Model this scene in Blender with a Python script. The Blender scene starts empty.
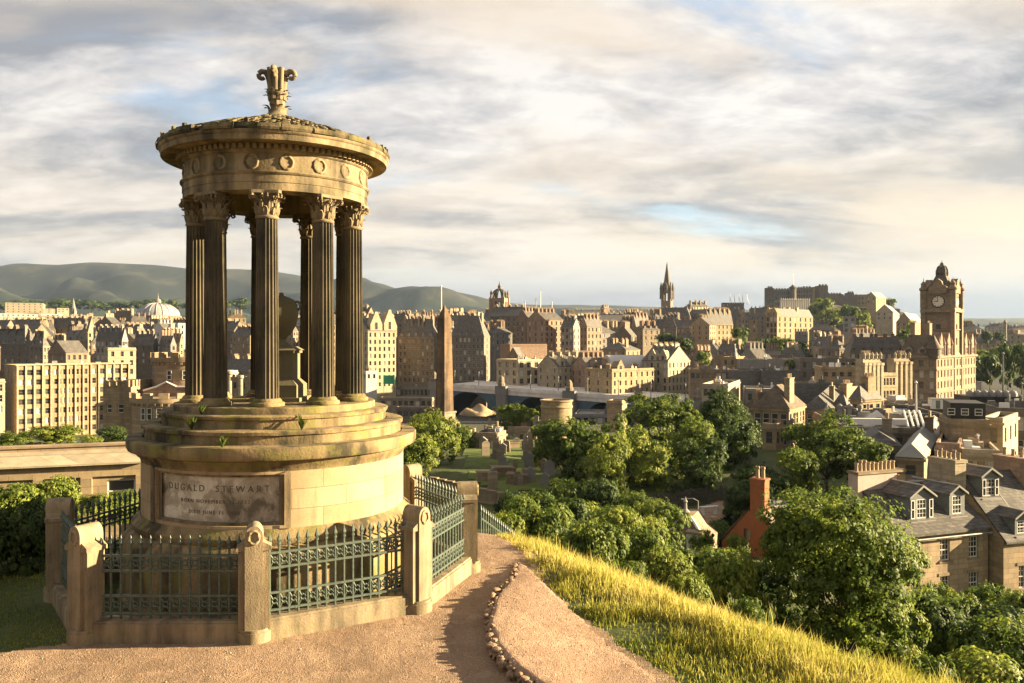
import bpy, math, random
import numpy as np
from mathutils import Vector, Matrix
R = math.radians
PI = math.pi
random.seed(7)
rng = np.random.default_rng(7)
C = bpy.context.scene
COL = C.collection

# ------------------------------------------------------------------ camera
EYE = 3.95          # metres above the monument terrace
F = 830.0           # focal length in pixels of a 1024 px wide picture
HOR = 341.5
cam = bpy.data.objects.new('camera', bpy.data.cameras.new('camera'))
COL.objects.link(cam)
cam.location = (0, 0, EYE)
cam.rotation_euler = (PI/2, 0, 0)
cam.data.sensor_width = 36
cam.data.lens = 36*F/1024
cam.data.clip_start = 0.1
cam.data.clip_end = 60000
C.camera = cam

# ------------------------------------------------------------------ light
SUN_AZ = R(4)        # direction towards the sun measured from +x (right of the picture)
SUN_EL = R(14)
sd = Vector((math.cos(SUN_AZ)*math.cos(SUN_EL), math.sin(SUN_AZ)*math.cos(SUN_EL), math.sin(SUN_EL)))
sun = bpy.data.objects.new('sun', bpy.data.lights.new('sun', 'SUN'))
COL.objects.link(sun)
sun.rotation_euler = (-sd).to_track_quat('-Z', 'Y').to_euler()
sun.data.energy = 5.0
sun.data.angle = R(0.6)
sun.data.color = (1.0, 0.79, 0.475)
C.view_settings.view_transform = 'Standard'
C.view_settings.look = 'None'
C.view_settings.exposure = 2.62
C.view_settings.gamma = 1
C.cycles.max_bounces = 6
C.cycles.diffuse_bounces = 3
C.cycles.glossy_bounces = 2
C.cycles.transmission_bounces = 3
C.cycles.volume_bounces = 0
C.cycles.transparent_max_bounces = 4
C.cycles.caustics_reflective = False
C.cycles.caustics_refractive = False
C.cycles.sample_clamp_indirect = 4

W = bpy.data.worlds.new('World')
C.world = W
W.use_nodes = True
def build_world():
    nt = W.node_tree; N = nt.nodes; L = nt.links
    N.clear()
    def nd(t, **k):
        n = N.new(t)
        for a, b in k.items(): setattr(n, a, b)
        return n
    def math_(op, a, b=None, clamp=False):
        n = nd('ShaderNodeMath', operation=op, use_clamp=clamp)
        for i, v in enumerate((a, b)):
            if v is None: continue
            if isinstance(v, (int, float)): n.inputs[i].default_value = v
            else: L.new(v, n.inputs[i])
        return n.outputs[0]
    def ramp(fac, stops):
        n = nd('ShaderNodeValToRGB'); e = n.color_ramp.elements
        while len(e) < len(stops): e.new(0.5)
        for q, (p, c) in zip(e, stops):
            q.position = p; q.color = (c, c, c, 1) if isinstance(c, (int, float)) else tuple(c)+(1,)
        L.new(fac, n.inputs[0]); return n.outputs[0]
    def mix(fac, a, b):
        n = nd('ShaderNodeMix', data_type='RGBA')
        for i, v in ((0, fac), (6, a), (7, b)):
            if isinstance(v, (int, float)): n.inputs[i].default_value = v
            elif isinstance(v, tuple): n.inputs[i].default_value = v+(1,)
            else: L.new(v, n.inputs[i])
        return n.outputs[2]
    tc = nd('ShaderNodeTexCoord')
    sep = nd('ShaderNodeSeparateXYZ'); L.new(tc.outputs['Generated'], sep.inputs[0])
    x, y, z = sep.outputs
    zc = math_('MAXIMUM', z, 0.0)
    den = math_('ADD', zc, 0.24)
    u = math_('DIVIDE', x, den); v = math_('DIVIDE', y, den)
    comb = nd('ShaderNodeCombineXYZ'); L.new(u, comb.inputs[0]); L.new(v, comb.inputs[1])
    def noise(sx, sy, scale, det, rough, off=(0, 0, 0), dist=0.0):
        mp = nd('ShaderNodeMapping'); L.new(comb.outputs[0], mp.inputs[0])
        mp.inputs['Scale'].default_value = (sx, sy, 1); mp.inputs['Location'].default_value = off
        mp.inputs['Rotation'].default_value = (0, 0, R(-8))
        n = nd('ShaderNodeTexNoise'); L.new(mp.outputs[0], n.inputs['Vector'])
        n.inputs['Scale'].default_value = scale; n.inputs['Detail'].default_value = det
        n.inputs['Roughness'].default_value = rough; n.inputs['Distortion'].default_value = dist
        return n.outputs[0]
    sky = nd('ShaderNodeTexSky', sky_type='NISHITA'); sky.sun_disc = False
    sky.sun_elevation = SUN_EL; sky.sun_rotation = PI/2 - SUN_AZ
    sky.altitude = 100; sky.dust_density = 1.0; sky.ozone_density = 1.5
    bsky = nd('ShaderNodeBackground'); L.new(sky.outputs[0], bsky.inputs[0]); bsky.inputs[1].default_value = SKY_STRENGTH
    # clouds: a broad stratocumulus sheet with a few blue gaps, lit cream underneath where it is thin
    cover = noise(0.62, 1.0, 1.45, 9, 0.54, (1.1, 12.4, 0), 0.4)
    streak = noise(0.50, 1.15, 1.5, 10, 0.53, (7.3, 0.9, 0), 0.7)
    warm = noise(0.45, 0.9, 1.2, 7, 0.52, (11.0, 5.2, 0), 0.5)
    fine = noise(0.75, 1.25, 4.2, 9, 0.60, (1.2, 9.1, 0), 0.6)
    dens = math_('ADD', math_('MULTIPLY', cover, 0.72), math_('MULTIPLY', fine, 0.28))
    alpha = ramp(dens, ((0.36, 0.48), (0.425, 0.90), (0.46, 0.98)))
    puff = noise(0.9, 1.2, 9.0, 8, 0.6, (5.0, 3.3, 0), 0.25)
    shade = math_('ADD', math_('MULTIPLY', streak, 0.54), math_('ADD', math_('MULTIPLY', fine, 0.28), math_('MULTIPLY', puff, 0.18)))
    body = ramp(shade, ((0.435, (0.31, 0.315, 0.345)), (0.47, (0.41, 0.41, 0.43)), (0.505, (0.56, 0.54, 0.54)), (0.54, (0.69, 0.655, 0.635)), (0.585, (0.86, 0.82, 0.77))))
    wfac = ramp(warm, ((0.48, 0.0), (0.60, 0.80)))
    body = mix(wfac, body, (0.80, 0.655, 0.50))
    low = ramp(z, ((0.0, 1.0), (0.04, 0.95), (0.07, 0.45), (0.105, 0.0)))
    lowc = ramp(z, ((0.0, (0.40, 0.44, 0.49)), (0.025, (0.28, 0.305, 0.35)), (0.06, (0.37, 0.375, 0.40)), (0.12, (0.56, 0.52, 0.50))))
    jag = math_('ADD', low, math_('MULTIPLY', math_('SUBTRACT', shade, 0.5), 2.2), True)
    jag = math_('MULTIPLY', jag, ramp(z, ((0.07, 1.0), (0.13, 0.0))))
    right = ramp(x, ((0.0, 0.5), (0.45, 1.0)))
    shelf = ramp(z, ((0.05, 0.0), (0.09, 1.0), (0.15, 0.85), (0.24, 0.0)))
    sh2 = math_('MULTIPLY', math_('MULTIPLY', shelf, ramp(streak, ((0.40, 0.1), (0.52, 0.95)))), right)
    body = mix(sh2, body, (0.86, 0.70, 0.50))
    body = mix(jag, body, lowc)
    bcl = nd('ShaderNodeBackground'); L.new(body, bcl.inputs[0]); bcl.inputs[1].default_value = CLOUD_STRENGTH
    a2 = math_('MAXIMUM', math_('MAXIMUM', alpha, jag), ramp(z, ((0.07, 1.0), (0.15, 0.0))))
    ms = nd('ShaderNodeMixShader'); L.new(a2, ms.inputs[0]); L.new(bsky.outputs[0], ms.inputs[1]); L.new(bcl.outputs[0], ms.inputs[2])
    out = nd('ShaderNodeOutputWorld'); L.new(ms.outputs[0], out.inputs[0])
SKY_STRENGTH = 0.05
CLOUD_STRENGTH = 0.186
build_world()

# ------------------------------------------------------------------ helpers
def tag(o, label=None, cat=None, group=None, kind=None):
    if label: o['label'] = label
    if cat: o['category'] = cat
    if group: o['group'] = group
    if kind: o['kind'] = kind
    return o
def empty(name, loc=(0, 0, 0), rz=0):
    o = bpy.data.objects.new(name, None); COL.objects.link(o)
    o.location = loc; o.rotation_euler = (0, 0, rz); o.empty_display_size = 0.2
    return o
def thing(name, label, cat, loc=(0, 0, 0), rz=0, group=None):
    return tag(empty(name, loc, rz), label, cat, group)
def children_of(o):
    return CH.get(o.name, [])
CH = {}
def adopt(o, parent):
    if parent is not None:
        o.parent = parent
        CH.setdefault(parent.name, []).append(o)
    return o
def inst(name, mesh, parent=None, loc=(0, 0, 0), rot=(0, 0, 0), scale=None):
    o = bpy.data.objects.new(name, mesh); COL.objects.link(o)
    o.location = loc; o.rotation_euler = rot
    if scale is not None: o.scale = scale if hasattr(scale, '__len__') else (scale,)*3
    return adopt(o, parent)

def np_mesh(name, V, Fc, mat=None, tint=None, smooth=False):
    """vertices (n,3), faces (m,k) with one k, as arrays"""
    me = bpy.data.meshes.new(name)
    V = np.asarray(V, np.float32); Fc = np.asarray(Fc, np.int32)
    n, k = Fc.shape
    me.vertices.add(len(V)); me.vertices.foreach_set('co', V.ravel())
    me.loops.add(n*k); me.loops.foreach_set('vertex_index', Fc.ravel())
    me.polygons.add(n)
    me.polygons.foreach_set('loop_start', np.arange(0, n*k, k, dtype=np.int32))
    me.polygons.foreach_set('loop_total', np.full(n, k, np.int32))
    if smooth: me.polygons.foreach_set('use_smooth', np.ones(n, bool))
    me.update(calc_edges=True)
    if tint is not None:
        at = me.attributes.new('tint', 'FLOAT', 'POINT'); at.data.foreach_set('value', np.asarray(tint, np.float32))
    if mat: me.materials.append(mat)
    return me

class MB:
    def __init__(s): s.v = []; s.f = []; s.m = []
    def add(s, vs, fs, m=0):
        b = len(s.v); s.v += [tuple(p) for p in vs]
        for f in fs: s.f.append(tuple(i+b for i in f)); s.m.append(m)
        return s
    def quad(s, a, b, c, d, m=0): return s.add((a, b, c, d), ((0, 1, 2, 3),), m)
    def box(s, x0, x1, y0, y1, z0, z1, m=0, M=None):
        vs = [Vector((x, y, z)) for z in (z0, z1) for y in (y0, y1) for x in (x0, x1)]
        if M is not None: vs = [M @ p for p in vs]
        return s.add(vs, ((0, 2, 3, 1), (4, 5, 7, 6), (0, 1, 5, 4), (2, 6, 7, 3), (0, 4, 6, 2), (1, 3, 7, 5)), m)
    def frustum(s, cx, cy, z0, z1, a0, b0, a1, b1, m=0, M=None):
        vs = [Vector((cx+sx*a0, cy+sy*b0, z0)) for sy in (-1, 1) for sx in (-1, 1)] + [Vector((cx+sx*a1, cy+sy*b1, z1)) for sy in (-1, 1) for sx in (-1, 1)]
        if M is not None: vs = [M @ p for p in vs]
        return s.add(vs, ((0, 2, 3, 1), (4, 5, 7, 6), (0, 1, 5, 4), (2, 6, 7, 3), (0, 4, 6, 2), (1, 3, 7, 5)), m)
    def lathe(s, prof, n=32, cx=0, cy=0, m=0, M=None, cap=True, arc=(0, 2*PI)):
        full = abs(arc[1]-arc[0]-2*PI) < 1e-6
        cols = n if full else n+1
        vs = []
        for r, z in prof:
            for i in range(cols):
                t = arc[0]+(arc[1]-arc[0])*i/n
                p = Vector((cx+r*math.cos(t), cy+r*math.sin(t), z))
                vs.append(M @ p if M is not None else p)
        fs = []
        for j in range(len(prof)-1):
            for i in range(n):
                a = j*cols+i; b = j*cols+(i+1) % cols if full else j*cols+i+1
                fs.append((a, b, b+cols, a+cols))
        if cap and full:
            fs.append(tuple(range(cols-1, -1, -1)))
            fs.append(tuple((len(prof)-1)*cols+i for i in range(cols)))
        return s.add(vs, fs, m)
    def tube(s, pts, rad, n=8, m=0):
        pts = [Vector(p) for p in pts]
        if not hasattr(rad, '__len__'): rad = [rad]*len(pts)
        vs = []
        for i, p in enumerate(pts):
            t = (pts[min(i+1, len(pts)-1)]-pts[max(i-1, 0)]).normalized()
            a = Vector((0, 0, 1)) if abs(t.z) < 0.9 else Vector((1, 0, 0))
            e1 = t.cross(a).normalized(); e2 = t.cross(e1)
            for k in range(n):
                an = 2*PI*k/n
                vs.append(p+(e1*math.cos(an)+e2*math.sin(an))*rad[i])
        fs = []
        for i in range(len(pts)-1):
            for k in range(n):
                a = i*n+k; b = i*n+(k+1) % n
                fs.append((a, a+n, b+n, b))
        fs.append(tuple(range(n))); fs.append(tuple((len(pts)-1)*n+k for k in range(n-1, -1, -1)))
        return s.add(vs, fs, m)
    def prism(s, poly, axis, t0, t1, m=0, M=None):
        """polygon of 2-D points extruded along an axis: 'x' uses (y,z), 'y' uses (x,z), 'z' uses (x,y)"""
        def P(a, b, t): return Vector({'x': (t, a, b), 'y': (a, t, b), 'z': (a, b, t)}[axis])
        n = len(poly)
        vs = [P(a, b, t0) for a, b in poly]+[P(a, b, t1) for a, b in poly]
        if M is not None: vs = [M @ p for p in vs]
        fs = [tuple(range(n)), tuple(range(2*n-1, n-1, -1))]+[(i, (i+1) % n+0, (i+1) % n+n, i+n) for i in range(n)]
        return s.add(vs, fs, m)
    def mesh(s, name, mats, smooth=None):
        me = bpy.data.meshes.new(name)
        me.from_pydata(s.v, [], s.f)
        for m in (mats if isinstance(mats, (list, tuple)) else [mats]): me.materials.append(m)
        if any(s.m): me.polygons.foreach_set('material_index', s.m)
        me.update()
        fix_normals(me)
        if smooth is not None:
            me.polygons.foreach_set('use_smooth', [True]*len(s.f))
            me.set_sharp_from_angle(angle=R(smooth))
        return me
    def obj(s, name, mats, parent=None, smooth=None, loc=(0, 0, 0), rot=(0, 0, 0)):
        return inst(name, s.mesh(name, mats, smooth), parent, loc, rot)
import bmesh
def fix_normals(me):
    bm = bmesh.new(); bm.from_mesh(me)
    bmesh.ops.recalc_face_normals(bm, faces=bm.faces)
    bm.to_mesh(me); bm.free()

# ------------------------------------------------------------------ materials
class NT:
    def __init__(s, name):
        s.mat = bpy.data.materials.new(name); s.mat.use_nodes = True
        s.nt = s.mat.node_tree; s.nt.nodes.clear()
        s.out = s.n('ShaderNodeOutputMaterial')
        s.bsdf = s.n('ShaderNodeBsdfPrincipled'); s.link(s.bsdf.outputs[0], s.out.inputs[0])
        s.bsdf.inputs['Specular IOR Level'].default_value = 0.25
    def n(s, t, **k):
        x = s.nt.nodes.new(t)
        for a, b in k.items(): setattr(x, a, b)
        return x
    def link(s, a, b): s.nt.links.new(a, b)
    def put(s, sock, v):
        if isinstance(v, (int, float)): sock.default_value = v
        elif isinstance(v, tuple): sock.default_value = (v+(1,) if len(v) == 3 else v) if sock.type == 'RGBA' else v[:3]
        else: s.link(v, sock)
    def math(s, op, a, b=None, clamp=False):
        x = s.n('ShaderNodeMath', operation=op, use_clamp=clamp); s.put(x.inputs[0], a)
        if b is not None: s.put(x.inputs[1], b)
        return x.outputs[0]
    def mix(s, fac, a, b, mode='MIX'):
        x = s.n('ShaderNodeMix', data_type='RGBA', blend_type=mode)
        s.put(x.inputs[0], fac); s.put(x.inputs[6], a); s.put(x.inputs[7], b); return x.outputs[2]
    def ramp(s, fac, stops):
        x = s.n('ShaderNodeValToRGB'); e = x.color_ramp.elements
        while len(e) < len(stops): e.new(0.5)
        for q, (p, c) in zip(e, stops):
            q.position = p; q.color = (c, c, c, 1) if isinstance(c, (int, float)) else tuple(c)+(1,)
        s.put(x.inputs[0], fac); return x.outputs[0]
    def coord(s, kind='Object'): return s.n('ShaderNodeTexCoord').outputs[kind]
    def world(s): return s.n('ShaderNodeNewGeometry').outputs['Position']
    def mapping(s, vec, scale=(1, 1, 1), loc=(0, 0, 0), rot=(0, 0, 0)):
        x = s.n('ShaderNodeMapping'); s.put(x.inputs[0], vec)
        x.inputs['Scale'].default_value = scale; x.inputs['Location'].default_value = loc; x.inputs['Rotation'].default_value = rot
        return x.outputs[0]
    def noise(s, vec, scale, det=5, rough=0.55, dist=0.0):
        x = s.n('ShaderNodeTexNoise'); s.put(x.inputs['Vector'], vec)
        x.inputs['Scale'].default_value = scale; x.inputs['Detail'].default_value = det
        x.inputs['Roughness'].default_value = rough; x.inputs['Distortion'].default_value = dist
        return x.outputs[0]
    def bump(s, h, strength=0.4, dist=0.05):
        x = s.n('ShaderNodeBump'); s.put(x.inputs['Height'], h)
        x.inputs['Strength'].default_value = strength; x.inputs['Distance'].default_value = dist
        s.link(x.outputs[0], s.bsdf.inputs['Normal'])
    def done(s, col, rough=0.85, metal=0.0):
        s.put(s.bsdf.inputs['Base Color'], col); s.put(s.bsdf.inputs['Roughness'], rough); s.put(s.bsdf.inputs['Metallic'], metal)
        return s.mat
    def scale_col(s, col, fac):
        x = s.n('ShaderNodeVectorMath', operation='SCALE'); s.put(x.inputs[0], col); s.put(x.inputs['Scale'], fac); return x.outputs[0]
    def sepxyz(s, vec):
        x = s.n('ShaderNodeSeparateXYZ'); s.put(x.inputs[0], vec); return x.outputs
    def comb(s, x, y, z):
        q = s.n('ShaderNodeCombineXYZ')
        for i, v in enumerate((x, y, z)): s.put(q.inputs[i], v)
        return q.outputs[0]

def stone_mat(name, col, dark=(0.06, 0.05, 0.038), soot=0.35, scale=1.0, bump=0.5, green=0.0, random_=0.0):
    """weathered sandstone: large soot stains, rain streaks, grain"""
    col = tuple(c*0.66 for c in col); dark = tuple(c*0.6 for c in dark)
    t = NT(name); p = t.coord()
    big = t.noise(p, 0.9*scale, 6, 0.6, 0.4)
    streak = t.noise(t.mapping(p, (3.2*scale, 3.2*scale, 0.45*scale)), 1.0, 5, 0.6)
    grain = t.noise(p, 22*scale, 4, 0.65)
    lo = tuple(c*0.72 for c in col); hi = tuple(min(1, c*1.18) for c in col)
    c = t.ramp(t.math('ADD', t.math('MULTIPLY', big, 0.6), t.math('MULTIPLY', grain, 0.4)), ((0.3, lo), (0.5, col), (0.7, hi)))
    s = t.math('ADD', t.math('MULTIPLY', big, 0.5), t.math('MULTIPLY', streak, 0.5))
    sf = t.ramp(s, ((0.60-0.3*soot, 0.0), (0.78-0.3*soot, min(1.0, 0.35+soot))))
    c = t.mix(sf, c, dark)
    if green:
        g = t.ramp(t.noise(p, 2.6*scale, 5, 0.6), ((0.5, 0.0), (0.68, green)))
        c = t.mix(g, c, (0.16, 0.15, 0.035))
    if random_:
        ob = t.n('ShaderNodeObjectInfo')
        c = t.scale_col(c, t.math('ADD', t.math('MULTIPLY', ob.outputs['Random'], random_), 1-random_/2))
    if bump: t.bump(t.math('ADD', t.math('MULTIPLY', grain, 0.6), t.math('MULTIPLY', big, 1.2)), bump, 0.02)
    return t.done(c, 0.9)
def plain_mat(name, col, rough=0.7, metal=0.0, var=0.15, scale=8.0, spec=0.3):
    t = NT(name); p = t.coord()
    n = t.noise(p, scale, 5, 0.6)
    c = t.ramp(n, ((0.3, tuple(x*(1-var) for x in col)), (0.7, tuple(min(1, x*(1+var)) for x in col))))
    t.bsdf.inputs['Specular IOR Level'].default_value = spec
    return t.done(c, rough, metal)
M = {}
M['mon'] = stone_mat('monument_stone', (0.48, 0.355, 0.205), (0.085, 0.070, 0.045), 0.60, 1.0, 0.6, 0.15)  # soot is grime, thickened to deepen the shade on the entablature
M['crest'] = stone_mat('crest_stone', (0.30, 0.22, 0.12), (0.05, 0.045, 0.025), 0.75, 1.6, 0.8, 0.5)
M['step'] = stone_mat('step_stone', (0.40, 0.285, 0.145), (0.06, 0.052, 0.03), 0.62, 1.1, 0.9, 0.8)  # mossy grime, with extra soot standing in for shade on the plinth
M['column'] = stone_mat('column_stone', (0.22, 0.175, 0.11), (0.055, 0.05, 0.036), 0.7, 1.0, 0.4, 0.25)  # soot partly grime, partly shade put into the column colour
M['capital'] = stone_mat('capital_stone', (0.30, 0.23, 0.14), (0.05, 0.043, 0.03), 0.4, 2.0, 0.4, 0.1)
M['urn'] = stone_mat('urn_stone', (0.24, 0.20, 0.12), (0.06, 0.05, 0.035), 0.2, 1.0, 0.3, 0.3)
M['post'] = stone_mat('fence_post_stone', (0.40, 0.31, 0.195), (0.10, 0.085, 0.06), 0.5, 1.6, 0.6, 0.25)
M['panel'] = None
M['iron'] = plain_mat('railing_paint', (0.062, 0.082, 0.064), 0.5, 0.0, 0.35, 30, 0.4)
M['iron_dark'] = plain_mat('dark_iron', (0.02, 0.022, 0.02), 0.55, 0.0, 0.3, 20)
def drum_mat():
    t = NT('drum_ashlar'); p = t.coord()
    x, y, z = t.sepxyz(p)
    ang = t.math('MULTIPLY', t.math('ARCTAN2', y, x), 2.15)
    vec = t.comb(ang, t.math('SUBTRACT', z, 1.27), 0.0)
    b = t.n('ShaderNodeTexBrick'); t.put(b.inputs['Vector'], vec)
    b.inputs['Color1'].default_value = (0.27, 0.18, 0.097, 1); b.inputs['Color2'].default_value = (0.42, 0.31, 0.18, 1)
    b.inputs['Mortar'].default_value = (0.10, 0.07, 0.04, 1)
    b.inputs['Scale'].default_value = 1.0; b.inputs['Mortar Size'].default_value = 0.006; b.inputs['Mortar Smooth'].default_value = 0.3
    b.inputs['Brick Width'].default_value = 0.86; b.inputs['Row Height'].default_value = 0.283; b.inputs['Bias'].default_value = 0.1
    b.offset = 0.45
    big = t.noise(p, 1.4, 6, 0.6, 0.4); grain = t.noise(p, 26, 4, 0.65)
    c = t.mix(0.5, b.outputs[0], t.ramp(big, ((0.3, (0.21, 0.145, 0.078)), (0.7, (0.42, 0.315, 0.185)))))
    c = t.scale_col(c, t.math('ADD', t.math('MULTIPLY', grain, 0.4), 0.8))
    st = t.noise(t.mapping(p, (3.5, 3.5, 0.7)), 1.0, 5, 0.65)
    c = t.mix(t.ramp(st, ((0.52, 0.0), (0.74, 0.7))), c, (0.07, 0.052, 0.03))
    t.bump(t.math('SUBTRACT', t.math('MULTIPLY', grain, 0.25), b.outputs['Fac']), 0.5, 0.012)
    return t.done(c, 0.9)
M['drum'] = drum_mat()
def panel_mat():
    t = NT('inscription_stone'); p = t.coord()
    a = t.noise(t.mapping(p, (1, 1, 0.8)), 2.2, 7, 0.62, 0.5); g = t.noise(p, 20, 4, 0.6)
    c = t.ramp(a, ((0.38, (0.14, 0.112, 0.08)), (0.46, (0.32, 0.26, 0.185)), (0.52, (0.37, 0.31, 0.23)), (0.58, (0.56, 0.49, 0.39))))
    c = t.scale_col(c, t.math('ADD', t.math('MULTIPLY', g, 0.4), 0.8))
    t.bump(g, 0.25, 0.01)
    return t.done(c, 0.9)
M['panel'] = panel_mat()
M['letter'] = plain_mat('cut_letter', (0.15, 0.12, 0.085), 0.9, 0, 0.3, 6)
# ------------------------------------------------------------------ terrain
TERR = np.array([(9.5, -6), (9.5, 0), (6.0, 6.8), (5.0, 8.5), (4.1, 9.9), (2.62, 11.8), (0.84, 14.6), (-0.4, 16.9), (-3, 18.2), (-7, 17.8), (-10, 15), (-13, 5), (-13, -6)], float)
SP_S = [0, 1.5, 4, 18, 40, 60, 78, 96, 112, 150, 200, 250, 300, 380, 520, 800, 1100, 2000, 6000, 9600]
SP_Z = [0, -0.6, -2.2, -8.3, -13.2, -17.0, -17.0, -15.4, -14.9, -15.7, -18.3, -23, -27, -30, -31, -6, 4, 12, 14, -20]
def seg_dist(px, py, ring):
    px = np.asarray(px, float); py = np.asarray(py, float)
    best = np.full(px.shape, 1e18); inside = np.zeros(px.shape, bool)
    n = len(ring)
    for i in range(n):
        ax, ay = ring[i]; bx, by = ring[(i+1) % n]
        t = np.clip(((px-ax)*(bx-ax)+(py-ay)*(by-ay))/((bx-ax)**2+(by-ay)**2), 0, 1)
        best = np.minimum(best, np.hypot(px-ax-t*(bx-ax), py-ay-t*(by-ay)))
        cond = ((ay > py) != (by > py)) & (px < (bx-ax)*(py-ay)/(by-ay+1e-12)+ax)
        inside ^= cond
    return best, inside
def sstep(t): t = np.clip(t, 0, 1); return t*t*(3-2*t)
def vnoise(x, y, s, seed=0):
    """cheap smooth value noise for relief"""
    r = np.random.default_rng(seed); G = r.random((64, 64))
    X = np.asarray(x, float)/s+31.7; Y = np.asarray(y, float)/s+17.3
    i = np.floor(X).astype(int); j = np.floor(Y).astype(int); fx = sstep(X-i); fy = sstep(Y-j)
    g = lambda a, b: G[a % 64, b % 64]
    return (g(i, j)*(1-fx)+g(i+1, j)*fx)*(1-fy)+(g(i, j+1)*(1-fx)+g(i+1, j+1)*fx)*fy-0.5
def terrain(x, y):
    x = np.asarray(x, float); y = np.asarray(y, float)
    d, ins = seg_dist(x, y, TERR)
    s = np.where(ins, 0, d)
    z = np.interp(s, SP_S, SP_Z)
    z = z+np.where(ins | (s < 0.5), 0, np.minimum(s*0.06, 0.7))*vnoise(x, y, 6, 3)
    z = z+np.where(s > 30, np.minimum((s-30)*0.02, 1.5), 0)*vnoise(x, y, 45, 4)
    z = z+np.where(s > 600, np.minimum((s-600)*0.02, 24), 0)*vnoise(x, y, 900, 5)
    # the hill goes on rising behind and under the camera
    up = sstep((8.2-y)/9.0)*2.35
    z = z+np.where(ins, up, up*np.exp(-s/6))
    return z
def tz(x, y): return float(terrain(np.array([x]), np.array([y]))[0])
def at(px, py, d):
    return Vector(((px-512)/F*d, d, EYE+(HOR-py)/F*d))
def zat(py, d): return EYE+(HOR-py)/F*d
def xat(px, d): return (px-512)/F*d

def ground_mat():
    t = NT('ground'); p = t.world()
    ln = t.n('ShaderNodeVectorMath', operation='LENGTH'); t.put(ln.inputs[0], p); r = ln.outputs['Value']
    a = t.noise(p, 0.35, 6, 0.6); b = t.noise(p, 5.0, 5, 0.65); far = t.noise(p, 0.004, 6, 0.6)
    near = t.ramp(t.math('ADD', t.math('MULTIPLY', a, 0.5), t.math('MULTIPLY', b, 0.5)), ((0.35, (0.03, 0.042, 0.012)), (0.5, (0.055, 0.068, 0.018)), (0.65, (0.10, 0.09, 0.032))))
    town = t.ramp(t.noise(p, 0.02, 5, 0.7), ((0.4, (0.03, 0.032, 0.025)), (0.6, (0.065, 0.06, 0.048))))
    fields = t.ramp(far, ((0.38, (0.022, 0.034, 0.018)), (0.5, (0.035, 0.048, 0.022)), (0.6, (0.06, 0.066, 0.03))))
    c = t.mix(t.math('MULTIPLY', t.math('SUBTRACT', r, 150.0), 0.01, True), near, town)
    c = t.mix(t.math('MULTIPLY', t.math('SUBTRACT', r, 1500.0), 0.001, True), c, fields)
    t.bump(b, 0.6, 0.05)
    return t.done(c, 0.95)
M['ground'] = ground_mat()
def build_ground():
    rr = np.concatenate([[0.01], np.geomspace(0.6, 9600, 185)])
    an = np.concatenate([np.linspace(-65, 65, 300, endpoint=False), np.linspace(65, 295, 90, endpoint=False)])
    an = np.radians(90-an)
    A, Rr = np.meshgrid(an, rr)
    X = Rr*np.cos(A); Y = Rr*np.sin(A); Z = terrain(X, Y)
    n = len(an); m = len(rr)
    idx = np.arange(n*m).reshape(m, n); nx = np.roll(idx, -1, axis=1)
    F4 = np.stack([idx[:-1], idx[1:], nx[1:], nx[:-1]], -1).reshape(-1, 4)
    F4 = F4[:, ::-1]
    me = np_mesh('ground', np.stack([X, Y, Z], -1).reshape(-1, 3), F4, M['ground'], smooth=True)
    fix_normals(me)
    tag(inst('ground', me), kind='structure')
build_ground()

# gravel path on the terrace and the raised gravel patch with its stony edge
def gravel_mat(name, c1, c2, c3):
    t = NT(name); p = t.world()
    a = t.noise(p, 1.1, 6, 0.6, 0.3); b = t.noise(p, 34, 4, 0.7); v = t.n('ShaderNodeTexVoronoi'); t.put(v.inputs['Vector'], p); v.inputs['Scale'].default_value = 64
    c = t.ramp(t.math('ADD', t.math('MULTIPLY', a, 0.55), t.math('MULTIPLY', b, 0.45)), ((0.32, c1), (0.5, c2), (0.68, c3)))
    cell = t.sepxyz(v.outputs['Color'])[0]
    tr = t.noise(t.mapping(p, (0.55, 0.22, 1)), 1.6, 6, 0.62, 0.8)
    c = t.mix(t.ramp(tr, ((0.46, 0.0), (0.62, 0.55))), c, tuple(q*0.62 for q in c2))
    c = t.mix(t.ramp(t.noise(p, 2.3, 5, 0.6), ((0.55, 0.0), (0.68, 0.4))), c, tuple(min(1, q*1.15) for q in c3))
    c = t.scale_col(c, t.math('ADD', t.math('MULTIPLY', cell, 0.4), 0.8))
    big = t.noise(p, 6, 4, 0.6)
    t.bump(t.math('ADD', t.math('MULTIPLY', v.outputs['Distance'], -0.8), t.math('ADD', t.math('MULTIPLY', b, 0.8), t.math('MULTIPLY', big, 2.6))), 0.6, 0.03)
    return t.done(c, 0.95)
M['gravel'] = gravel_mat('gravel', (0.18, 0.115, 0.070), (0.265, 0.175, 0.11), (0.355, 0.25, 0.165))
M['gravel2'] = gravel_mat('raised_gravel', (0.225, 0.142, 0.088), (0.315, 0.205, 0.132), (0.41, 0.285, 0.195))
def inpoly(x, y, ring): return seg_dist(x, y, np.array(ring, float))[1]
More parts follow.
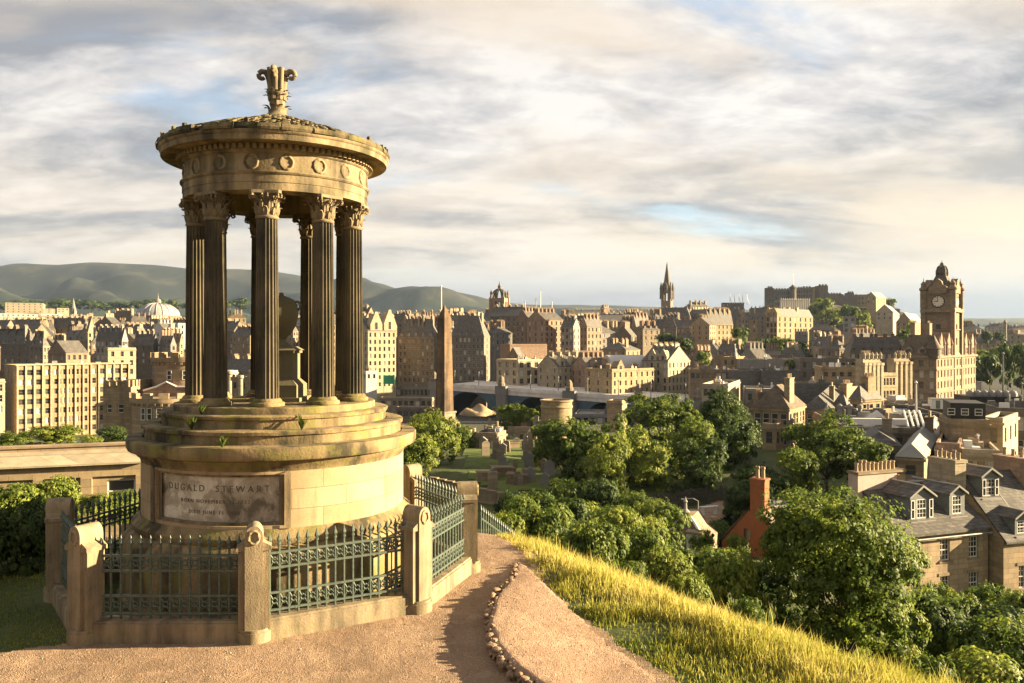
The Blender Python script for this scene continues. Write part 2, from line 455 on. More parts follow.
def sheet(name, ring, zf, mat, step=0.08):
    ring = np.array(ring, float)
    x = np.arange(ring[:, 0].min(), ring[:, 0].max()+step, step); y = np.arange(ring[:, 1].min(), ring[:, 1].max()+step, step)
    X, Y = np.meshgrid(x, y)
    d, ins = seg_dist(X, Y, ring)
    Z = zf(X, Y, np.where(ins, d, -d))
    idx = np.arange(X.size).reshape(X.shape)
    Q = np.stack([idx[:-1, :-1], idx[:-1, 1:], idx[1:, 1:], idx[1:, :-1]], -1).reshape(-1, 4)
    cx = X.ravel()[Q].mean(1); cy = Y.ravel()[Q].mean(1)
    edge = 0.14*vnoise(cx, cy, 0.45, 8)+0.10*vnoise(cx, cy, 0.15, 9)
    dd, ii = seg_dist(cx, cy, ring)
    keep = np.where(ii, dd, -dd)+edge > 0
    Q = Q[keep]
    used, inv = np.unique(Q, return_inverse=True)
    V = np.stack([X, Y, Z], -1).reshape(-1, 3)[used]
    me = np_mesh(name, V, inv.reshape(-1, 4), mat, smooth=True)
    return tag(inst(name, me), kind='structure')
PATH = [(-13.5, 4), (9, 4), (4.0, 6.6), (2.3, 8.6), (0.85, 12.2), (0.5, 14.6), (0.25, 16.9), (-0.6, 17.5), (-1.2, 15), (-2.4, 12.6), (-4.4, 11.4), (-7, 10.2), (-9, 9.3), (-13.5, 8)]
PATCH = [(0.10, 14.6), (-0.02, 13.4), (-0.28, 12.2), (-0.34, 11.2), (-0.22, 10.3), (0.02, 9.6), (0.55, 8.6), (1.0, 6.5), (4.2, 6.5), (3.0, 7.9), (1.66, 9.55), (1.0, 11.6), (0.58, 13.0), (0.25, 14.4)]
def path_z(X, Y, d): return terrain(X, Y)+0.006+0.025*vnoise(X, Y, 0.9, 11)+0.012*vnoise(X, Y, 0.22, 12)+0.015
LEFT_EDGE = np.array(PATCH[:8])
def patch_h(X, Y):
    xl = np.interp(Y, LEFT_EDGE[::-1, 1], LEFT_EDGE[::-1, 0])
    return 0.15*sstep((15.2-Y)/2.5)*(1-0.85*sstep((X-xl-.1)/1.5))
def patch_z(X, Y, d):
    return terrain(X, Y)+0.03+patch_h(X, Y)*sstep((d+0.05)/0.11)+0.03*vnoise(X, Y, 0.9, 21)+0.012*vnoise(X, Y, 0.2, 22)
sheet('gravel_path', PATH, path_z, M['gravel'], 0.05)
sheet('raised_gravel_path', PATCH, patch_z, M['gravel2'], 0.05)

M['rubble'] = stone_mat('edge_stone', (0.40, 0.27, 0.175), (0.13, 0.09, 0.06), 0.4, 5.0, 0.5)
def rock_mesh(seed, n=10, name='edge_stone'):
    r = random.Random(seed)
    bm = bmesh.new(); bmesh.ops.create_icosphere(bm, subdivisions=2, radius=0.5)
    off = [Vector((r.uniform(-1, 1), r.uniform(-1, 1), r.uniform(-1, 1))).normalized() for _ in range(n)]
    for v in bm.verts:
        for o in off:
            k = v.co.dot(o)
            if k > 0.36: v.co -= o*(k-0.36)*0.9
    me = bpy.data.meshes.new(name); bm.to_mesh(me); bm.free(); me.materials.append(M['rubble'])
    return me
ROCKS = [rock_mesh(i) for i in range(5)]
def edge_stones():
    pts = [Vector((*p, 0)) for p in PATCH[:8]]
    r = random.Random(3); k = 0
    for a, b in zip(pts[:-1], pts[1:]):
        L = (b-a).length; s = 0
        while s < L:
            w = r.choice((.03, .045, .06, .08, .13))*r.uniform(.8, 1.2); p = a+(b-a)*(s/L)
            x = p.x+r.uniform(-0.05, 0.07); y = p.y
            if y > 9.0:
                h = float(patch_h(np.array(x), np.array(y)))
                o = inst('edge_stone', r.choice(ROCKS), None, (x, y, 0.02+h*r.uniform(0.5, 1.05)), (r.uniform(-.4, .4), r.uniform(-.4, .4), r.uniform(0, 6)), (w, w*r.uniform(.8, 1.5), max(0.03, min(w*1.1, 0.10))*r.uniform(0.7, 1.1)))
                tag(o, 'rough rubble stone in the kerb between the gravel path and raised gravel patch', 'stone', 'rubble stones edging the raised gravel patch')
            s += w*r.uniform(0.35, 0.8)
edge_stones()
def pebbles():
    r = np.random.default_rng(5); n = 11000
    X = r.uniform(-9.5, 3, n*2); Y = r.uniform(8.6, 17, n*2)
    k = inpoly(X, Y, PATH); X = X[k][:n]; Y = Y[k][:n]; n = len(X)
    inp = inpoly(X, Y, PATCH)
    d, i = seg_dist(X, Y, np.array(PATCH, float))
    Z = np.where(inp, patch_z(X, Y, d), path_z(X, Y, 0))
    O = np.array([(1, 0, 0), (-1, 0, 0), (0, 1, 0), (0, -1, 0), (0, 0, .7), (0, 0, -.7)], float)
    Fo = np.array([(0, 2, 4), (2, 1, 4), (1, 3, 4), (3, 0, 4), (2, 0, 5), (1, 2, 5), (3, 1, 5), (0, 3, 5)])
    s = r.uniform(0.005, 0.013, n)*np.where(r.random(n) < 0.04, 1.7, 1)
    ang = r.uniform(0, 6.28, n); c, sn = np.cos(ang), np.sin(ang)
    V = np.zeros((n, 6, 3))
    for q in range(6):
        V[:, q, 0] = X+s*(O[q, 0]*c-O[q, 1]*sn*0.7); V[:, q, 1] = Y+s*(O[q, 0]*sn+O[q, 1]*c*0.7); V[:, q, 2] = Z+s*O[q, 2]
    Fc = (np.arange(n)[:, None, None]*6+Fo[None]).reshape(-1, 3)
    t = NT('pebble'); at_ = t.n('ShaderNodeAttribute', attribute_name='tint')
    m = t.done(t.ramp(at_.outputs['Fac'], ((0.0, (0.15, 0.10, 0.065)), (0.7, (0.28, 0.185, 0.125)), (1.0, (0.34, 0.25, 0.18)))), 0.9)
    me = np_mesh('gravel', V.reshape(-1, 3), Fc, m, np.repeat(r.random(n), 6))
    tag(inst('loose_gravel', me), 'loose pebbles strewn over the pink gravel path', 'gravel', kind='stuff')
pebbles()

# ------------------------------------------------------------------ the circular monument
MX, MY = xat(277.3, 13.8), 13.8
mon = thing('circular_temple_monument', 'round sandstone temple monument with nine fluted columns on a stepped inscribed drum', 'monument', (MX, MY, 0))
def monument():
    # plinth and drum
    m = MB(); m.lathe([(2.50, -0.25), (2.50, 0.10), (2.44, 0.14), (2.44, 0.90), (2.40, 0.96), (2.36, 1.02), (2.26, 1.07)], 96, cap=False)
    m.obj('plinth', M['step'], mon, 40)
    m = MB(); m.lathe([(2.26, 1.07), (2.29, 1.12), (2.29, 1.17), (2.25, 1.21), (2.19, 1.25), (2.16, 1.29)], 96, cap=False)
    m.obj('base_moulding', M['step'], mon, 40)
    # drum wall: built with a sunk opening for the inscription panel, azimuths 237..287 degrees
    PA0, PA1 = R(229.5), R(288.5)
    def zr(r0, r1, z): return r0
    m = MB()
    rw = 2.15
    def band(a0, a1, z0, z1, r, n):
        m.lathe([(r, z0), (r, z1)], n, cap=False, arc=(a0, a1))
    band(PA1, PA0+2*PI, 1.27, 2.14, rw, 84)
    band(PA0, PA1, 1.27, 1.33, rw, 20); band(PA0, PA1, 2.06, 2.14, rw, 20)
    for a in (PA0, PA1):     # reveals
        c, s = math.cos(a), math.sin(a)
        m.quad((rw*c, rw*s, 1.33), ((rw-.11)*c, (rw-.11)*s, 1.33), ((rw-.11)*c, (rw-.11)*s, 2.06), (rw*c, rw*s, 2.06))
    for z in (1.33, 2.06):
        m.lathe([(rw, z), (rw-.11, z)], 20, cap=False, arc=(PA0, PA1))
    m.obj('drum', M['drum'], mon, 30)
    # moulded frame round the panel
    m = MB()
    for z0, z1 in ((1.33, 1.37), (2.02, 2.06)):
        m.lathe([(2.04, z0), (2.09, z0), (2.09, z1), (2.04, z1)], 20, cap=False, arc=(PA0, PA1))
    for a0, a1 in ((PA0, PA0+0.035), (PA1-0.035, PA1)):
        m.lathe([(2.04, 1.37), (2.09, 1.37), (2.09, 2.02), (2.04, 2.02)], 2, cap=False, arc=(a0, a1))
    m.obj('panel_frame', M['mon'], mon, 30)
    # two upright pilaster mouldings beside the panel
    for a in (PA0-R(1.3), PA1+R(1.3)):
        q = MB(); q.lathe([(2.14, 1.29), (2.19, 1.29), (2.19, 2.10), (2.14, 2.10)], 3, cap=False, arc=(a-R(1.0), a+R(1.0)))
        q.obj('panel_jamb', M['mon'], mon, 30)
    m = MB(); m.lathe([(2.045, 1.35), (2.045, 2.04)], 24, cap=False, arc=(PA0, PA1))
    pan = m.obj('inscription_panel', M['panel'], mon, 30)
    mid = (PA0+PA1)/2
    def text_on(body, z, size, sp=1.0):
        cu = bpy.data.curves.new('lettering', 'FONT'); cu.body = body; cu.size = size; cu.align_x = 'CENTER'; cu.extrude = 0.006; cu.space_character = sp; cu.resolution_u = 3
        o = bpy.data.objects.new('lettering', cu); COL.objects.link(o)
        me = bpy.data.meshes.new_from_object(o)
        bpy.data.objects.remove(o); bpy.data.curves.remove(cu)
        for v in me.vertices:
            a = mid+v.co.x/2.05; r = 2.047+v.co.z
            v.co = (r*math.cos(a), r*math.sin(a), z+v.co.y)
        me.materials.clear(); me.materials.append(M['letter'])
        inst('lettering', me, pan)
    text_on('DUGALD  STEWART', 1.80, 0.135, 1.5)
    text_on('BORN NOVEMBER 22 1753', 1.635, 0.075, 1.35)
    text_on('DIED JUNE 11 1828', 1.48, 0.075, 1.35)
    # cornice lip and steps
    m = MB(); m.lathe([(2.15, 2.10), (2.17, 2.16), (2.22, 2.20), (2.24, 2.25), (2.35, 2.28), (2.37, 2.32), (2.375, 2.44), (2.36, 2.465), (2.13, 2.475)], 96, cap=False)
    m.obj('drum_cornice', M['step'], mon, 35)
    def jag(prof, n, name, seed):
        m = MB(); m.lathe(prof, n, cap=False)
        r = random.Random(seed)
        vs = m.v; nn = n
        for j in range(len(prof)):
            for i in range(nn):
                x, y, z = vs[j*nn+i]; a = math.atan2(y, x); rr = math.hypot(x, y)
                w = 0.006*math.sin(7*a+seed)+0.004*math.sin(19*a+2*seed)+r.uniform(-0.004, 0.004)
                rr = max(rr, .1); vs[j*nn+i] = (x*(1+w/rr), y*(1+w/rr), z+r.uniform(-0.004, 0.004))
        m.obj(name, M['step'], mon, 35)
    jag([(2.10, 2.46), (2.10, 2.60), (2.135, 2.61), (2.14, 2.655), (2.12, 2.67), (1.86, 2.675)], 120, 'step', 1)
    jag([(1.84, 2.66), (1.84, 2.80), (1.875, 2.81), (1.885, 2.85), (1.865, 2.865), (1.64, 2.87)], 120, 'step', 2)
    jag([(1.66, 2.85), (1.665, 2.95), (1.65, 2.97), (0.0, 2.975)], 120, 'step', 3)
    # columns
    NF = 20
    def fluted(z, r):
        out = []
        for k in range(NF):
            for j in range(6):
                u = -1+2*j/5.0 if j < 5.5 else 0
                th = 2*PI*(k+(j+0.0)/6.0)/NF
                if j == 0: rr = r
                else:
                    w = (j-3)/3.0
                    rr = r-0.024*math.sqrt(max(0, 1-w*w))
                out.append((rr*math.cos(th), rr*math.sin(th), z))
        return out
    m = MB(); n = NF*6
    zs = [0.115+i*(2.72/10) for i in range(11)]
    for z in zs:
        t = (z-0.115)/2.72
        r = 0.185-0.017*t-0.006*t*t
        m.v += fluted(z, r)
    for j in range(10):
        for i in range(n):
            a = j*n+i; b = j*n+(i+1) % n
            m.f.append((a, b, b+n, a+n)); m.m.append(0)
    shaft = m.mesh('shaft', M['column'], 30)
    m = MB(); m.lathe([(0.0, 0), (0.265, 0.0), (0.27, 0.03), (0.262, 0.055), (0.235, 0.062), (0.225, 0.075), (0.228, 0.082), (0.212, 0.10), (0.20, 0.112), (0.186, 0.118)], 40, cap=False)
    base = m.mesh('column_base', M['step'], 40)
    # capital: neck ring, bell, two rows of acanthus leaves, corner scrolls, hollow-sided abacus
    m = MB()
    m.lathe([(0.16, 2.82), (0.178, 2.835), (0.182, 2.85), (0.175, 2.865), (0.152, 2.875), (0.150, 2.95), (0.152, 3.05), (0.168, 3.13), (0.20, 3.19), (0.20, 3.20)], 32, cap=False)
    def leaf(az, z0, h, w, r0, curl):
        pts = []
        for i in range(8):
            t = i/7
            if t < 0.7: rr = r0+0.02*t+0.015*math.sin(t*3); zz = z0+h*t/0.7*0.92
            else:
                a = (t-0.7)/0.3*2.6; rr = r0+0.028+curl*(1-math.cos(a))*0.55; zz = z0+h*0.92+curl*math.sin(a)*0.6
            ww = w*(0.75+0.5*math.sin(PI*min(1, t*1.15)))*(1-0.65*max(0, t-0.6)/0.4)
            pts.append((rr, zz, ww))
        vs = []
        for rr, zz, ww in pts:
            for k, bulge in ((-1, -0.012), (-0.45, 0.012), (0, 0.0), (0.45, 0.012), (1, -0.012)):
                R2 = rr+bulge; a = az+k*ww/rr/2
                vs.append((R2*math.cos(a), R2*math.sin(a), zz))
        fs = []
        for i in range(7):
            for k in range(4): a = i*5+k; fs.append((a, a+1, a+6, a+5))
        m.add(vs, fs)
    for k in range(8): leaf(2*PI*k/8, 2.875, 0.11, 0.10, 0.158, 0.042)
    for k in range(8): leaf(2*PI*(k+.5)/8, 2.92, 0.16, 0.09, 0.160, 0.050)
    def scroll(az, r0, z0, rad, w):
        pts = []
        for i in range(22):
            t = i/21
            if t < 0.35:
                q = t/0.35; rr = r0+(0.105)*q**1.6; zz = z0+0.13*q
            else:
                a = (t-0.35)/0.65*2*PI*1.25; k = rad*(1-0.62*(t-0.35)/0.65)
                rr = r0+0.105+math.sin(a)*k; zz = z0+0.13-rad+math.cos(a)*k
            pts.append((rr*math.cos(az), rr*math.sin(az), zz))
        m.tube(pts, [w*(1-0.3*i/21) for i in range(22)], 5)
    for k in range(4):
        for e in (-0.10, 0.10): scroll(PI/4+k*PI/2+e, 0.175, 3.055, 0.040, 0.017)
        for e in (-0.16, 0.16): scroll(k*PI/2+e, 0.150, 3.05, 0.026, 0.011)
    # abacus
    pol = []
    for k in range(4):
        a0 = PI/4+k*PI/2
        pol += [(0.315*math.cos(a0-0.09), 0.315*math.sin(a0-0.09)), (0.315*math.cos(a0+0.09), 0.315*math.sin(a0+0.09))]
        for q in (0.28, 0.5, 0.72):
            a = a0+0.09+(PI/2-0.18)*q
            rr = 0.222+0.09*abs(q-0.5)*1.2
            pol.append((rr*math.cos(a), rr*math.sin(a)))
    m.prism(pol, 'z', 3.19, 3.235)
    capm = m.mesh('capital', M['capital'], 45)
    for k in range(9):
        a = R(39+40*k)
        p = (1.298*math.cos(a), 1.298*math.sin(a), 2.975)
        c = inst('column', shaft, mon, p, (0, 0, a)); inst('column_base', base, c); inst('capital', capm, c)
    # entablature
    ZA = 6.21
    m = MB()
    m.lathe([(1.10, ZA), (1.52, ZA), (1.52, ZA+.115), (1.53, ZA+.12), (1.53, ZA+.235), (1.545, ZA+.24), (1.565, ZA+.265), (1.565, ZA+.28), (1.515, ZA+.285),
             (1.51, ZA+.55), (1.53, ZA+.56), (1.55, ZA+.575), (1.55, ZA+.59), (1.56, ZA+.60), (1.56, ZA+.68), (1.66, ZA+.685), (1.67, ZA+.71)], 108, cap=False)
    m.lathe([(1.10, ZA), (1.10, ZA+.6)], 108, cap=False)
    ent = m.obj('entablature', M['mon'], mon, 30)
    m = MB(); m.box(1.555, 1.625, -.030, .030, ZA+.605, ZA+.675); dn = m.mesh('dentil', M['mon'])
    for k in range(96): inst('dentil', dn, ent, (0, 0, 0), (0, 0, 2*PI*k/96))
    # wreaths carved on the frieze
    m = MB(); n1, n2 = 24, 6; vs = []; fs = []
    rr = random.Random(2)
    for i in range(n1):
        t = 2*PI*i/n1
        br = 0.022*(1+0.25*math.sin(8*t))
        for j in range(n2):
            q = 2*PI*j/n2; w = 0.098+br*math.cos(q)
            vs.append((br*math.sin(q)*0.9, w*math.cos(t), w*1.03*math.sin(t)))
    for i in range(n1):
        for j in range(n2):
            a = i*n2+j; b = i*n2+(j+1) % n2; c = ((i+1) % n1)*n2+(j+1) % n2; d = ((i+1) % n1)*n2+j
            fs.append((a, b, c, d))
    m.add(vs, fs); wre = m.mesh('wreath', M['mon'], 60)
    for k in range(18):
        a = R(39+20*k-8)
        inst('wreath', wre, ent, (1.513*math.cos(a), 1.513*math.sin(a), ZA+.42), (0, 0, a))
    # ceiling, cornice, roof
    m = MB(); m.lathe([(0.0, ZA+.50), (1.12, ZA+.50), (1.12, ZA+.46)], 48, cap=False); m.obj('ceiling', M['column'], mon)
    m = MB(); m.lathe([(1.60, ZA+.70), (1.84, ZA+.675), (1.86, ZA+.68), (1.87, ZA+.76), (1.885, ZA+.77), (1.90, ZA+.80), (1.90, ZA+.815), (1.75, ZA+.83)], 108, cap=False)
    m.obj('cornice', M['mon'], mon, 30)
    m = MB(); r = random.Random(4)
    k = 0
    while k < 100:
        step = r.choice((1, 2, 2, 3)); a0 = 2*PI*k/100; a1 = 2*PI*(k+step)/100
        if r.random() > 0.05:
            h = r.choice((0.075, 0.085, 0.09, 0.10)); ro = 1.91+r.uniform(-.015, .02)
            m.lathe([(1.76, ZA+.82), (ro, ZA+.815), (ro+.01, ZA+.85), (ro-.02, ZA+.82+h), (1.76, ZA+.83+h)], step*2, cap=False, arc=(a0, a1))
            m.add([(q*math.cos(a), q*math.sin(a), z) for a in (a0, a1) for q, z in ((1.76, ZA+.82), (ro, ZA+.815), (ro-.02, ZA+.82+h), (1.76, ZA+.83+h))], ((0, 1, 2, 3), (4, 5, 6, 7)))
            if r.random() < 0.5:
                am = (a0+a1)/2; Mx = Matrix.Rotation(am, 4, 'Z'); m.box(ro-.07, ro-.02, -.03, .03, ZA+.82+h-.01, ZA+.86+h+r.uniform(0, .03), 0, Mx)
        k += step
    roofp = MB(); roofp.lathe([(1.80, ZA+.83), (1.78, ZA+.90), (1.2, ZA+1.11), (0.6, ZA+1.30), (0.22, ZA+1.42), (0.0, ZA+1.44)], 96, cap=False)
    roof = roofp.obj('roof', M['step'], mon, 30)
    m.obj('eaves_crest', M['crest'], roof)
    # carved leaf scales on the roof
    m = MB(); r = random.Random(9)
    rows = 13
    for j in range(rows):
        q0 = 1.80-(1.80-0.30)*j/rows; q1 = q0-0.17
        zf = lambda q: np.interp(q, [0, 0.22, 0.6, 1.2, 1.78, 1.80], [ZA+1.44, ZA+1.42, ZA+1.30, ZA+1.11, ZA+.90, ZA+.88])
        cnt = max(10, int(2*PI*q0/0.15))
        for i in range(cnt):
            a = 2*PI*(i+0.5*(j % 2))/cnt; w = PI/cnt*0.92
            zz0 = float(zf(q0)); zz1 = float(zf(q1)); l = r.uniform(0.022, 0.045)
            P = lambda q, an, z: (q*math.cos(an), q*math.sin(an), z)
            m.add([P(q0+.03, a-w*.5, zz0+l), P(q0+.045, a, zz0+l*.9), P(q0+.03, a+w*.5, zz0+l), P(q0-.05, a+w, zz0+l+.03), P(q1, a+w, zz1+.012), P(q1, a-w, zz1+.012), P(q0-.05, a-w, zz0+l+.03),
                   P(q0+.03, a-w*.5, zz0-.01), P(q0+.045, a, zz0-.01), P(q0+.03, a+w*.5, zz0-.01), P(q0-.05, a+w, zz0+.01), P(q0-.05, a-w, zz0+.01)],
                  ((0, 1, 2, 3, 4, 5, 6), (0, 7, 8, 1), (1, 8, 9, 2), (2, 9, 10, 3), (0, 6, 11, 7)))
    m.obj('roof_scales', M['crest'], roof)
    # finial
    ZF = ZA+1.40
    m = MB()
    m.lathe([(0.34, ZF-.03), (0.30, ZF+.03), (0.19, ZF+.09), (0.13, ZF+.15), (0.105, ZF+.22), (0.12, ZF+.24), (0.12, ZF+.27), (0.10, ZF+.29), (0.13, ZF+.36), (0.165, ZF+.43), (0.175, ZF+.46), (0.14, ZF+.47), (0.135, ZF+.50), (0.135, ZF+.80), (0.15, ZF+.85), (0.10, ZF+.87)], 24)
    def fleaf(az, z0, h, w, r0, out):
        vs = []
        for i in range(7):
            t = i/6; rr = r0+out*t**2.2; zz = z0+h*math.sin(t*1.9)/math.sin(1.57)
            for k in (-1, 0, 1):
                a = az+k*w*(1-.6*t)/2/max(rr, .08)
                q = rr+(0.015 if k == 0 else 0)
                vs.append((q*math.cos(a), q*math.sin(a), zz))
        fs = []
        for i in range(6):
            for k in range(2): a = i*3+k; fs.append((a, a+1, a+4, a+3))
        m.add(vs, fs)
    for k in range(8): fleaf(2*PI*k/8+.2, ZF+.26, .17, .12, .115, .11)
    for k in range(8): fleaf(2*PI*(k+.5)/8+.2, ZF+.12, .12, .13, .14, .10)
    for k in range(8): fleaf(2*PI*(k+.5)/8+.2, ZF+.34, .17, .10, .15, .06)
    for k in range(3):
        az = R((186, 355, 272)[k])
        pts = []; rad = []
        for i in range(26):
            t = i/25
            if t < .42: q = t/.42; rr = .10+.06*q*q; zz = ZF+.48+.29*q
            else:
                a = (t-.42)/.58*PI*1.75; kk = .088*(1-.5*(t-.42)/.58)
                rr = .16+.088-math.cos(a)*kk; zz = ZF+.75+math.sin(a)*kk*.95
            pts.append((rr*math.cos(az), rr*math.sin(az), zz)); rad.append(.066-.032*t)
        m.tube(pts, rad, 8)
    for k in range(3):
        az = R((230, 312, 90)[k])
        m.tube([(.13*math.cos(az), .13*math.sin(az), ZF+.47), (.14*math.cos(az), .14*math.sin(az), ZF+.70), (.15*math.cos(az), .15*math.sin(az), ZF+.86)], [.045, .045, .05], 8)
    m.obj('finial', M['capital'], roof, 50)
monument()
# funerary urn on its pedestal, standing inside the ring of columns
def urn_():
    t = thing('funerary_urn', 'stone urn on a stepped pedestal standing inside the ring of columns', 'urn', (MX+0.07, MY, 2.975)); t.scale = (.77, .77, .77)
    m = MB()
    m.box(-.52, .52, -.52, .52, 0, .08); m.box(-.44, .44, -.44, .44, .08, .34)
    m.frustum(0, 0, .34, .46, .44, .44, .33, .33); m.box(-.32, .32, -.32, .32, .46, 1.02); m.box(-.36, .36, -.36, .36, 1.02, 1.08)
    m.frustum(0, 0, 1.08, 1.16, .40, .40, .28, .28)
    m.obj('pedestal', M['urn'], t)
    m = MB()
    m.lathe([(.20, 1.16), (.19, 1.20), (.11, 1.26), (.09, 1.31), (.12, 1.36), (.22, 1.46), (.31, 1.62), (.355, 1.82), (.355, 1.98), (.33, 2.02), (.34, 2.06), (.31, 2.09), (.30, 2.13), (.24, 2.18), (.13, 2.23), (.05, 2.26), (.045, 2.31), (.0, 2.33)], 32)
    m.obj('urn_body', M['urn'], t, 40)
    for s in (-1, 1):
        m = MB(); m.tube([(s*(.335+.07*math.sin(q)), 0, 2.04-.09*math.cos(q)) for q in np.linspace(0, PI*1.7, 12)], .025, 8); m.obj('handle', M['urn'], t, 50)
urn_()

# ------------------------------------------------------------------ railing round the monument
PX = [(-6.94, 12.75), (-5.61, 10.93), (-3.40, 10.95), (-1.40, 12.15), (-0.77, 14.26), (-1.96, 16.26), (-4.25, 16.95), (-6.2, 15.8)]
railing = thing('monument_railing', 'eight sided iron railing with round topped stone posts enclosing the round temple', 'railing', (MX, MY, 0))
def fence():
    n = 8
    P = [Vector((x-MX, y-MY, 0)) for x, y in PX]
    m = MB()   # post, local +x points radially outwards
    arch = [(-.15, .18), (.15, .18), (.15, 1.40)]+[(.15*math.cos(a), 1.40+.15*math.sin(a)) for a in np.linspace(0, PI, 12)[1:-1]]+[(-.15, 1.40)]
    m.prism(arch, 'x', -.20, .20)
    for s in (-1, 1):
        m.box(-.15, .15, s*.15 if s > 0 else -.26, .26 if s > 0 else -.15, .18, 1.22)
        a, b = (.148, .29) if s > 0 else (-.29, -.148)
        m.box(-.18, .18, a, b, 1.22, 1.27)
        m.prism([(a, 1.27), (b, 1.27), (a if s > 0 else b, 1.34)], 'x', -.18, .18) if s > 0 else m.prism([(a, 1.27), (b, 1.27), (b, 1.34)], 'x', -.18, .18)
    post = m.mesh('post', M['post'], 30)
    m = MB()
    bl = [(.26*math.cos(a)*1.05, .30*math.sin(a)) for a in np.linspace(-PI/2, PI/2, 10)]+[(-.24, .30), (-.24, -.30)]
    m.prism(bl, 'z', -.12, .16); m.prism([(x*.94, y*.94) for x, y in bl], 'z', .16, .20)
    pb = m.mesh('post_base', M['post'], 40)
    m = MB(); m.tube([(.205, .085*math.cos(a), 1.40+.085*math.sin(a)) for a in np.linspace(0, 2*PI, 17)], .022, 6); wr = m.mesh('wreath', M['post'], 50)
    for i in range(n):
        p = P[i]; a = P[(i-1) % n]; b = P[(i+1) % n]
        d = ((a-p).normalized()+(b-p).normalized())
        az = math.atan2(-d.y, -d.x)
        o = inst('post', post, railing, p, (0, 0, az), (.85, .76, 1)); inst('post_base', pb, o); inst('wreath', wr, o)
    for i in range(n):
        a, b = P[i], P[(i+1) % n]; u = (b-a).normalized(); L = (b-a).length
        rz = math.atan2(u.y, u.x)
        k = MB(); k.box(.16, L-.16, -.14, .14, -.2, .27); k.box(.16, L-.16, -.12, .12, .27, .30)
        k.obj('kerb', M['post'], railing, None, a, (0, 0, rz))
        x0, x1 = .20, L-.20
        q = MB()
        for z in (.37, .60, .93, 1.13): q.box(x0, x1, -.02, .02, z-.014, z+.014)
        nb = int(round((x1-x0)/.125))
        for j in range(nb+1):
            x = x0+(x1-x0)*j/nb
            q.lathe([(.0165, .30), (.0165, 1.22), (.027, 1.23), (.027, 1.25), (.016, 1.26), (.034, 1.30), (.018, 1.345), (.001, 1.40)], 6, x, 0, cap=False)
        for j in range(nb):
            xm = x0+(x1-x0)*(j+.5)/nb; w = (x1-x0)/nb/2
            for zc, h in ((.485, .10), (1.03, .085)):
                # little S-scroll infill: a ring and a diagonal cross
                q.tube([(xm+.036*math.cos(t), 0, zc+.036*math.sin(t)) for t in np.linspace(0, 2*PI, 9)], .013, 4)
                for s1 in (-1, 1):
                    for s2 in (-1, 1): q.tube([(xm+s1*w, 0, zc+s2*h), (xm+s1*.026, 0, zc+s2*.026)], .013, 4)
        q.obj('railing_panel', M['iron'], railing, None, a, (0, 0, rz))
fence()
# ------------------------------------------------------------------ vegetation
def leaf_mat(name, c0, c1, c2, trans=0.35):
    t = NT(name)
    a = t.n('ShaderNodeAttribute', attribute_name='tint'); ob = t.n('ShaderNodeObjectInfo')
    f = t.math('ADD', t.math('MULTIPLY', a.outputs['Fac'], 0.85), t.math('MULTIPLY', ob.outputs['Random'], 0.15))
    c = t.ramp(f, ((0.1, c0), (0.5, c1), (0.9, c2)))
    t.put(t.bsdf.inputs['Base Color'], c); t.bsdf.inputs['Roughness'].default_value = 0.6
    tr = t.n('ShaderNodeBsdfTranslucent'); t.put(tr.inputs[0], t.scale_col(c, 1.3))
    ms = t.n('ShaderNodeMixShader'); ms.inputs[0].default_value = trans
    t.link(t.bsdf.outputs[0], ms.inputs[1]); t.link(tr.outputs[0], ms.inputs[2]); t.link(ms.outputs[0], t.out.inputs[0])
    return t.mat
M['leaf'] = leaf_mat('leaf_green', (0.034, 0.058, 0.010), (0.092, 0.135, 0.020), (0.20, 0.225, 0.038), .42)
M['leaf_lime'] = leaf_mat('leaf_lime', (0.06, 0.09, 0.013), (0.15, 0.19, 0.027), (0.30, 0.30, 0.055), .42)  # yellow-green leaf; its extra brightness stands in for sun on foliage
M['leaf_dark'] = leaf_mat('leaf_dark', (0.020, 0.038, 0.011), (0.046, 0.076, 0.017), (0.10, 0.13, 0.028))
M['bark'] = stone_mat('bark', (0.10, 0.075, 0.05), (0.03, 0.025, 0.02), 0.4, 3.0, 0.6)
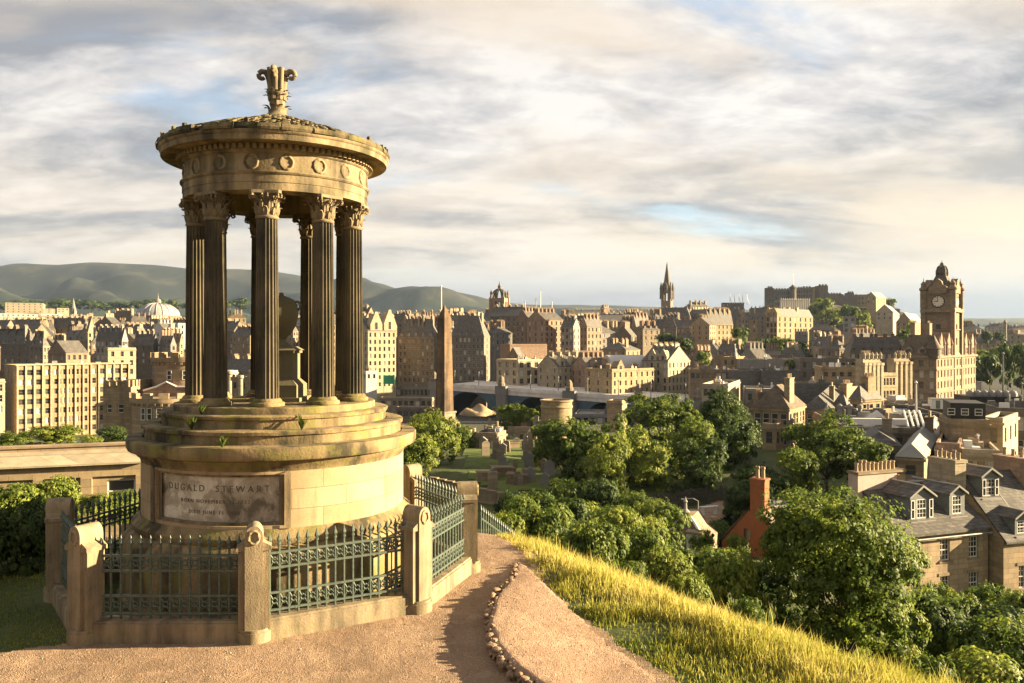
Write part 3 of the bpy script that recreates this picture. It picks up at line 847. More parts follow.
def crown_mesh(name, lobes, nclump, per, leaf, mat, seed, fill=0.25, clump=0.16, flat=0.0):
    """leaf-sized faces gathered in clumps over the lobes of a crown; lobes = (x,y,z,rx,ry,rz)"""
    r = np.random.default_rng(seed)
    Lb = np.array(lobes, float)
    wgt = (Lb[:, 3]*Lb[:, 4]*Lb[:, 5])**(2/3); wgt /= wgt.sum()
    li = r.choice(len(Lb), nclump, p=wgt)
    d = r.normal(size=(nclump, 3)); d /= np.linalg.norm(d, axis=1)[:, None]
    d[:, 2] = np.where(d[:, 2] < -0.35, -d[:, 2]*0.5, d[:, 2]); d /= np.linalg.norm(d, axis=1)[:, None]
    rad = np.where(r.random(nclump) < fill, r.uniform(0.35, 0.85, nclump), r.uniform(0.82, 1.12, nclump))
    cen = Lb[li, :3]+d*Lb[li, 3:]*rad[:, None]
    csz = clump*np.mean(Lb[li, 3:], 1)*r.uniform(0.6, 1.4, nclump)
    ct = r.uniform(0.0, 0.55, nclump)
    n = nclump*per
    ci = np.repeat(np.arange(nclump), per)
    g = r.normal(size=(n, 3)); g *= (np.minimum(1.6, np.linalg.norm(g, axis=1))/np.linalg.norm(g, axis=1))[:, None]
    p = cen[ci]+g*csz[ci][:, None]*np.array([1, 1, 0.72])
    nor = d[ci]*1.0+g*0.45+r.normal(size=(n, 3))*0.5+np.array([0, 0, 0.35]); nor /= np.linalg.norm(nor, axis=1)[:, None]
    a = r.normal(size=(n, 3)); t1 = np.cross(nor, a); t1 /= np.linalg.norm(t1, axis=1)[:, None]; t2 = np.cross(nor, t1)
    s = leaf*r.uniform(0.6, 1.3, n)
    V = np.zeros((n, 4, 3))
    V[:, 0] = p-t1*s[:, None]; V[:, 1] = p-t2*(s*0.62)[:, None]+nor*(s*.12)[:, None]; V[:, 2] = p+t1*s[:, None]; V[:, 3] = p+t2*(s*0.62)[:, None]+nor*(s*.12)[:, None]
    tint = np.clip(ct[ci]+r.uniform(0, 0.45, n), 0, 1)
    return np_mesh(name, V.reshape(-1, 3), np.arange(n*4).reshape(n, 4), mat, np.repeat(tint, 4))
def make_lobes(seed, w, h, n, z0=0.3, droop=0):
    r = random.Random(seed)
    out = [(0, 0, h*0.62, w*0.36, w*0.36, h*0.33)]
    for i in range(n):
        a = 2*PI*(i+r.uniform(-.25, .25))/n*2.4; q = r.uniform(0.35, 1.0); zz = r.uniform(z0, 0.86)
        rr = w*0.36*math.sqrt(max(0.05, 1-((zz-0.55)/0.52)**2))*q**0.4
        s = r.uniform(0.11, 0.26)*w
        out.append((rr*math.cos(a), rr*math.sin(a), h*zz, s, s, s*r.uniform(.7, 1.0)*min(1.2, h/w)))
    return out
def limbs(lobes, h, rt, seed, bare=0.3):
    r = random.Random(seed); m = MB()
    top = Vector((r.uniform(-.05, .05)*h, r.uniform(-.05, .05)*h, h*0.72))
    fork = Vector((0, 0, h*bare))
    m.tube([(0, 0, -h*0.06), (0.01*h, 0, h*.1), fork, fork.lerp(top, .5), top], [rt*1.35, rt*1.0, rt*.85, rt*.5, rt*.15], 9)
    for (x, y, z, *_r) in lobes[1:]:
        e = Vector((x, y, z)); s = fork.lerp(top, r.uniform(0.0, .5))
        mid = s.lerp(e, .5)+Vector((0, 0, -.04*h))
        m.tube([s, mid, e], [rt*.45, rt*.28, rt*.1], 6)
    return m.mesh('trunk', M['bark'], 60)
def tree_proto(seed, w, h, n, nclump, per, leaf, mat, bare=0.28, z0=0.3, clump=.16, fill=.25):
    L = make_lobes(seed, w, h, n, z0)
    return limbs(L, h, h*0.022, seed, bare), crown_mesh('crown', L, nclump, per, leaf, mat, seed, fill, clump), w, h
PROTO = {}
def proto(kind, i):
    k = (kind, i)
    if k not in PROTO:
        if kind == 'mid': PROTO[k] = tree_proto(100+i, 1.0, 1.15, 17, 270, 56, 0.019, M['leaf'], .22, .25, .165)
        if kind == 'lime': PROTO[k] = tree_proto(200+i, 1.0, 1.05, 15, 230, 52, 0.020, M['leaf_lime'], .25, .28, .18)
        if kind == 'dark': PROTO[k] = tree_proto(300+i, 1.0, 1.2, 16, 280, 58, 0.021, M['leaf_dark'], .15, .15, .17)
        if kind == 'far': PROTO[k] = tree_proto(400+i, 1.0, 0.9, 9, 110, 26, 0.045, M['leaf'], .15, .2, .24)
        if kind == 'fardark': PROTO[k] = tree_proto(450+i, 1.0, 0.9, 9, 110, 26, 0.045, M['leaf_dark'], .15, .2, .24)
        if kind == 'farlime': PROTO[k] = tree_proto(470+i, 1.0, 0.9, 9, 110, 26, 0.045, M['leaf_lime'], .15, .2, .24)
        if kind == 'bush': PROTO[k] = tree_proto(500+i, 1.0, 0.75, 9, 240, 46, 0.024, M['leaf'], .08, .1, .20)
        if kind == 'bushlime': PROTO[k] = tree_proto(600+i, 1.0, 0.75, 9, 240, 46, 0.024, M['leaf_lime'], .08, .1, .20)
        if kind == 'bushdark': PROTO[k] = tree_proto(700+i, 1.0, 0.75, 9, 220, 46, 0.026, M['leaf_dark'], .08, .1, .20)
        if kind == 'near': PROTO[k] = tree_proto(800+i, 1.0, 1.02, 19, 760, 64, 0.0125, M['leaf'], .06, .12, .15, .2)
    return PROTO[k]
def tree(kind, i, px, pyt, pyb, d, wpx, label, group=None, name=None, cat='tree', sink=0.0, rz=None):
    """a tree whose crown top stands at picture height pyt and its foot at pyb when seen from the photographer's spot"""
    tr, cr, w, h = proto(kind, i)
    zt, zb = zat(pyt, d), zat(pyb, d)
    H = zt-zb; Wd = wpx/F*d
    x = xat(px, d)
    bushy = kind.startswith('bush')
    o = thing(name or ('shrub' if bushy else 'broadleaf_tree'), label, cat if not bushy else 'shrub', (x, d, zb), rz if rz is not None else random.uniform(0, 6.28), group)
    sc = (Wd/1.12, Wd/1.12, H/(h*1.0))
    inst('trunk' if not bushy else 'stem', tr, o, scale=sc); inst('crown' if not bushy else 'foliage', cr, o, scale=sc)
    return o

# ------------------------------------------------------------------ city materials
def wall_mat(name, col, dark=(0.07, 0.06, 0.05), soot=0.3, rnd=0.3, ashlar=True):
    col = tuple(c*0.64 for c in col); dark = tuple(c*0.62 for c in dark)
    t = NT(name); p = t.coord(); ob = t.n('ShaderNodeObjectInfo')
    big = t.noise(p, 0.16, 5, 0.65, 0.3); gr = t.noise(p, 1.6, 4, 0.7)
    st = t.noise(t.mapping(p, (0.55, 0.55, 0.07)), 1.0, 5, 0.65)
    br = t.n('ShaderNodeTexBrick'); x, y, z = t.sepxyz(p)
    t.put(br.inputs['Vector'], t.comb(t.math('ADD', x, y), z, 0.0))
    br.inputs['Scale'].default_value = 1.0; br.inputs['Brick Width'].default_value = 1.1; br.inputs['Row Height'].default_value = 0.42; br.inputs['Mortar Size'].default_value = 0.02
    br.inputs['Color1'].default_value = (0.80, 0.80, 0.80, 1); br.inputs['Color2'].default_value = (1.15, 1.12, 1.08, 1); br.inputs['Mortar'].default_value = (0.7, 0.68, 0.66, 1)
    c = t.ramp(t.math('ADD', t.math('MULTIPLY', big, .5), t.math('MULTIPLY', gr, .5)), ((0.34, tuple(q*.74 for q in col)), (0.5, col), (0.68, tuple(min(1, q*1.2) for q in col))))
    if ashlar: c = t.mix(1.0, c, br.outputs[0], 'MULTIPLY')
    c = t.mix(t.ramp(t.math('ADD', t.math('MULTIPLY', big, .45), t.math('MULTIPLY', st, .55)), ((0.60-.25*soot, 0.0), (0.76-.25*soot, min(1, .3+soot)))), c, dark)
    c = t.scale_col(c, t.math('ADD', t.math('MULTIPLY', ob.outputs['Random'], rnd), 1-rnd/2))
    t.bump(gr, 0.3, 0.05)
    return t.done(c, 0.9)
M['gold'] = wall_mat('golden_sandstone', (0.42, 0.32, 0.19))
M['cream'] = wall_mat('cream_sandstone', (0.50, 0.42, 0.29), soot=.18)
M['pink'] = wall_mat('pink_sandstone', (0.40, 0.275, 0.19))
M['dark'] = wall_mat('sooty_shaded_sandstone', (0.33, 0.265, 0.19), (0.11, 0.095, 0.075), .4)  # sooty stone, also the darker copy given to fronts in shade
M['soot'] = wall_mat('black_sandstone', (0.23, 0.195, 0.155), (0.085, 0.077, 0.066), .4)
M['grey'] = wall_mat('grey_render', (0.30, 0.28, 0.25), soot=.2, ashlar=False)
M['white'] = wall_mat('white_harl', (0.68, 0.63, 0.56), (0.3, 0.26, 0.22), .12, ashlar=False)
M['blush'] = wall_mat('pale_pink_harl', (0.56, 0.42, 0.36), (0.26, 0.19, 0.15), .12, ashlar=False)
M['red'] = wall_mat('orange_brick', (0.46, 0.165, 0.065), (0.18, 0.07, 0.04), .12, ashlar=False)
M['brown'] = wall_mat('brown_stone', (0.38, 0.285, 0.185), (0.08, 0.06, 0.045), .3)
M['rubble_wall'] = wall_mat('rubble_stone', (0.36, 0.265, 0.165), (0.13, 0.09, 0.055), .35)
def roof_mat(name, col, row=0.32):
    col = tuple(c*0.62 for c in col)
    t = NT(name); p = t.coord(); ob = t.n('ShaderNodeObjectInfo')
    x, y, z = t.sepxyz(p)
    br = t.n('ShaderNodeTexBrick'); t.put(br.inputs['Vector'], t.comb(t.math('ADD', x, y), z, 0.0))
    br.inputs['Scale'].default_value = 1.0; br.inputs['Brick Width'].default_value = row; br.inputs['Row Height'].default_value = row*.6; br.inputs['Mortar Size'].default_value = 0.015
    br.inputs['Color1'].default_value = (0.62, 0.62, 0.62, 1); br.inputs['Color2'].default_value = (1.3, 1.28, 1.25, 1); br.inputs['Mortar'].default_value = (0.45, 0.45, 0.45, 1)
    n = t.noise(p, 0.5, 6, 0.65, .3); f = t.noise(p, 5, 4, 0.6)
    c = t.ramp(t.math('ADD', t.math('MULTIPLY', n, .6), t.math('MULTIPLY', f, .4)), ((0.34, tuple(q*.65 for q in col)), (0.5, col), (0.66, tuple(q*1.5 for q in col))))
    c = t.mix(1.0, c, br.outputs[0], 'MULTIPLY')
    c = t.mix(t.ramp(t.noise(p, 1.2, 5, .6), ((.55, 0.0), (.75, .35))), c, (0.085, 0.075, 0.032))
    c = t.scale_col(c, t.math('ADD', t.math('MULTIPLY', ob.outputs['Random'], .3), .85))
    return t.done(c, 0.7)
M['slate'] = roof_mat('slate', (0.17, 0.153, 0.135))
M['slate_brown'] = roof_mat('brown_slate', (0.19, 0.14, 0.09))
M['lead'] = plain_mat('lead_flat', (0.22, 0.205, 0.185), .7, 0, .25, .3)
M['felt'] = plain_mat('roof_felt', (0.10, 0.093, 0.083), .85, 0, .3, .4)
M['pale_roof'] = plain_mat('pale_roof_sheet', (0.46, 0.43, 0.40), .6, 0, .1, .2)
M['frame'] = plain_mat('white_sash', (0.55, 0.52, 0.48), .6, 0, .08, 3)
M['frame_dark'] = plain_mat('dim_sash', (0.16, 0.135, 0.11), .7, 0, .2, 3)
def glass_mat(name, col, rough=.12):
    t = NT(name); ob = t.n('ShaderNodeObjectInfo')
    t.bsdf.inputs['Specular IOR Level'].default_value = .6
    return t.done(t.scale_col(col+(1,), t.math('ADD', t.math('MULTIPLY', ob.outputs['Random'], 1.4), .3)), rough)
M['glass'] = glass_mat('window_glass', (0.035, 0.033, 0.03))
M['blind'] = plain_mat('window_blind', (0.40, 0.36, 0.29), .8, 0, .1, 1)
M['pot'] = plain_mat('chimney_pot_clay', (0.30, 0.22, 0.14), .85, 0, .3, 2)
M['metal'] = plain_mat('grey_metal', (0.15, 0.145, 0.13), .5, .2, .2, 2)
M['blackmetal'] = plain_mat('black_metal', (0.022, 0.02, 0.018), .6, 0, .3, 2)
M['whitepaint'] = plain_mat('white_paint', (0.60, 0.58, 0.54), .5, 0, .05, 1)
M['blue'] = plain_mat('blue_grey_steel', (0.05, 0.08, 0.105), .6, 0, .2, .3)
M['green'] = plain_mat('green_board', (0.03, 0.22, 0.12), .6, 0, .15, 1)
M['copper'] = plain_mat('verdigris', (0.40, 0.48, 0.36), .7, 0, .15, 1)
M['bridge'] = wall_mat('bridge_stone', (0.36, 0.315, 0.26), soot=.25)
M['wood'] = wall_mat('weathered_paling', (0.105, 0.092, 0.078), soot=.2)

# ------------------------------------------------------------------ windows, walls and buildings
WIN = {}
def window_mesh(w, h, style):
    k = (round(w, 2), round(h, 2), style)
    if k not in WIN:
        m = MB(); e = 0.03
        hw = w/2
        if style == 'pane':            # far off: a pane with a plain surround of frame
            m.box(-hw-e, hw+e, 0, .06, -e, h+e, 1)
            f = w*.08
            m.box(-hw, -hw+f, -.05, -.001, 0, h, 0); m.box(hw-f, hw, -.05, -.001, 0, h, 0); m.box(-hw+f, hw-f, -.05, -.001, h*.48, h*.54, 0)
        else:
            f = .07 if style != 'dim' else .06
            m.box(-hw-e, hw+e, 0, .05, -e, h+e, 1)
            m.box(-hw, -hw+f, -.06, -.002, 0, h, 0); m.box(hw-f, hw, -.06, -.002, 0, h, 0)
            m.box(-hw+f, hw-f, -.06, -.002, 0, f*1.2, 0); m.box(-hw+f, hw-f, -.06, -.002, h-f, h, 0); m.box(-hw+f, hw-f, -.075, -.002, h*.5-f*.5, h*.5+f*.5, 0)
            if style == 'sash12':
                for q in (1/3, 2/3): x = -hw+w*q; m.box(x-.016, x+.016, -.03, -.003, f, h*.5-.04, 0); m.box(x-.016, x+.016, -.03, -.003, h*.5+.04, h-f, 0)
                for q in (.25, .75): m.box(-hw+f, hw-f, -.028, -.004, h*q-.016, h*q+.016, 0)
        fr = M['frame_dark'] if style in ('dim', 'pane') else M['frame']
        WIN[k] = m.mesh('window', [fr, M['glass'] if style != 'blind' else M['blind']])
    return WIN[k]
def wall_face(m, ox, oy, ux, uy, L, z0, z1, ops, rec=.22, mi=0):
    """one wall from (ox,oy) along (ux,uy), outward normal = (uy,-ux); ops = (x0,x1,za,zb) openings with reveals"""
    nx, ny = uy, -ux
    P = lambda s, z, d=0.0: (ox+ux*s-nx*d, oy+uy*s-ny*d, z)
    xs = sorted({0.0, L, *[round(a, 4) for o in ops for a in o[:2]]}); zs = sorted({z0, z1, *[round(a, 4) for o in ops for a in o[2:]]})
    oset = [(round(a, 4), round(b, 4), round(c, 4), round(d, 4)) for a, b, c, d in ops]
    for i in range(len(xs)-1):
        for j in range(len(zs)-1):
            cx, cz = (xs[i]+xs[i+1])/2, (zs[j]+zs[j+1])/2
            if any(a < cx < b and c < cz < d for a, b, c, d in oset): continue
            m.quad(P(xs[i], zs[j]), P(xs[i+1], zs[j]), P(xs[i+1], zs[j+1]), P(xs[i], zs[j+1]), mi)
    for a, b, c, d in oset:
        for s0, t0, s1, t1 in ((a, c, b, c), (b, c, b, d), (b, d, a, d), (a, d, a, c)):
            m.quad(P(s0, t0), P(s1, t1), P(s1, t1, rec), P(s0, t0, rec), mi)
def fill_windows(root, ox, oy, ux, uy, ops, rec, style, wallname='window', lit=0.0, rr=None):
    nx, ny = uy, -ux; rz = math.atan2(uy, ux)
    for a, b, c, d in ops:
        st = style
        if lit and rr and rr.random() < lit: st = 'blind'
        s = (a+b)/2; o = inst(wallname, window_mesh(b-a, d-c, st), root, (ox+ux*s-nx*(rec-.03), oy+uy*s-ny*(rec-.03), c), (0, 0, rz))
def grid_ops(L, ztop, fl, bays, fh, ww, wh, drop, margin=None, skip=None):
    ops = []
    if bays < 1 or L < ww*1.3: return ops
    bays = min(bays, int((L-.3)/(ww*1.25)))
    if bays < 1: return ops
    mg = margin if margin is not None else max(.4, (L/bays-ww)/2)
    for i in range(bays):
        xc = mg+ww/2+(L-2*mg-ww)*(i/(bays-1) if bays > 1 else .5)
        for j in range(fl):
            zt = ztop-drop-j*fh
            if skip and skip(i, j): continue
            ops.append((xc-ww/2, xc+ww/2, zt-wh, zt))
    return ops
def chimney(root, x, y, z0, z1, lx, ly, mat, pots=4, rz=0, sub=False, name='chimney'):
    m = MB(); mx = Matrix.Translation((x, y, 0)) @ Matrix.Rotation(rz, 4, 'Z')
    m.box(-lx/2, lx/2, -ly/2, ly/2, z0, z1-.15, 0, mx); m.box(-lx/2-.1, lx/2+.1, -ly/2-.1, ly/2+.1, z1-.15, z1, 0, mx)
    if not sub:
        for k in range(pots):
            p = mx @ Vector((-lx/2+lx*(k+.5)/pots if lx >= ly else 0, -ly/2+ly*(k+.5)/pots if ly > lx else 0, 0))
            m.lathe([(.17, z1-.02), (.14, z1+.5), (.18, z1+.55), (.15, z1+.75)], 7, p.x, p.y, 1)
    o = m.obj(name, [mat, M['pot']], root)
    if sub:
        for k in range(pots):
            p = mx @ Vector((-lx/2+lx*(k+.5)/pots if lx >= ly else 0, -ly/2+ly*(k+.5)/pots if ly > lx else 0, 0))
            inst('chimney_pot', POT(k % 3), o, (p.x, p.y, z1-.01))
    return o
_pots = {}
def POT(k):
    if k not in _pots:
        h = (.62, .8, .55)[k]
        m = MB(); m.lathe([(.15, 0), (.13, h*.75), (.17, h*.8), (.16, h), (.12, h), (.11, h*.7)], 12); _pots[k] = m.mesh('chimney_pot', M['pot'], 40)
    return _pots[k]
NB = [0]
def B(label, xl, xc, xr, yt, d, a, dep=12, name='stone_building', cat='building', group=None, zb=None, fl=4, bays=5, sbays=3, mat='gold', roof='gable', rh=None, ridge='front',
      rmat='slate', chim=2, fh=3.5, ww=1.15, wh=2.0, drop=.9, style='dim', dorm=0, lit=.16, cornice=True, gables=None, chh=2.2, cmat=None):
    """A building whose near right-hand corner is seen at column xc, its front running left to column xl and its side running right to column xr;
    a = turn of the plan in degrees; yt = eaves row at that corner; everything is real-size geometry at distance d."""
    NB[0] += 1; rr = random.Random(NB[0]*13+5)
    if a < 0: a = max(-42, a*2-10)
    a = R(a); ca, sa = math.cos(a), math.sin(a)
    X = xat(xc, d); kl = (xl-512)/F; kr = (xr-512)/F
    L = (X-kl*d)/(ca+kl*sa)
    D = dep
    if xr > xc and sa-kr*ca > .02: D = (kr*d-X)/(sa-kr*ca)
    D = max(3.0, min(D, 60)); L = max(2.5, L)
    zt = zat(yt, d)
    mx, my = X-L/2*ca+D/2*sa, d+L/2*sa+D/2*ca
    if zb is None: zb = tz(mx, my)-3
    zb = min(zb, zt-4)
    H = zt-zb
    root = thing(name, label, cat, (X, d, zb), -a, group)
    m = MB(); rec = .22 if d < 320 else .3
    nfl = min(fl, int((H-1)/fh))
    fo = grid_ops(L, H, nfl, bays, fh, ww, wh, drop)
    so = grid_ops(D, H, nfl, sbays, fh, ww, wh, drop)
    lo = so if a < 0 else []
    wall_face(m, -L, 0, 1, 0, L, 0, H, fo, rec)
    wall_face(m, 0, 0, 0, 1, D, 0, H, so, rec)
    wall_face(m, 0, D, -1, 0, L, 0, H, [], rec)
    wall_face(m, -L, D, 0, -1, D, 0, H, lo, rec)
    rh_ = rh if rh is not None else (D if ridge == 'front' else L)*.42
    mats = [M[mat]]
    rm = MB(); o_ = .25
    if roof == 'gable':
        if ridge == 'front':
            for x in (0, -L): m.add([(x, 0, H), (x, D, H), (x, D/2, H+rh_)], ((0, 1, 2),))
            t = .22; k = rh_/(D/2)
            rm.prism([(-o_, H-o_*k+.02), (D/2, H+rh_+.02), (D+o_, H-o_*k+.02), (D+o_, H-o_*k+t), (D/2, H+rh_+t+.05), (-o_, H-o_*k+t)], 'x', -L-.1, .1)
        else:
            for y in (0, D): m.add([(-L, y, H), (0, y, H), (-L/2, y, H+rh_)], ((0, 1, 2),))
            t = .22; k = rh_/(L/2)
            rm.prism([(-L-o_, H-o_*k+.02), (-L/2, H+rh_+.02), (o_, H-o_*k+.02), (o_, H-o_*k+t), (-L/2, H+rh_+t+.05), (-L-o_, H-o_*k+t)], 'y', -.1, D+.1)
    elif roof == 'hip':
        q = min(L, D)/2
        if L >= D: rid = [(-L+q, D/2), (-q, D/2)]
        else: rid = [(-L/2, q), (-L/2, D-q)]
        vs = [(-L-o_, -o_, H), (o_, -o_, H), (o_, D+o_, H), (-L-o_, D+o_, H), (*rid[0], H+rh_), (*rid[1], H+rh_)]
        fs = ((0, 1, 5, 4), (1, 2, 5), (2, 3, 4, 5), (3, 0, 4)) if L >= D else ((0, 1, 4), (1, 2, 5, 4), (2, 3, 5), (3, 0, 4, 5))
        rm.add(vs, fs+((0, 3, 2, 1),))
    elif roof == 'mansard':
        i = rh_*.38
        rm.add([(-L, 0, H), (0, 0, H), (0, D, H), (-L, D, H), (-L+i, i, H+rh_), (-i, i, H+rh_), (-i, D-i, H+rh_), (-L+i, D-i, H+rh_)],
               ((0, 1, 5, 4), (1, 2, 6, 5), (2, 3, 7, 6), (3, 0, 4, 7), (4, 5, 6, 7), (0, 3, 2, 1)))
    else:   # flat, behind a parapet
        rm.box(-L+.3, -.3, .3, D-.3, H-.3, H-.12)
        for (x0, x1, y0, y1) in ((-L, 0, 0, .3), (-L, 0, D-.3, D), (-L, -L+.3, .3, D-.3), (-.3, 0, .3, D-.3)): m.box(x0, x1, y0, y1, H-.001, H+.55)
    m.obj('wall', mats, root)
    rm.obj('roof', M[rmat], root)
    if cornice:
        c = MB(); e = .22
        for (x0, x1, y0, y1) in ((-L-e, e, -e, -.003), (.003, e, -.003, D+e), (-L-e, -L-.003, -.003, D+e)):
            c.box(x0, x1, y0, y1, H-.45, H-.12)
            if nfl > 2: c.box(x0*.999+.08, x1-.08 if x1 > 0 else x1, y0+.1 if y0 < -.1 else y0, y1, H-fh-.12, H-fh+.06)
        c.obj('cornice', mats, root)
    fill_windows(root, -L, 0, 1, 0, fo, rec, style, lit=lit, rr=rr)
    fill_windows(root, 0, 0, 0, 1, so, rec, style, lit=lit*.5, rr=rr)
    if lo: fill_windows(root, -L, D, 0, -1, lo, rec, style, lit=lit, rr=rr)
    cm = M[cmat or mat]
    if roof != 'flat' and d > 300 and chim: chim += 2
    if roof == 'flat' and 90 < d < 420 and min(L, D) > 4:
        for k in range(rr.randint(3, 7)):
            w_, q_, h_ = rr.uniform(.5, 1.6), rr.uniform(.5, 1.4), rr.uniform(.5, 1.7)
            x_, y_ = -rr.uniform(.12, .88)*L, rr.uniform(.2, .85)*D
            v = MB(); v.box(x_-w_/2, x_+w_/2, y_-q_/2, y_+q_/2, H-.15, H+h_)
            if rr.random() < .5: v.lathe([(.2, H+h_), (.2, H+h_+.7), (.32, H+h_+.75), (.05, H+h_+1.0)], 8, x_, y_)
            v.obj('roof_vent', M[rr.choice(('metal', 'lead', 'felt', 'whitepaint', 'pot'))], root)
    if chim:
        for k in range(chim):
            f = (k+.5)/chim if chim > 2 else (0.03, .97)[k % 2]
            if roof == 'gable' and ridge == 'front': chimney(root, -L*f-(.35 if f > .5 else -.0)+(.45 if f > .9 else 0)-(.45 if f < .1 else 0), D/2, H+rh_*.3, H+rh_+chh*.6, .9, min(3.2, D*.35), cm, rr.choice((4, 5, 6)))
            elif roof == 'gable': chimney(root, -L/2, (D-.5)*f+.25, H+rh_*.5, H+rh_+chh*.6, min(2.6, L*.4), .9, cm, rr.choice((3, 4)))
            else: chimney(root, -L*f-(.8 if f < .5 else -.8), D*rr.uniform(.3, .7), H-.2, H+(rh_ if roof != 'flat' else .6)+chh*.6, 1.0, min(2.8, D*.4), cm, rr.choice((3, 4, 5)))
    for k in range(dorm):
        if roof == 'gable' and ridge == 'front': sl = rh_/(D/2)
        elif roof == 'mansard': sl = 1/.38
        else: sl = rh_/(min(L, D)/2) if roof == 'hip' else 1
        x = -L*(k+.5)/dorm; y0 = max(.15, .35/sl); dormer(root, x, y0, H+y0*sl-.1, sl, min(1.25, L/dorm*.55), 1.5, mat, style)
    if gables:     # steep gablets standing on the front wall head
        for f, w, h in gables:
            g = MB(); x = -L*f
            g.prism([(x-w/2, H-.1), (x+w/2, H-.1), (x+w/2, H+h*.35), (x+w*.16, H+h*.86), (x+w*.09, H+h), (x-w*.09, H+h), (x-w*.16, H+h*.86), (x-w/2, H+h*.35)], 'y', .01, .6)
            g.prism([(x-w/2, H-.1), (x+w/2, H-.1), (x+w/2, H+h*.33), (x, H+h*.9), (x-w/2, H+h*.33)], 'y', .6, min(D*.5, w))
            go = g.obj('gable', mats, root)
            if h > 2.5: inst('window', window_mesh(min(1.1, w*.3), h*.35, style), go, (x, -.05, H+h*.08))
    root['dims'] = (L, D, H)
    return root
def dormer(root, x, y0, z, sl, w, h, mat, style='dim', name='dormer', rmat='slate'):
    dp = (h+.5)/max(.3, sl)
    m = MB(); wallops = [(w*.18, w*.82, z+.2, z+h-.1)]
    wall_face(m, x-w/2, y0, 1, 0, w, z, z+h, wallops, .1)
    m.quad((x-w/2, y0, z), (x-w/2, y0, z+h), (x-w/2, y0+dp, z+h), (x-w/2, y0+dp, z)); m.quad((x+w/2, y0, z), (x+w/2, y0, z+h), (x+w/2, y0+dp, z+h), (x+w/2, y0+dp, z))
    m.add([(x-w/2, y0, z+h), (x+w/2, y0, z+h), (x, y0, z+h+w*.4)], ((0, 1, 2),))
    m.prism([(x-w/2-.12, z+h-.05), (x, z+h+w*.4+.02), (x+w/2+.12, z+h-.05), (x+w/2+.12, z+h+.07), (x, z+h+w*.4+.16), (x-w/2-.12, z+h+.07)], 'y', y0-.12, y0+dp+w*.4/max(.3, sl), 1)
    o = m.obj(name, [M[mat], M[rmat]], root)
    fill_windows(o, x-w/2, y0, 1, 0, wallops, .1, style)
    return o
# ------------------------------------------------------------------ far hills
def hills_mat():
    t = NT('hillside'); p = t.world()
    a = t.noise(p, 0.0022, 8, 0.66, 0.6); b = t.noise(t.mapping(p, (1, 0.4, 1)), 0.006, 7, 0.68); f = t.noise(p, 0.02, 5, 0.7)
    z = t.sepxyz(p)[2]
    up = t.ramp(t.math('ADD', t.math('MULTIPLY', a, .6), t.math('MULTIPLY', b, .4)), ((.45, (0.003, 0.006, 0.005)), (.49, (0.006, 0.0095, 0.0075)), (.53, (0.012, 0.015, 0.010)), (.58, (0.034, 0.032, 0.019))))  # upper slopes held dark: cloud shadow is put into their colour
    lowc = t.ramp(t.math('ADD', t.math('MULTIPLY', b, .6), t.math('MULTIPLY', f, .4)), ((.42, (0.007, 0.014, 0.008)), (.54, (0.012, 0.022, 0.010)), (.60, (0.045, 0.058, 0.02)), (.66, (0.07, 0.075, 0.03))))
    fac = t.math('MULTIPLY', t.math('SUBTRACT', t.math('ADD', z, t.math('MULTIPLY', a, 160.0)), 250.0), 0.012, True)
    return t.done(t.mix(fac, lowc, up), 0.95)
M['hills'] = hills_mat()
def build_hills():
    cx = [-250, -120, 0, 30, 70, 100, 130, 160, 200, 240, 275, 300, 330, 350, 366, 385, 400, 425, 450, 475, 490, 505, 525, 560, 620, 700, 800, 900, 960, 1024, 1100, 1300]
    cy = [300, 285, 268, 264.5, 266, 264, 265, 266.5, 270.5, 270, 272, 276, 281, 280, 281, 285, 290, 289, 291, 296, 300, 303.5, 305.5, 306, 307, 309, 313, 317, 319, 318.5, 318, 322]
    nx, ny = 420, 90
    px = np.linspace(-250, 1300, nx); dd = np.linspace(2300, 9000, ny)
    ridge = np.interp(px, cx, cy); D0 = 6000.0
    Hh = (HOR-ridge)/F*D0+EYE
    PX_, DD = np.meshgrid(px, dd)
    X = (PX_-512)/F*D0*(0.55+0.45*DD/D0); Y = DD
    HH = np.broadcast_to(Hh, X.shape)
    t = sstep((DD-2500)/(D0-2500)); t2 = sstep((9000-DD)/(9000-D0))
    prof = np.where(DD <= D0, 0.55*t+0.45*t**2.2, t2)
    fold = vnoise(X, Y, 620, 31)*0.55+vnoise(X, Y, 260, 32)*0.34+vnoise(X, Y, 130, 36)*.16+vnoise(X, Y, 1400, 34)*.45-np.abs(vnoise(X, Y, 480, 35))*.6
    Z = -30+(HH+30)*prof+HH*fold*np.clip(1-np.abs(prof-.5)*2, 0, 1)*1.1
    idx = np.arange(X.size).reshape(X.shape)
    Q = np.stack([idx[:-1, :-1], idx[:-1, 1:], idx[1:, 1:], idx[1:, :-1]], -1).reshape(-1, 4)
    me = np_mesh('hills', np.stack([X, Y, Z], -1).reshape(-1, 3), Q, M['hills'], smooth=True); fix_normals(me)
    tag(inst('hills', me), kind='structure')
build_hills()

# ------------------------------------------------------------------ the city, far to near
def flats(label, xl, xc, xr, yt, d, a, **k):
    k.setdefault('name', 'modern_building'); k.setdefault('roof', 'flat'); k.setdefault('chim', 0); k.setdefault('rmat', 'lead')
    return B(label, xl, xc, xr, yt, d, a, **k)
def ten(label, xl, xc, xr, yt, d, a, **k):
    k.setdefault('name', 'tenement'); k.setdefault('group', None)
    return B(label, xl, xc, xr, yt, d, a, **k)
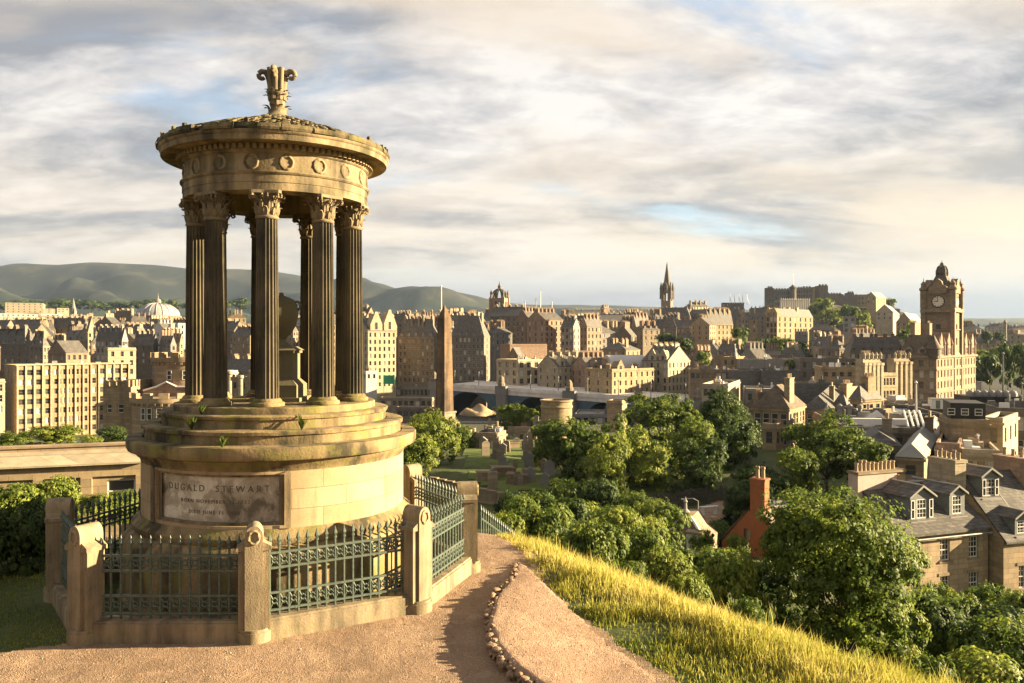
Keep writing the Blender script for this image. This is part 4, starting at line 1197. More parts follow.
# far left quarter
flats('cream hospital-like block with grey left wing standing highest below the far hills', 5, 43, 47, 303.5, 1500, -8, dep=30, mat='cream', bays=7, sbays=2, fl=4, fh=4.5, ww=2, wh=1.8, name='block_of_flats')
flats('low cream annex just right of the highest cream block below the hills', 43, 55, 58, 309, 1480, -10, dep=22, mat='cream', bays=3, fl=2, ww=2, name='block_of_flats')
flats('small bright cream block left of the distant thin church spire', 57, 69, 71, 308.5, 1450, -12, dep=20, mat='cream', bays=3, fl=2, ww=2)
flats('long white strip building with two rows of small windows at the far left edge', -20, 60, 64, 314.5, 1150, -8, dep=22, mat='white', bays=16, fl=2, ww=2.2, wh=1.6, fh=4)
flats('long pale building with windows in bands below the distant spire', 40, 111, 115, 317, 1080, -6, dep=20, mat='cream', bays=14, fl=2, ww=2, wh=1.8, fh=4)
flats('pinkish brown long block at the left edge below the white strip building', -15, 35, 42, 324, 850, 6, mat='pink', bays=9, fl=3)
ten('orange stone building with a stepped roof left of the domed hall', 100, 128, 138, 319, 900, 14, mat='pink', bays=5, fl=3, roof='hip', rh=8)
def spire_church(label, px, yb, yt, d, w, mat):
    t = thing('church_spire', label, 'church', (xat(px, d), d, zat(yb, d)-25))
    H = zat(yt, d)-zat(yb, d); m = MB()
    m.box(-w/2, w/2, -w/2, w/2, 0, 25+H*.35); m.obj('tower', M[mat], t)
    m = MB(); m.lathe([(w*.62, 25+H*.35), (w*.2, 25+H*.8), (.2, 25+H)], 8); m.obj('spire', M[mat], t)
    m = MB()
    for s in (-1, 1):
        for q in (-1, 1): m.lathe([(.5, 25+H*.33), (.5, 25+H*.42), (.05, 25+H*.55)], 6, s*w*.46, q*w*.46)
    m.obj('pinnacle_crown', M[mat], t)
spire_church('thin grey church spire far off below the green hills at left', 73.5, 318, 298, 1350, 7, 'grey')
M['dome_lead'] = plain_mat('dome_lead', (0.27, 0.26, 0.25), .6, 0, .15, .1)
def domed_hall():
    d = 900; x = xat(158, d); z0 = zat(345, d)
    t = thing('domed_hall', 'round hall of orange stone with shallow white ribbed dome and a lantern spike', 'hall', (x, d, z0), 0)
    H = zat(316, d)-z0
    m = MB(); m.lathe([(23, 0), (23, H-1), (24, H-1), (24, H), (21, H)], 40); 
    for k in range(20): mx = Matrix.Rotation(2*PI*k/20, 4, 'Z'); m.box(22.6, 23.6, -.7, .7, 0, H-1, 0, mx)
    m.obj('wall', M['pink'], t, 30)
    hd = zat(303, d)-z0-H
    m = MB(); m.lathe([(22*math.cos(a), H+hd*math.sin(a)) for a in np.linspace(0, 1.45, 10)], 40); 
    for k in range(20):
        az = 2*PI*k/20
        m.tube([(22.2*math.cos(a)*math.cos(az), 22.2*math.cos(a)*math.sin(az), H+.1+hd*math.sin(a)) for a in np.linspace(0, 1.4, 8)], .35, 4)
    m.obj('dome', M['dome_lead'], t, 50)
    m = MB(); m.lathe([(3.4, H+hd-.6), (3.2, H+hd+2), (3.6, H+hd+2.2), (2.4, H+hd+4), (.8, H+hd+5), (.3, H+hd+9), (.02, H+hd+12)], 12); m.obj('lantern', M['grey'], t)
domed_hall()
ten('white gabled house front below the domed hall', 150, 166, 180, 332, 560, 25, mat='white', bays=3, fl=4, roof='gable', ridge='side', rh=7, chim=2, style='sash')
ten('second white gabled house right of the other below the domed hall', 164, 174, 181, 335, 540, 30, mat='white', bays=2, fl=3, roof='gable', ridge='side', rh=6, chim=1, style='sash')
flats('narrow blank white tower block partly behind the leftmost columns', 178, 187, 192, 324, 520, -10, dep=12, mat='white', bays=1, fl=3, ww=1)
ten('dark red roofed building with white framed gable left of the domed hall', 108, 132, 140, 322, 700, 12, mat='brown', bays=5, fl=3, roof='hip', rmat='slate_brown', rh=10)
ten('sooty tenement with three white round topped dormers at the far left edge', -12, 30, 38, 344, 430, 14, mat='soot', bays=6, fl=4, roof='mansard', rh=8, dorm=4, style='sash', chim=2)
ten('cream chimneyed gable house above the dark dormered tenement', 32, 52, 56, 336, 470, -8, dep=14, mat='cream', bays=3, fl=3, roof='gable', ridge='side', rh=7)
ten('dark tenement with bay windows between cream gable and pink fronted house', 29, 43, 50, 346, 400, 18, mat='dark', bays=3, fl=3, roof='mansard', rh=6, dorm=2, style='sash')
ten('tall dark chimney block behind the row of dormered tenements', 68, 77, 84, 325, 520, 22, mat='soot', bays=2, fl=5, roof='flat')
ten('pink fronted low building with shallow dark gable just above the grid-fronted block', 48, 66, 88, 353, 350, 35, mat='pink', bays=2, sbays=4, fl=2, roof='gable', ridge='side', rh=5, chim=0)
ten('yellow gabled tower house amid dark roofs above the grid-fronted block', 88, 96, 98, 332, 480, -12, dep=10, mat='cream', bays=2, fl=4, roof='gable', ridge='side', rh=9, chim=1)
ten('grey tenement with long slate roof right of the yellow gabled tower house', 96, 122, 128, 340, 420, 10, mat='grey', bays=6, fl=4, roof='gable', rh=6, chim=3)
flats('cream slab with plain piers behind the right end of the grid-fronted block', 108, 136, 140, 349, 330, -12, dep=10, mat='cream', bays=3, fl=3)
ten('dark slate roofed building with brown gable at the upper left below the strip building', 12, 42, 50, 330, 620, 16, mat='dark', bays=6, fl=3, roof='gable', rh=8, chim=3)
ten('low dark tenement with skylit roof above the yellow gabled tower house', 48, 86, 92, 328, 640, 10, mat='dark', bays=7, fl=3, roof='hip', rh=8, chim=3)
ten('dark tenement roof between the domed hall and grey tenement', 120, 150, 160, 334, 600, 12, mat='dark', bays=6, fl=3, roof='gable', rh=7, chim=4)
# between the monument's columns
ten('golden block with flat top seen between the second and third columns', 228, 246, 252, 318, 640, -8, dep=14, mat='gold', bays=4, fl=3, roof='hip', rh=5, rmat='slate_brown')
ten('dark tenement seen between second and third columns', 205, 234, 246, 331, 500, 20, mat='soot', bays=5, sbays=3, fl=6, roof='gable', rh=6, style='sash')
ten('grey tenement with pale windows seen just left of the third column', 232, 250, 262, 336, 470, 24, mat='dark', bays=4, sbays=3, fl=6, roof='gable', rh=5, style='sash', lit=.4)
ten('dark slate roofed block between the columns above the golden turreted gatehouse', 200, 262, 280, 372, 330, 18, mat='dark', bays=8, fl=3, roof='hip', rh=5)
ten('dark tenement behind the urn', 262, 310, 322, 326, 560, 12, mat='soot', bays=8, fl=6, roof='gable', rh=6, style='sash')
ten('golden tenement seen between the fourth and fifth columns', 316, 344, 352, 324, 430, -10, dep=12, mat='gold', bays=4, fl=7, roof='gable', rh=6, style='dim')
ten('brown tenement behind the fifth column', 336, 366, 376, 318, 520, 14, mat='brown', bays=5, fl=6, roof='gable', rh=7, style='sash')
# old town ridge, far rows
ten('long dark roofed row on the skyline left of the crown spire', 395, 452, 470, 318, 760, 10, mat='brown', bays=12, fl=4, roof='gable', rh=7, chim=5)
ten('pinkish flat fronted block below the crown spire', 455, 492, 500, 324, 600, 8, mat='brown', bays=8, fl=4, roof='gable', rh=5, chim=2)
flats('pale green roofed block far off left of the crown spire', 448, 478, 484, 312, 1100, 5, mat='grey', rmat='copper', bays=6, fl=2)
ten('sooty six storey tenement right below the crown spire', 490, 522, 530, 316, 520, 16, mat='soot', bays=6, sbays=2, fl=8, roof='gable', rh=6, chim=3, style='dim')
ten('tall pink tenement with a steep roof, leftmost of the tall pair in the centre', 516, 529, 545, 320, 470, 42, mat='pink', bays=3, sbays=5, fl=9, fh=3.1, roof='gable', ridge='side', rh=6, chim=3, style='dim')
ten('tall pink tenement adjoining the other on its right, with a dark side', 545, 563, 571, 320, 465, -14, dep=16, mat='pink', bays=4, sbays=3, fl=9, fh=3.1, roof='gable', rh=5, chim=3, style='dim')
ten('grey green tenement between the tall pink pair and the narrow pink tenement', 561, 573, 580, 327, 450, 26, mat='grey', bays=3, sbays=2, fl=8, roof='gable', rh=5, chim=2, style='dim')
ten('narrow pink tenement with crowstepped gable right of centre', 580, 587, 602, 326, 440, 48, mat='pink', bays=2, sbays=4, fl=9, roof='gable', ridge='side', rh=5, chim=2)
ten('long sooty tenement range with many windows right of the narrow pink tenement', 596, 634, 642, 322, 540, 14, mat='soot', bays=10, sbays=2, fl=7, roof='gable', rh=6, chim=5, style='sash', lit=.15)
ten('pink gabled end of old tenement left of the dark tree clump', 631, 636, 650, 326, 520, 50, mat='pink', bays=1, sbays=4, fl=7, roof='gable', ridge='side', rh=7, chim=2)
ten('pale pink flat block right of the pink gabled end', 646, 652, 664, 324, 540, 46, mat='pink', bays=1, sbays=4, fl=7, roof='flat', chim=1)
ten('brown skyline row of roofs right of the tall pink pair', 570, 612, 622, 316, 720, 10, mat='brown', bays=9, fl=4, roof='gable', rh=6, chim=5)
ten('reddish skyline row of roofs left of the tall black spire', 606, 650, 660, 316, 760, 12, mat='pink', bays=9, fl=4, roof='gable', rh=6, chim=5)
ten('small cream gable high on the ridge left of the black spire', 598, 606, 612, 312, 820, 40, mat='cream', bays=2, fl=2, roof='gable', ridge='side', rh=6, chim=1)
ten('dark long block with small windows under the tall black spire', 655, 690, 700, 316, 660, 14, mat='dark', bays=9, fl=6, roof='mansard', rh=7, chim=4, dorm=5)
ten('dark fronted wing left of the big orange gabled bank', 668, 702, 708, 328, 600, 10, mat='dark', bays=8, sbays=2, fl=6, roof='gable', rh=6, chim=3, style='sash', lit=.1)  # shaded side of the bank, its shade put into a darker stone
ten('big orange stone bank building with pinnacled gables right of the dark wing', 704, 709, 733, 324, 590, 60, mat='gold', bays=2, sbays=6, fl=8, fh=4, roof='gable', ridge='side', rh=10, chim=3, wh=2.4)
ten('cream turreted roofs on skyline behind the orange bank', 690, 712, 720, 309, 850, -8, dep=14, mat='cream', bays=4, fl=3, roof='hip', rh=7, chim=2)
flats('dark flat building with white masts on its roof beyond the orange bank', 722, 744, 760, 303, 950, 10, mat='soot', rmat='pale_roof', bays=6, fl=3)
ten('dark tenement with pale chimneys left of the castle', 750, 770, 776, 316, 700, 16, mat='dark', bays=4, fl=7, roof='gable', rh=7, chim=3)
ten('golden ruin-like college building with tall bays below the castle', 766, 777, 813, 316, 640, 52, mat='gold', bays=3, sbays=7, fl=6, fh=4.4, ww=2, wh=3, roof='mansard', rh=6, chim=3, gables=((.3, 6, 7), (.8, 6, 7)))
ten('low dark roofed block in front of the golden college', 812, 834, 846, 330, 600, 10, mat='soot', bays=5, fl=3, roof='hip', rh=6, chim=2)
ten('square tower house with flat top and lit right side below the castle trees', 843, 856, 862, 317, 560, 22, mat='grey', bays=2, fl=3, roof='flat', chim=0, ww=2)
# bridge end and middle distance
ten('bright yellow building with twin gables right beside the fifth column', 368, 396, 400, 331, 392, -12, dep=16, mat='cream', bays=6, fl=8, fh=3.3, ww=1, wh=1.9, roof='gable', rh=6, chim=2, gables=((.22, 6, 10), (.70, 6, 9)), chh=4)
ten('dark brown hotel-like block with dormered mansard left of the obelisk', 398, 434, 440, 337, 405, 14, mat='brown', bays=8, sbays=1, fl=7, fh=3.2, roof='mansard', rh=9, dorm=5, chim=3, style='sash', cmat='dark')
ten('dark block with dormered mansard right of the obelisk', 450, 484, 490, 336, 400, 14, mat='soot', bays=8, sbays=1, fl=7, fh=3.1, roof='mansard', rh=10, dorm=5, chim=2, style='sash', lit=.25, cmat='pink')  # long side in shadow, its shade put into the black stone
ten('small dark building with lit pediment between the gabled tower and arcaded block', 508, 518, 524, 356, 395, 20, mat='brown', bays=2, fl=4, roof='gable', ridge='side', rh=4, chim=0)
ten('pale stone office block with five bays and a row of little domes on its parapet', 518, 554, 556, 360, 385, -14, dep=16, mat='cream', bays=5, fl=4, fh=3.6, ww=2.2, wh=2.3, roof='flat', chim=0, style='dim')
flats('long plain brown attic block behind the row of little domes', 510, 547, 553, 345, 430, -6, dep=14, mat='pink', bays=0, fl=0)
ten('cream gothic building with pinnacled dormer gables beside the bridge', 558, 589, 592, 366, 372, -14, dep=14, mat='cream', bays=6, fl=6, fh=3.2, ww=1, wh=1.7, roof='gable', rh=5, chim=2, gables=((.14, 3.4, 5), (.5, 3.4, 5), (.86, 3.4, 5)))
ten('pink golden gabled house right of the cream gothic building', 590, 613, 618, 369, 362, -12, dep=14, mat='pink', bays=4, fl=5, fh=3.2, ww=1, roof='gable', rh=6, chim=3, gables=((.2, 4, 5), (.75, 4, 4)))
ten('orange gold stone block below the white barrel roof', 612, 655, 658, 369, 350, -14, dep=16, mat='gold', bays=8, fl=5, fh=3.4, ww=1, roof='flat', chim=3, gables=((.8, 4, 4),))
def barrel():
    d = 362; t = thing('barrel_roof', 'white barrel vaulted roof on top of the orange gold stone block', 'roof', (xat(606, d), d, zat(371, d)), -R(-14))
    L = (644-606)/F*d; H = zat(355, d)-zat(371, d)
    m = MB(); m.prism([(-6+6*(1-math.cos(a)), H*.35+H*.65*math.sin(a)) for a in np.linspace(0, PI, 13)]+[(6, 0), (-6, 0)], 'x', 0, L); m.obj('vault', M['pale_roof'], t, 40)
    m = MB(); m.box(-.3, 0, -5.5, 5.5, 0, H*.5); m.obj('end_wall', M['pink'], t)
barrel()
ten('grey gold gabled row left of the lower treetops with steep roofs', 642, 668, 690, 361, 350, 42, mat='cream', bays=4, sbays=6, fl=5, fh=3.2, roof='gable', ridge='front', rh=6, chim=3, gables=((.2, 4, 5), (.6, 4, 5)))
ten('small brown block at the left of the grey gold gabled row', 600, 626, 640, 350, 410, 30, mat='brown', bays=4, fl=4, roof='hip', rh=4, chim=2)

# crowded rows of roofs filling in behind the named fronts
def crowd():
    r = random.Random(77)
    rows = [(402, 760, 560, 700, 318, 324, 34, ('dark', 'brown', 'soot', 'pink')), (420, 700, 470, 545, 326, 336, 22, ('soot', 'brown', 'dark', 'grey')), (-20, 215, 560, 780, 322, 331, 20, ('brown', 'dark', 'pink', 'soot')), (-10, 190, 400, 500, 338, 350, 12, ('dark', 'soot', 'grey', 'brown')), (200, 395, 480, 640, 324, 338, 14, ('soot', 'brown', 'dark', 'pink')), (800, 905, 420, 560, 338, 350, 9, ('dark', 'grey', 'cream', 'brown')), (965, 1040, 520, 800, 334, 345, 9, ('cream', 'grey', 'dark', 'cream')), (700, 815, 400, 520, 352, 360, 9, ('dark', 'grey', 'brown', 'cream'))]
    where = ('on the old town ridge skyline', 'on the middle slope of the old town ridge', 'below the woodland belt at left', 'above the grid-fronted block', 'seen past the monument columns', 'below the castle slope', 'right of the clock tower hotel', 'between the orange bank and castle foot')
    word = dict(dark='dark stone', brown='brown stone', soot='sooty black', pink='pinkish stone', grey='grey rendered', cream='cream stone')
    for (x0, x1, d0, d1, y0, y1, n, mats), wh_ in zip(rows, where):
        for i in range(n):
            px = x0+(x1-x0)*(i+r.uniform(.1, .9))/n; f = r.random(); d = d1-(d1-d0)*f; yt = y0+(y1-y0)*f+r.uniform(-2.5, 2.5); w = r.uniform(9, 22)
            m = mats[i % len(mats)]; a = r.choice((12, 20, 34, 50, -10))
            ten(word[m]+' tenement among crowded roofs '+wh_, px-w, px, px+w*r.uniform(.2, .7), yt, d, a, dep=r.uniform(9, 14), mat=m, bays=3, sbays=3, fl=3, roof=r.choice(('gable', 'gable', 'gable', 'hip', 'mansard')), ridge=r.choice(('front', 'side')), rh=r.uniform(3.5, 7), chim=r.choice((2, 3, 4)), chh=r.uniform(2, 4.5), dorm=r.choice((0, 0, 2, 3)), style=r.choice(('dim', 'sash')), group='crowded roofs '+wh_, cmat=r.choice((m, m, 'pink', 'cream')))
crowd()
# ------------------------------------------------------------------ landmarks
def crown_steeple():
    d = 620; x = xat(499.5, d); zb = zat(330, d); w = 14/F*d
    t = thing('crown_steeple', 'church tower topped by an open stone crown of flying ribs on the skyline', 'church', (x, d, zb), -R(20))
    h1 = zat(299, d)-zb; h2 = zat(281, d)-zb
    m = MB(); ops = [(w*.25-.5+w*.12, w*.25+w*.25, h1-9, h1-2), (w*.6, w*.8, h1-9, h1-2)]
    for ox, oy, ux, uy in ((-w/2, -w/2, 1, 0), (w/2, -w/2, 0, 1), (w/2, w/2, -1, 0), (-w/2, w/2, 0, -1)): wall_face(m, ox, oy, ux, uy, w, 0, h1, ops, .8)
    m.box(-w/2, w/2, -w/2, w/2, h1, h1+.6)
    for s in (-1, 1):
        for q in (-1, 1): m.box(s*w/2-.8, s*w/2+.8, q*w/2-.8, q*w/2+.8, 0, h1+1)
    m.obj('tower', M['pink'], t)
    m = MB()
    for s in (-1, 1):
        for q in (-1, 1): m.lathe([(.9, h1+.6), (.8, h1+3.5), (1.1, h1+3.8), (.05, h1+7)], 6, s*w*.46, q*w*.46)
    for q in ((1, 0), (-1, 0), (0, 1), (0, -1)): m.lathe([(.7, h1+.6), (.6, h1+3), (.8, h1+3.2), (.05, h1+6)], 6, q[0]*w*.48, q[1]*w*.48)
    for k in range(8):
        a = 2*PI*k/8; r0 = w*.46*(1.3 if k % 2 else 1.0)
        m.tube([(r0*math.cos(a)*(1-t_**1.8), r0*math.sin(a)*(1-t_**1.8), h1+1+6.2*math.sin(t_*PI/2)) for t_ in np.linspace(0, .97, 8)], [.75]*8, 5)
    m.lathe([(1.5, h1+6.4), (1.2, h1+9), (1.6, h1+9.3), (.5, h1+11), (.35, h2-2), (.05, h2)], 8)
    m.obj('stone_crown', M['soot'], t)
crown_steeple()
def hub_spire():
    d = 820; x = xat(667, d); zb = zat(330, d); w = 9.5/F*d
    t = thing('black_church_spire', 'tall slender black gothic spire rising above the rooftops right of centre', 'church', (x, d, zb), -R(25))
    h1 = zat(291, d)-zb; h2 = zat(262, d)-zb
    m = MB(); wall_op = [(w*.3, w*.7, h1-10, h1-2)]
    for ox, oy, ux, uy in ((-w/2, -w/2, 1, 0), (w/2, -w/2, 0, 1), (w/2, w/2, -1, 0), (-w/2, w/2, 0, -1)): wall_face(m, ox, oy, ux, uy, w, 0, h1, wall_op, 1.2)
    m.quad((-w/2, -w/2, h1), (w/2, -w/2, h1), (w/2, w/2, h1), (-w/2, w/2, h1))
    m.obj('tower', M['soot'], t)
    m = MB()
    for s in (-1, 1):
        for q in (-1, 1): m.lathe([(1.5, h1-8), (1.4, h1+2), (1.7, h1+2.3), (.05, h1+9)], 6, s*w*.5, q*w*.5)
    m.obj('pinnacles', M['soot'], t)
    m = MB(); m.lathe([(w*.46, h1), (w*.36, h1+5), (w*.40, h1+5.4), (w*.05, h2-2), (.05, h2)], 8)
    for k in range(4):
        a = PI/2*k; mx = Matrix.Rotation(a, 4, 'Z'); m.prism([(-1.2, h1), (1.2, h1), (1.2, h1+5), (0, h1+8), (-1.2, h1+5)], 'y', -w*.48, -w*.2, 0, mx)
    m.obj('spire', M['soot'], t)
hub_spire()
def pole(label, px, yt, yb, d, r=.12, mat='whitepaint', name='flagpole', cat='flagpole'):
    t = thing(name, label, cat, (xat(px, d), d, zat(yb, d)))
    h = zat(yt, d)-zat(yb, d); m = MB(); m.tube([(0, 0, 0), (0, 0, h)], [r*1.3, r*.8], 7); m.obj('pole', M[mat], t)
    m = MB(); m.lathe([(.01, h-.1), (r*2, h+r*1.5), (.01, h+r*4)], 8); m.obj('finial', M[mat], t)
    m = MB(); m.lathe([(r*3, 0), (r*3, .3), (r*1.3, .5)], 8); m.obj('base', M[mat], t)
pole('tall white flagpole just behind the top of the obelisk', 441.3, 287, 330, 415, .28)
pole('thin pale mast on the tall pink tenements', 540.5, 293, 325, 500, .25)
pole('short white mast left of the tall pink tenements', 525, 302, 322, 520, .25)
pole('dark thin mast between the two pale masts on the skyline', 536, 300, 322, 520, .25, 'metal')
pole('thin mast right of the tall pink tenements', 552, 303, 322, 520, .25)
for i, px in enumerate((730, 734.5, 739, 742.5, 747)):
    d = 950; t = thing('roof_mast', 'white mast standing in a row on the flat roof beyond the orange bank', 'mast', (xat(px, d), d, zat(304, d)), 0, 'white masts on the flat roof')
    h = zat(294+i % 2*1.5, d)-zat(304, d); m = MB(); m.tube([(0, 0, 0), (0, 0, h)], [.35, .3], 6); m.obj('pole', M['whitepaint'], t); m = MB(); m.tube([(0, 0, h*.6), (3, 0, 0)], .18, 5); m.obj('stay', M['whitepaint'], t)

M['rock'] = stone_mat('castle_rock', (0.10, 0.085, 0.06), (0.03, 0.028, 0.022), .5, .05, .8, .6)
def castle():
    d = 1000
    # crag: a rock terrain rising under the castle
    px = np.linspace(735, 935, 90); dd = np.linspace(880, 1240, 40)
    top = np.interp(px, [735, 755, 770, 815, 835, 870, 905, 920, 935], [352, 326, 304, 305, 308, 309, 314, 332, 352])
    P, D = np.meshgrid(px, dd)
    X = (P-512)/F*1000*(.3+.7*D/1000); Y = D
    H = np.broadcast_to((HOR-top)/F*1000+EYE, X.shape)
    t = sstep((D-880)/95)*sstep((1240-D)/120)
    Z = -25+(H+25)*t+vnoise(X, Y, 22, 41)*14*np.clip(t*(1.15-t)*4, 0, 1)+vnoise(X, Y, 8, 42)*5*np.clip(t*(1.15-t)*4, 0, 1)
    idx = np.arange(X.size).reshape(X.shape); Q = np.stack([idx[:-1, :-1], idx[:-1, 1:], idx[1:, 1:], idx[1:, :-1]], -1).reshape(-1, 4)
    me = np_mesh('castle_crag', np.stack([X, Y, Z], -1).reshape(-1, 3), Q, M['rock']); fix_normals(me)
    tag(inst('crag_hill', me), kind='structure')
    z0 = zat(309, d)
    t = thing('castle', 'dark old castle of blocky ranges, towers and ramparts along the top of the crag', 'castle', (xat(800, d), d, z0))
    def blk(x0, x1, yt, yb, dep, name, mat='soot', cren=True, off=0, bays=0, fl=0):
        X0 = xat(x0, d)-xat(800, d); X1 = xat(x1, d)-xat(800, d); zt = zat(yt, d)-z0; zb = zat(yb, d)-z0-10
        m = MB(); L = X1-X0; ops = grid_ops(L, zt, fl, bays, 5.5, 2.0, 3.0, 3) if bays else []
        for ox, oy, ux, uy, l, o in ((X0, off, 1, 0, L, ops), (X1, off, 0, 1, dep, []), (X1, off+dep, -1, 0, L, []), (X0, off+dep, 0, -1, dep, [])): wall_face(m, ox, oy, ux, uy, l, zb, zt, o, .6)
        m.quad((X0, off, zt), (X1, off, zt), (X1, off+dep, zt), (X0, off+dep, zt))
        if cren:
            n = max(3, int(L/3.2))
            for i in range(n): a = X0+L*i/n; m.box(a+.02, a+L/n*.6, off+.01, off+1.2, zt, zt+1.6)
        o = m.obj(name, M[mat], t)
        if ops: fill_windows(o, X0, off, 1, 0, ops, .6, 'pane')
        return o
    blk(768, 773, 287.5, 312, 14, 'end_tower'); blk(773, 790, 289.5, 312, 18, 'palace_range', bays=8, fl=2)
    blk(790, 796, 292, 312, 14, 'clock_range'); blk(796, 803, 288, 312, 16, 'gable_range', bays=3, fl=2); blk(803, 812, 287.5, 311, 16, 'great_hall', bays=3, fl=2)
    blk(812, 814.5, 287, 312, 16, 'lit_wall', 'gold', False, -1); blk(819, 828, 285.5, 312, 14, 'square_tower')  # lit_wall: sunlit end strip, its light put into golden stone
    blk(828, 842, 294, 313, 16, 'curtain_wall'); blk(842, 858, 295.5, 314, 14, 'curtain_wall'); blk(849, 855, 292.5, 300, 10, 'gatehouse', off=3)
    blk(858, 871, 294.5, 315, 12, 'barrack_range', 'brown', False, bays=4, fl=2); blk(871, 882, 293.5, 315, 12, 'barrack_range', 'soot', False, bays=4, fl=2)
    m = MB(); X0 = xat(792, d)-xat(800, d); zt = zat(289, d)-z0; m.lathe([(4, zt-20), (4, zt), (4.6, zt+.4), (4.6, zt+2.2), (3.6, zt+2.2), (.5, zt+5)], 12, X0, -3); cl = m.obj('round_turret', M['soot'], t)
    m = MB(); m.tube([(X0, -3, zt+4), (X0, -3, zat(273.5, d)-z0)], [.45, .3], 6); m.obj('flagpole', M['whitepaint'], cl)
    # pale retaining wall of the esplanade in front
    t2 = thing('esplanade_wall', 'long pale cream retaining wall with small buttresses below the castle', 'wall', (xat(781, 930), 930, zat(309, 930)), R(14))
    L = (813-781)/F*930; h = zat(300, 930)-zat(309, 930); m = MB(); m.box(0, L, 0, 3, -12, h)
    for k in range(14): x = L*k/13; m.box(x-.4, x+.4, -.6, -.003, -12, h+2.2)
    m.obj('wall', M['white'], t2); m = MB(); m.box(0, L, -1, 4, h, h+.7); m.obj('coping', M['cream'], t2)
castle()
flats('low cream house with lit gable on the slope right of the castle ramparts', 866, 876, 886, 297, 940, 45, mat='gold', roof='gable', ridge='side', rh=6, bays=2, fl=2, name='house')
flats('second low house with brown wall below the castle ramparts', 884, 900, 906, 309, 900, 10, mat='pink', roof='hip', rh=3, bays=4, fl=2, name='house')
flats('dark gabled house with pale roof edges between castle slope and the clock tower hotel', 896, 912, 930, 322, 700, 35, mat='brown', roof='gable', ridge='side', rh=8, bays=3, fl=3, name='house')
flats('cream stair gable house on the slope left of the clock tower', 876, 893, 902, 312, 760, 30, mat='cream', roof='gable', ridge='side', rh=7, bays=3, fl=2, name='house')

def obelisk():
    d = 200; x = xat(444.5, d); zb = zat(424, d)
    t = thing('stone_obelisk', 'tall tapering stone obelisk in the burial ground, soot stained, its left face in shade', 'obelisk', (x, d, zb), -R(40))
    k = 1/F*d; h0 = zat(411, d)-zb; h1 = zat(318, d)-zb; h2 = zat(304.5, d)-zb
    m = MB(); m.box(-2.6, 2.6, -2.6, 2.6, -3, .5); m.box(-2.3, 2.3, -2.3, 2.3, .5, 1.0); m.obj('base', M['brown'], t)
    m = MB(); m.box(-1.85, 1.85, -1.85, 1.85, 1.0, h0-.4); m.box(-2.05, 2.05, -2.05, 2.05, h0-.4, h0); m.obj('pedestal', M['dark'], t)
    w0, w1 = 12.8*k/2, 9.6*k/2
    m = MB(); nn = 26
    for i in range(nn):
        z0 = h0+(h1-h0)*i/nn; z1 = h0+(h1-h0)*(i+1)/nn; a = w0+(w1-w0)*i/nn; b = w0+(w1-w0)*(i+1)/nn
        m.frustum(0, 0, z0, z1-.02, a, a, b, b); m.frustum(0, 0, z1-.02, z1, b-.03, b-.03, b-.03, b-.03)
    m.obj('shaft', M['obelisk'], t)
    m = MB(); m.frustum(0, 0, h1, h2, w1, w1, .02, .02); m.obj('pyramidion', M['obelisk'], t)
M['obelisk'] = wall_mat('obelisk_stone', (0.26, 0.165, 0.09), (0.055, 0.042, 0.032), .72)
obelisk()

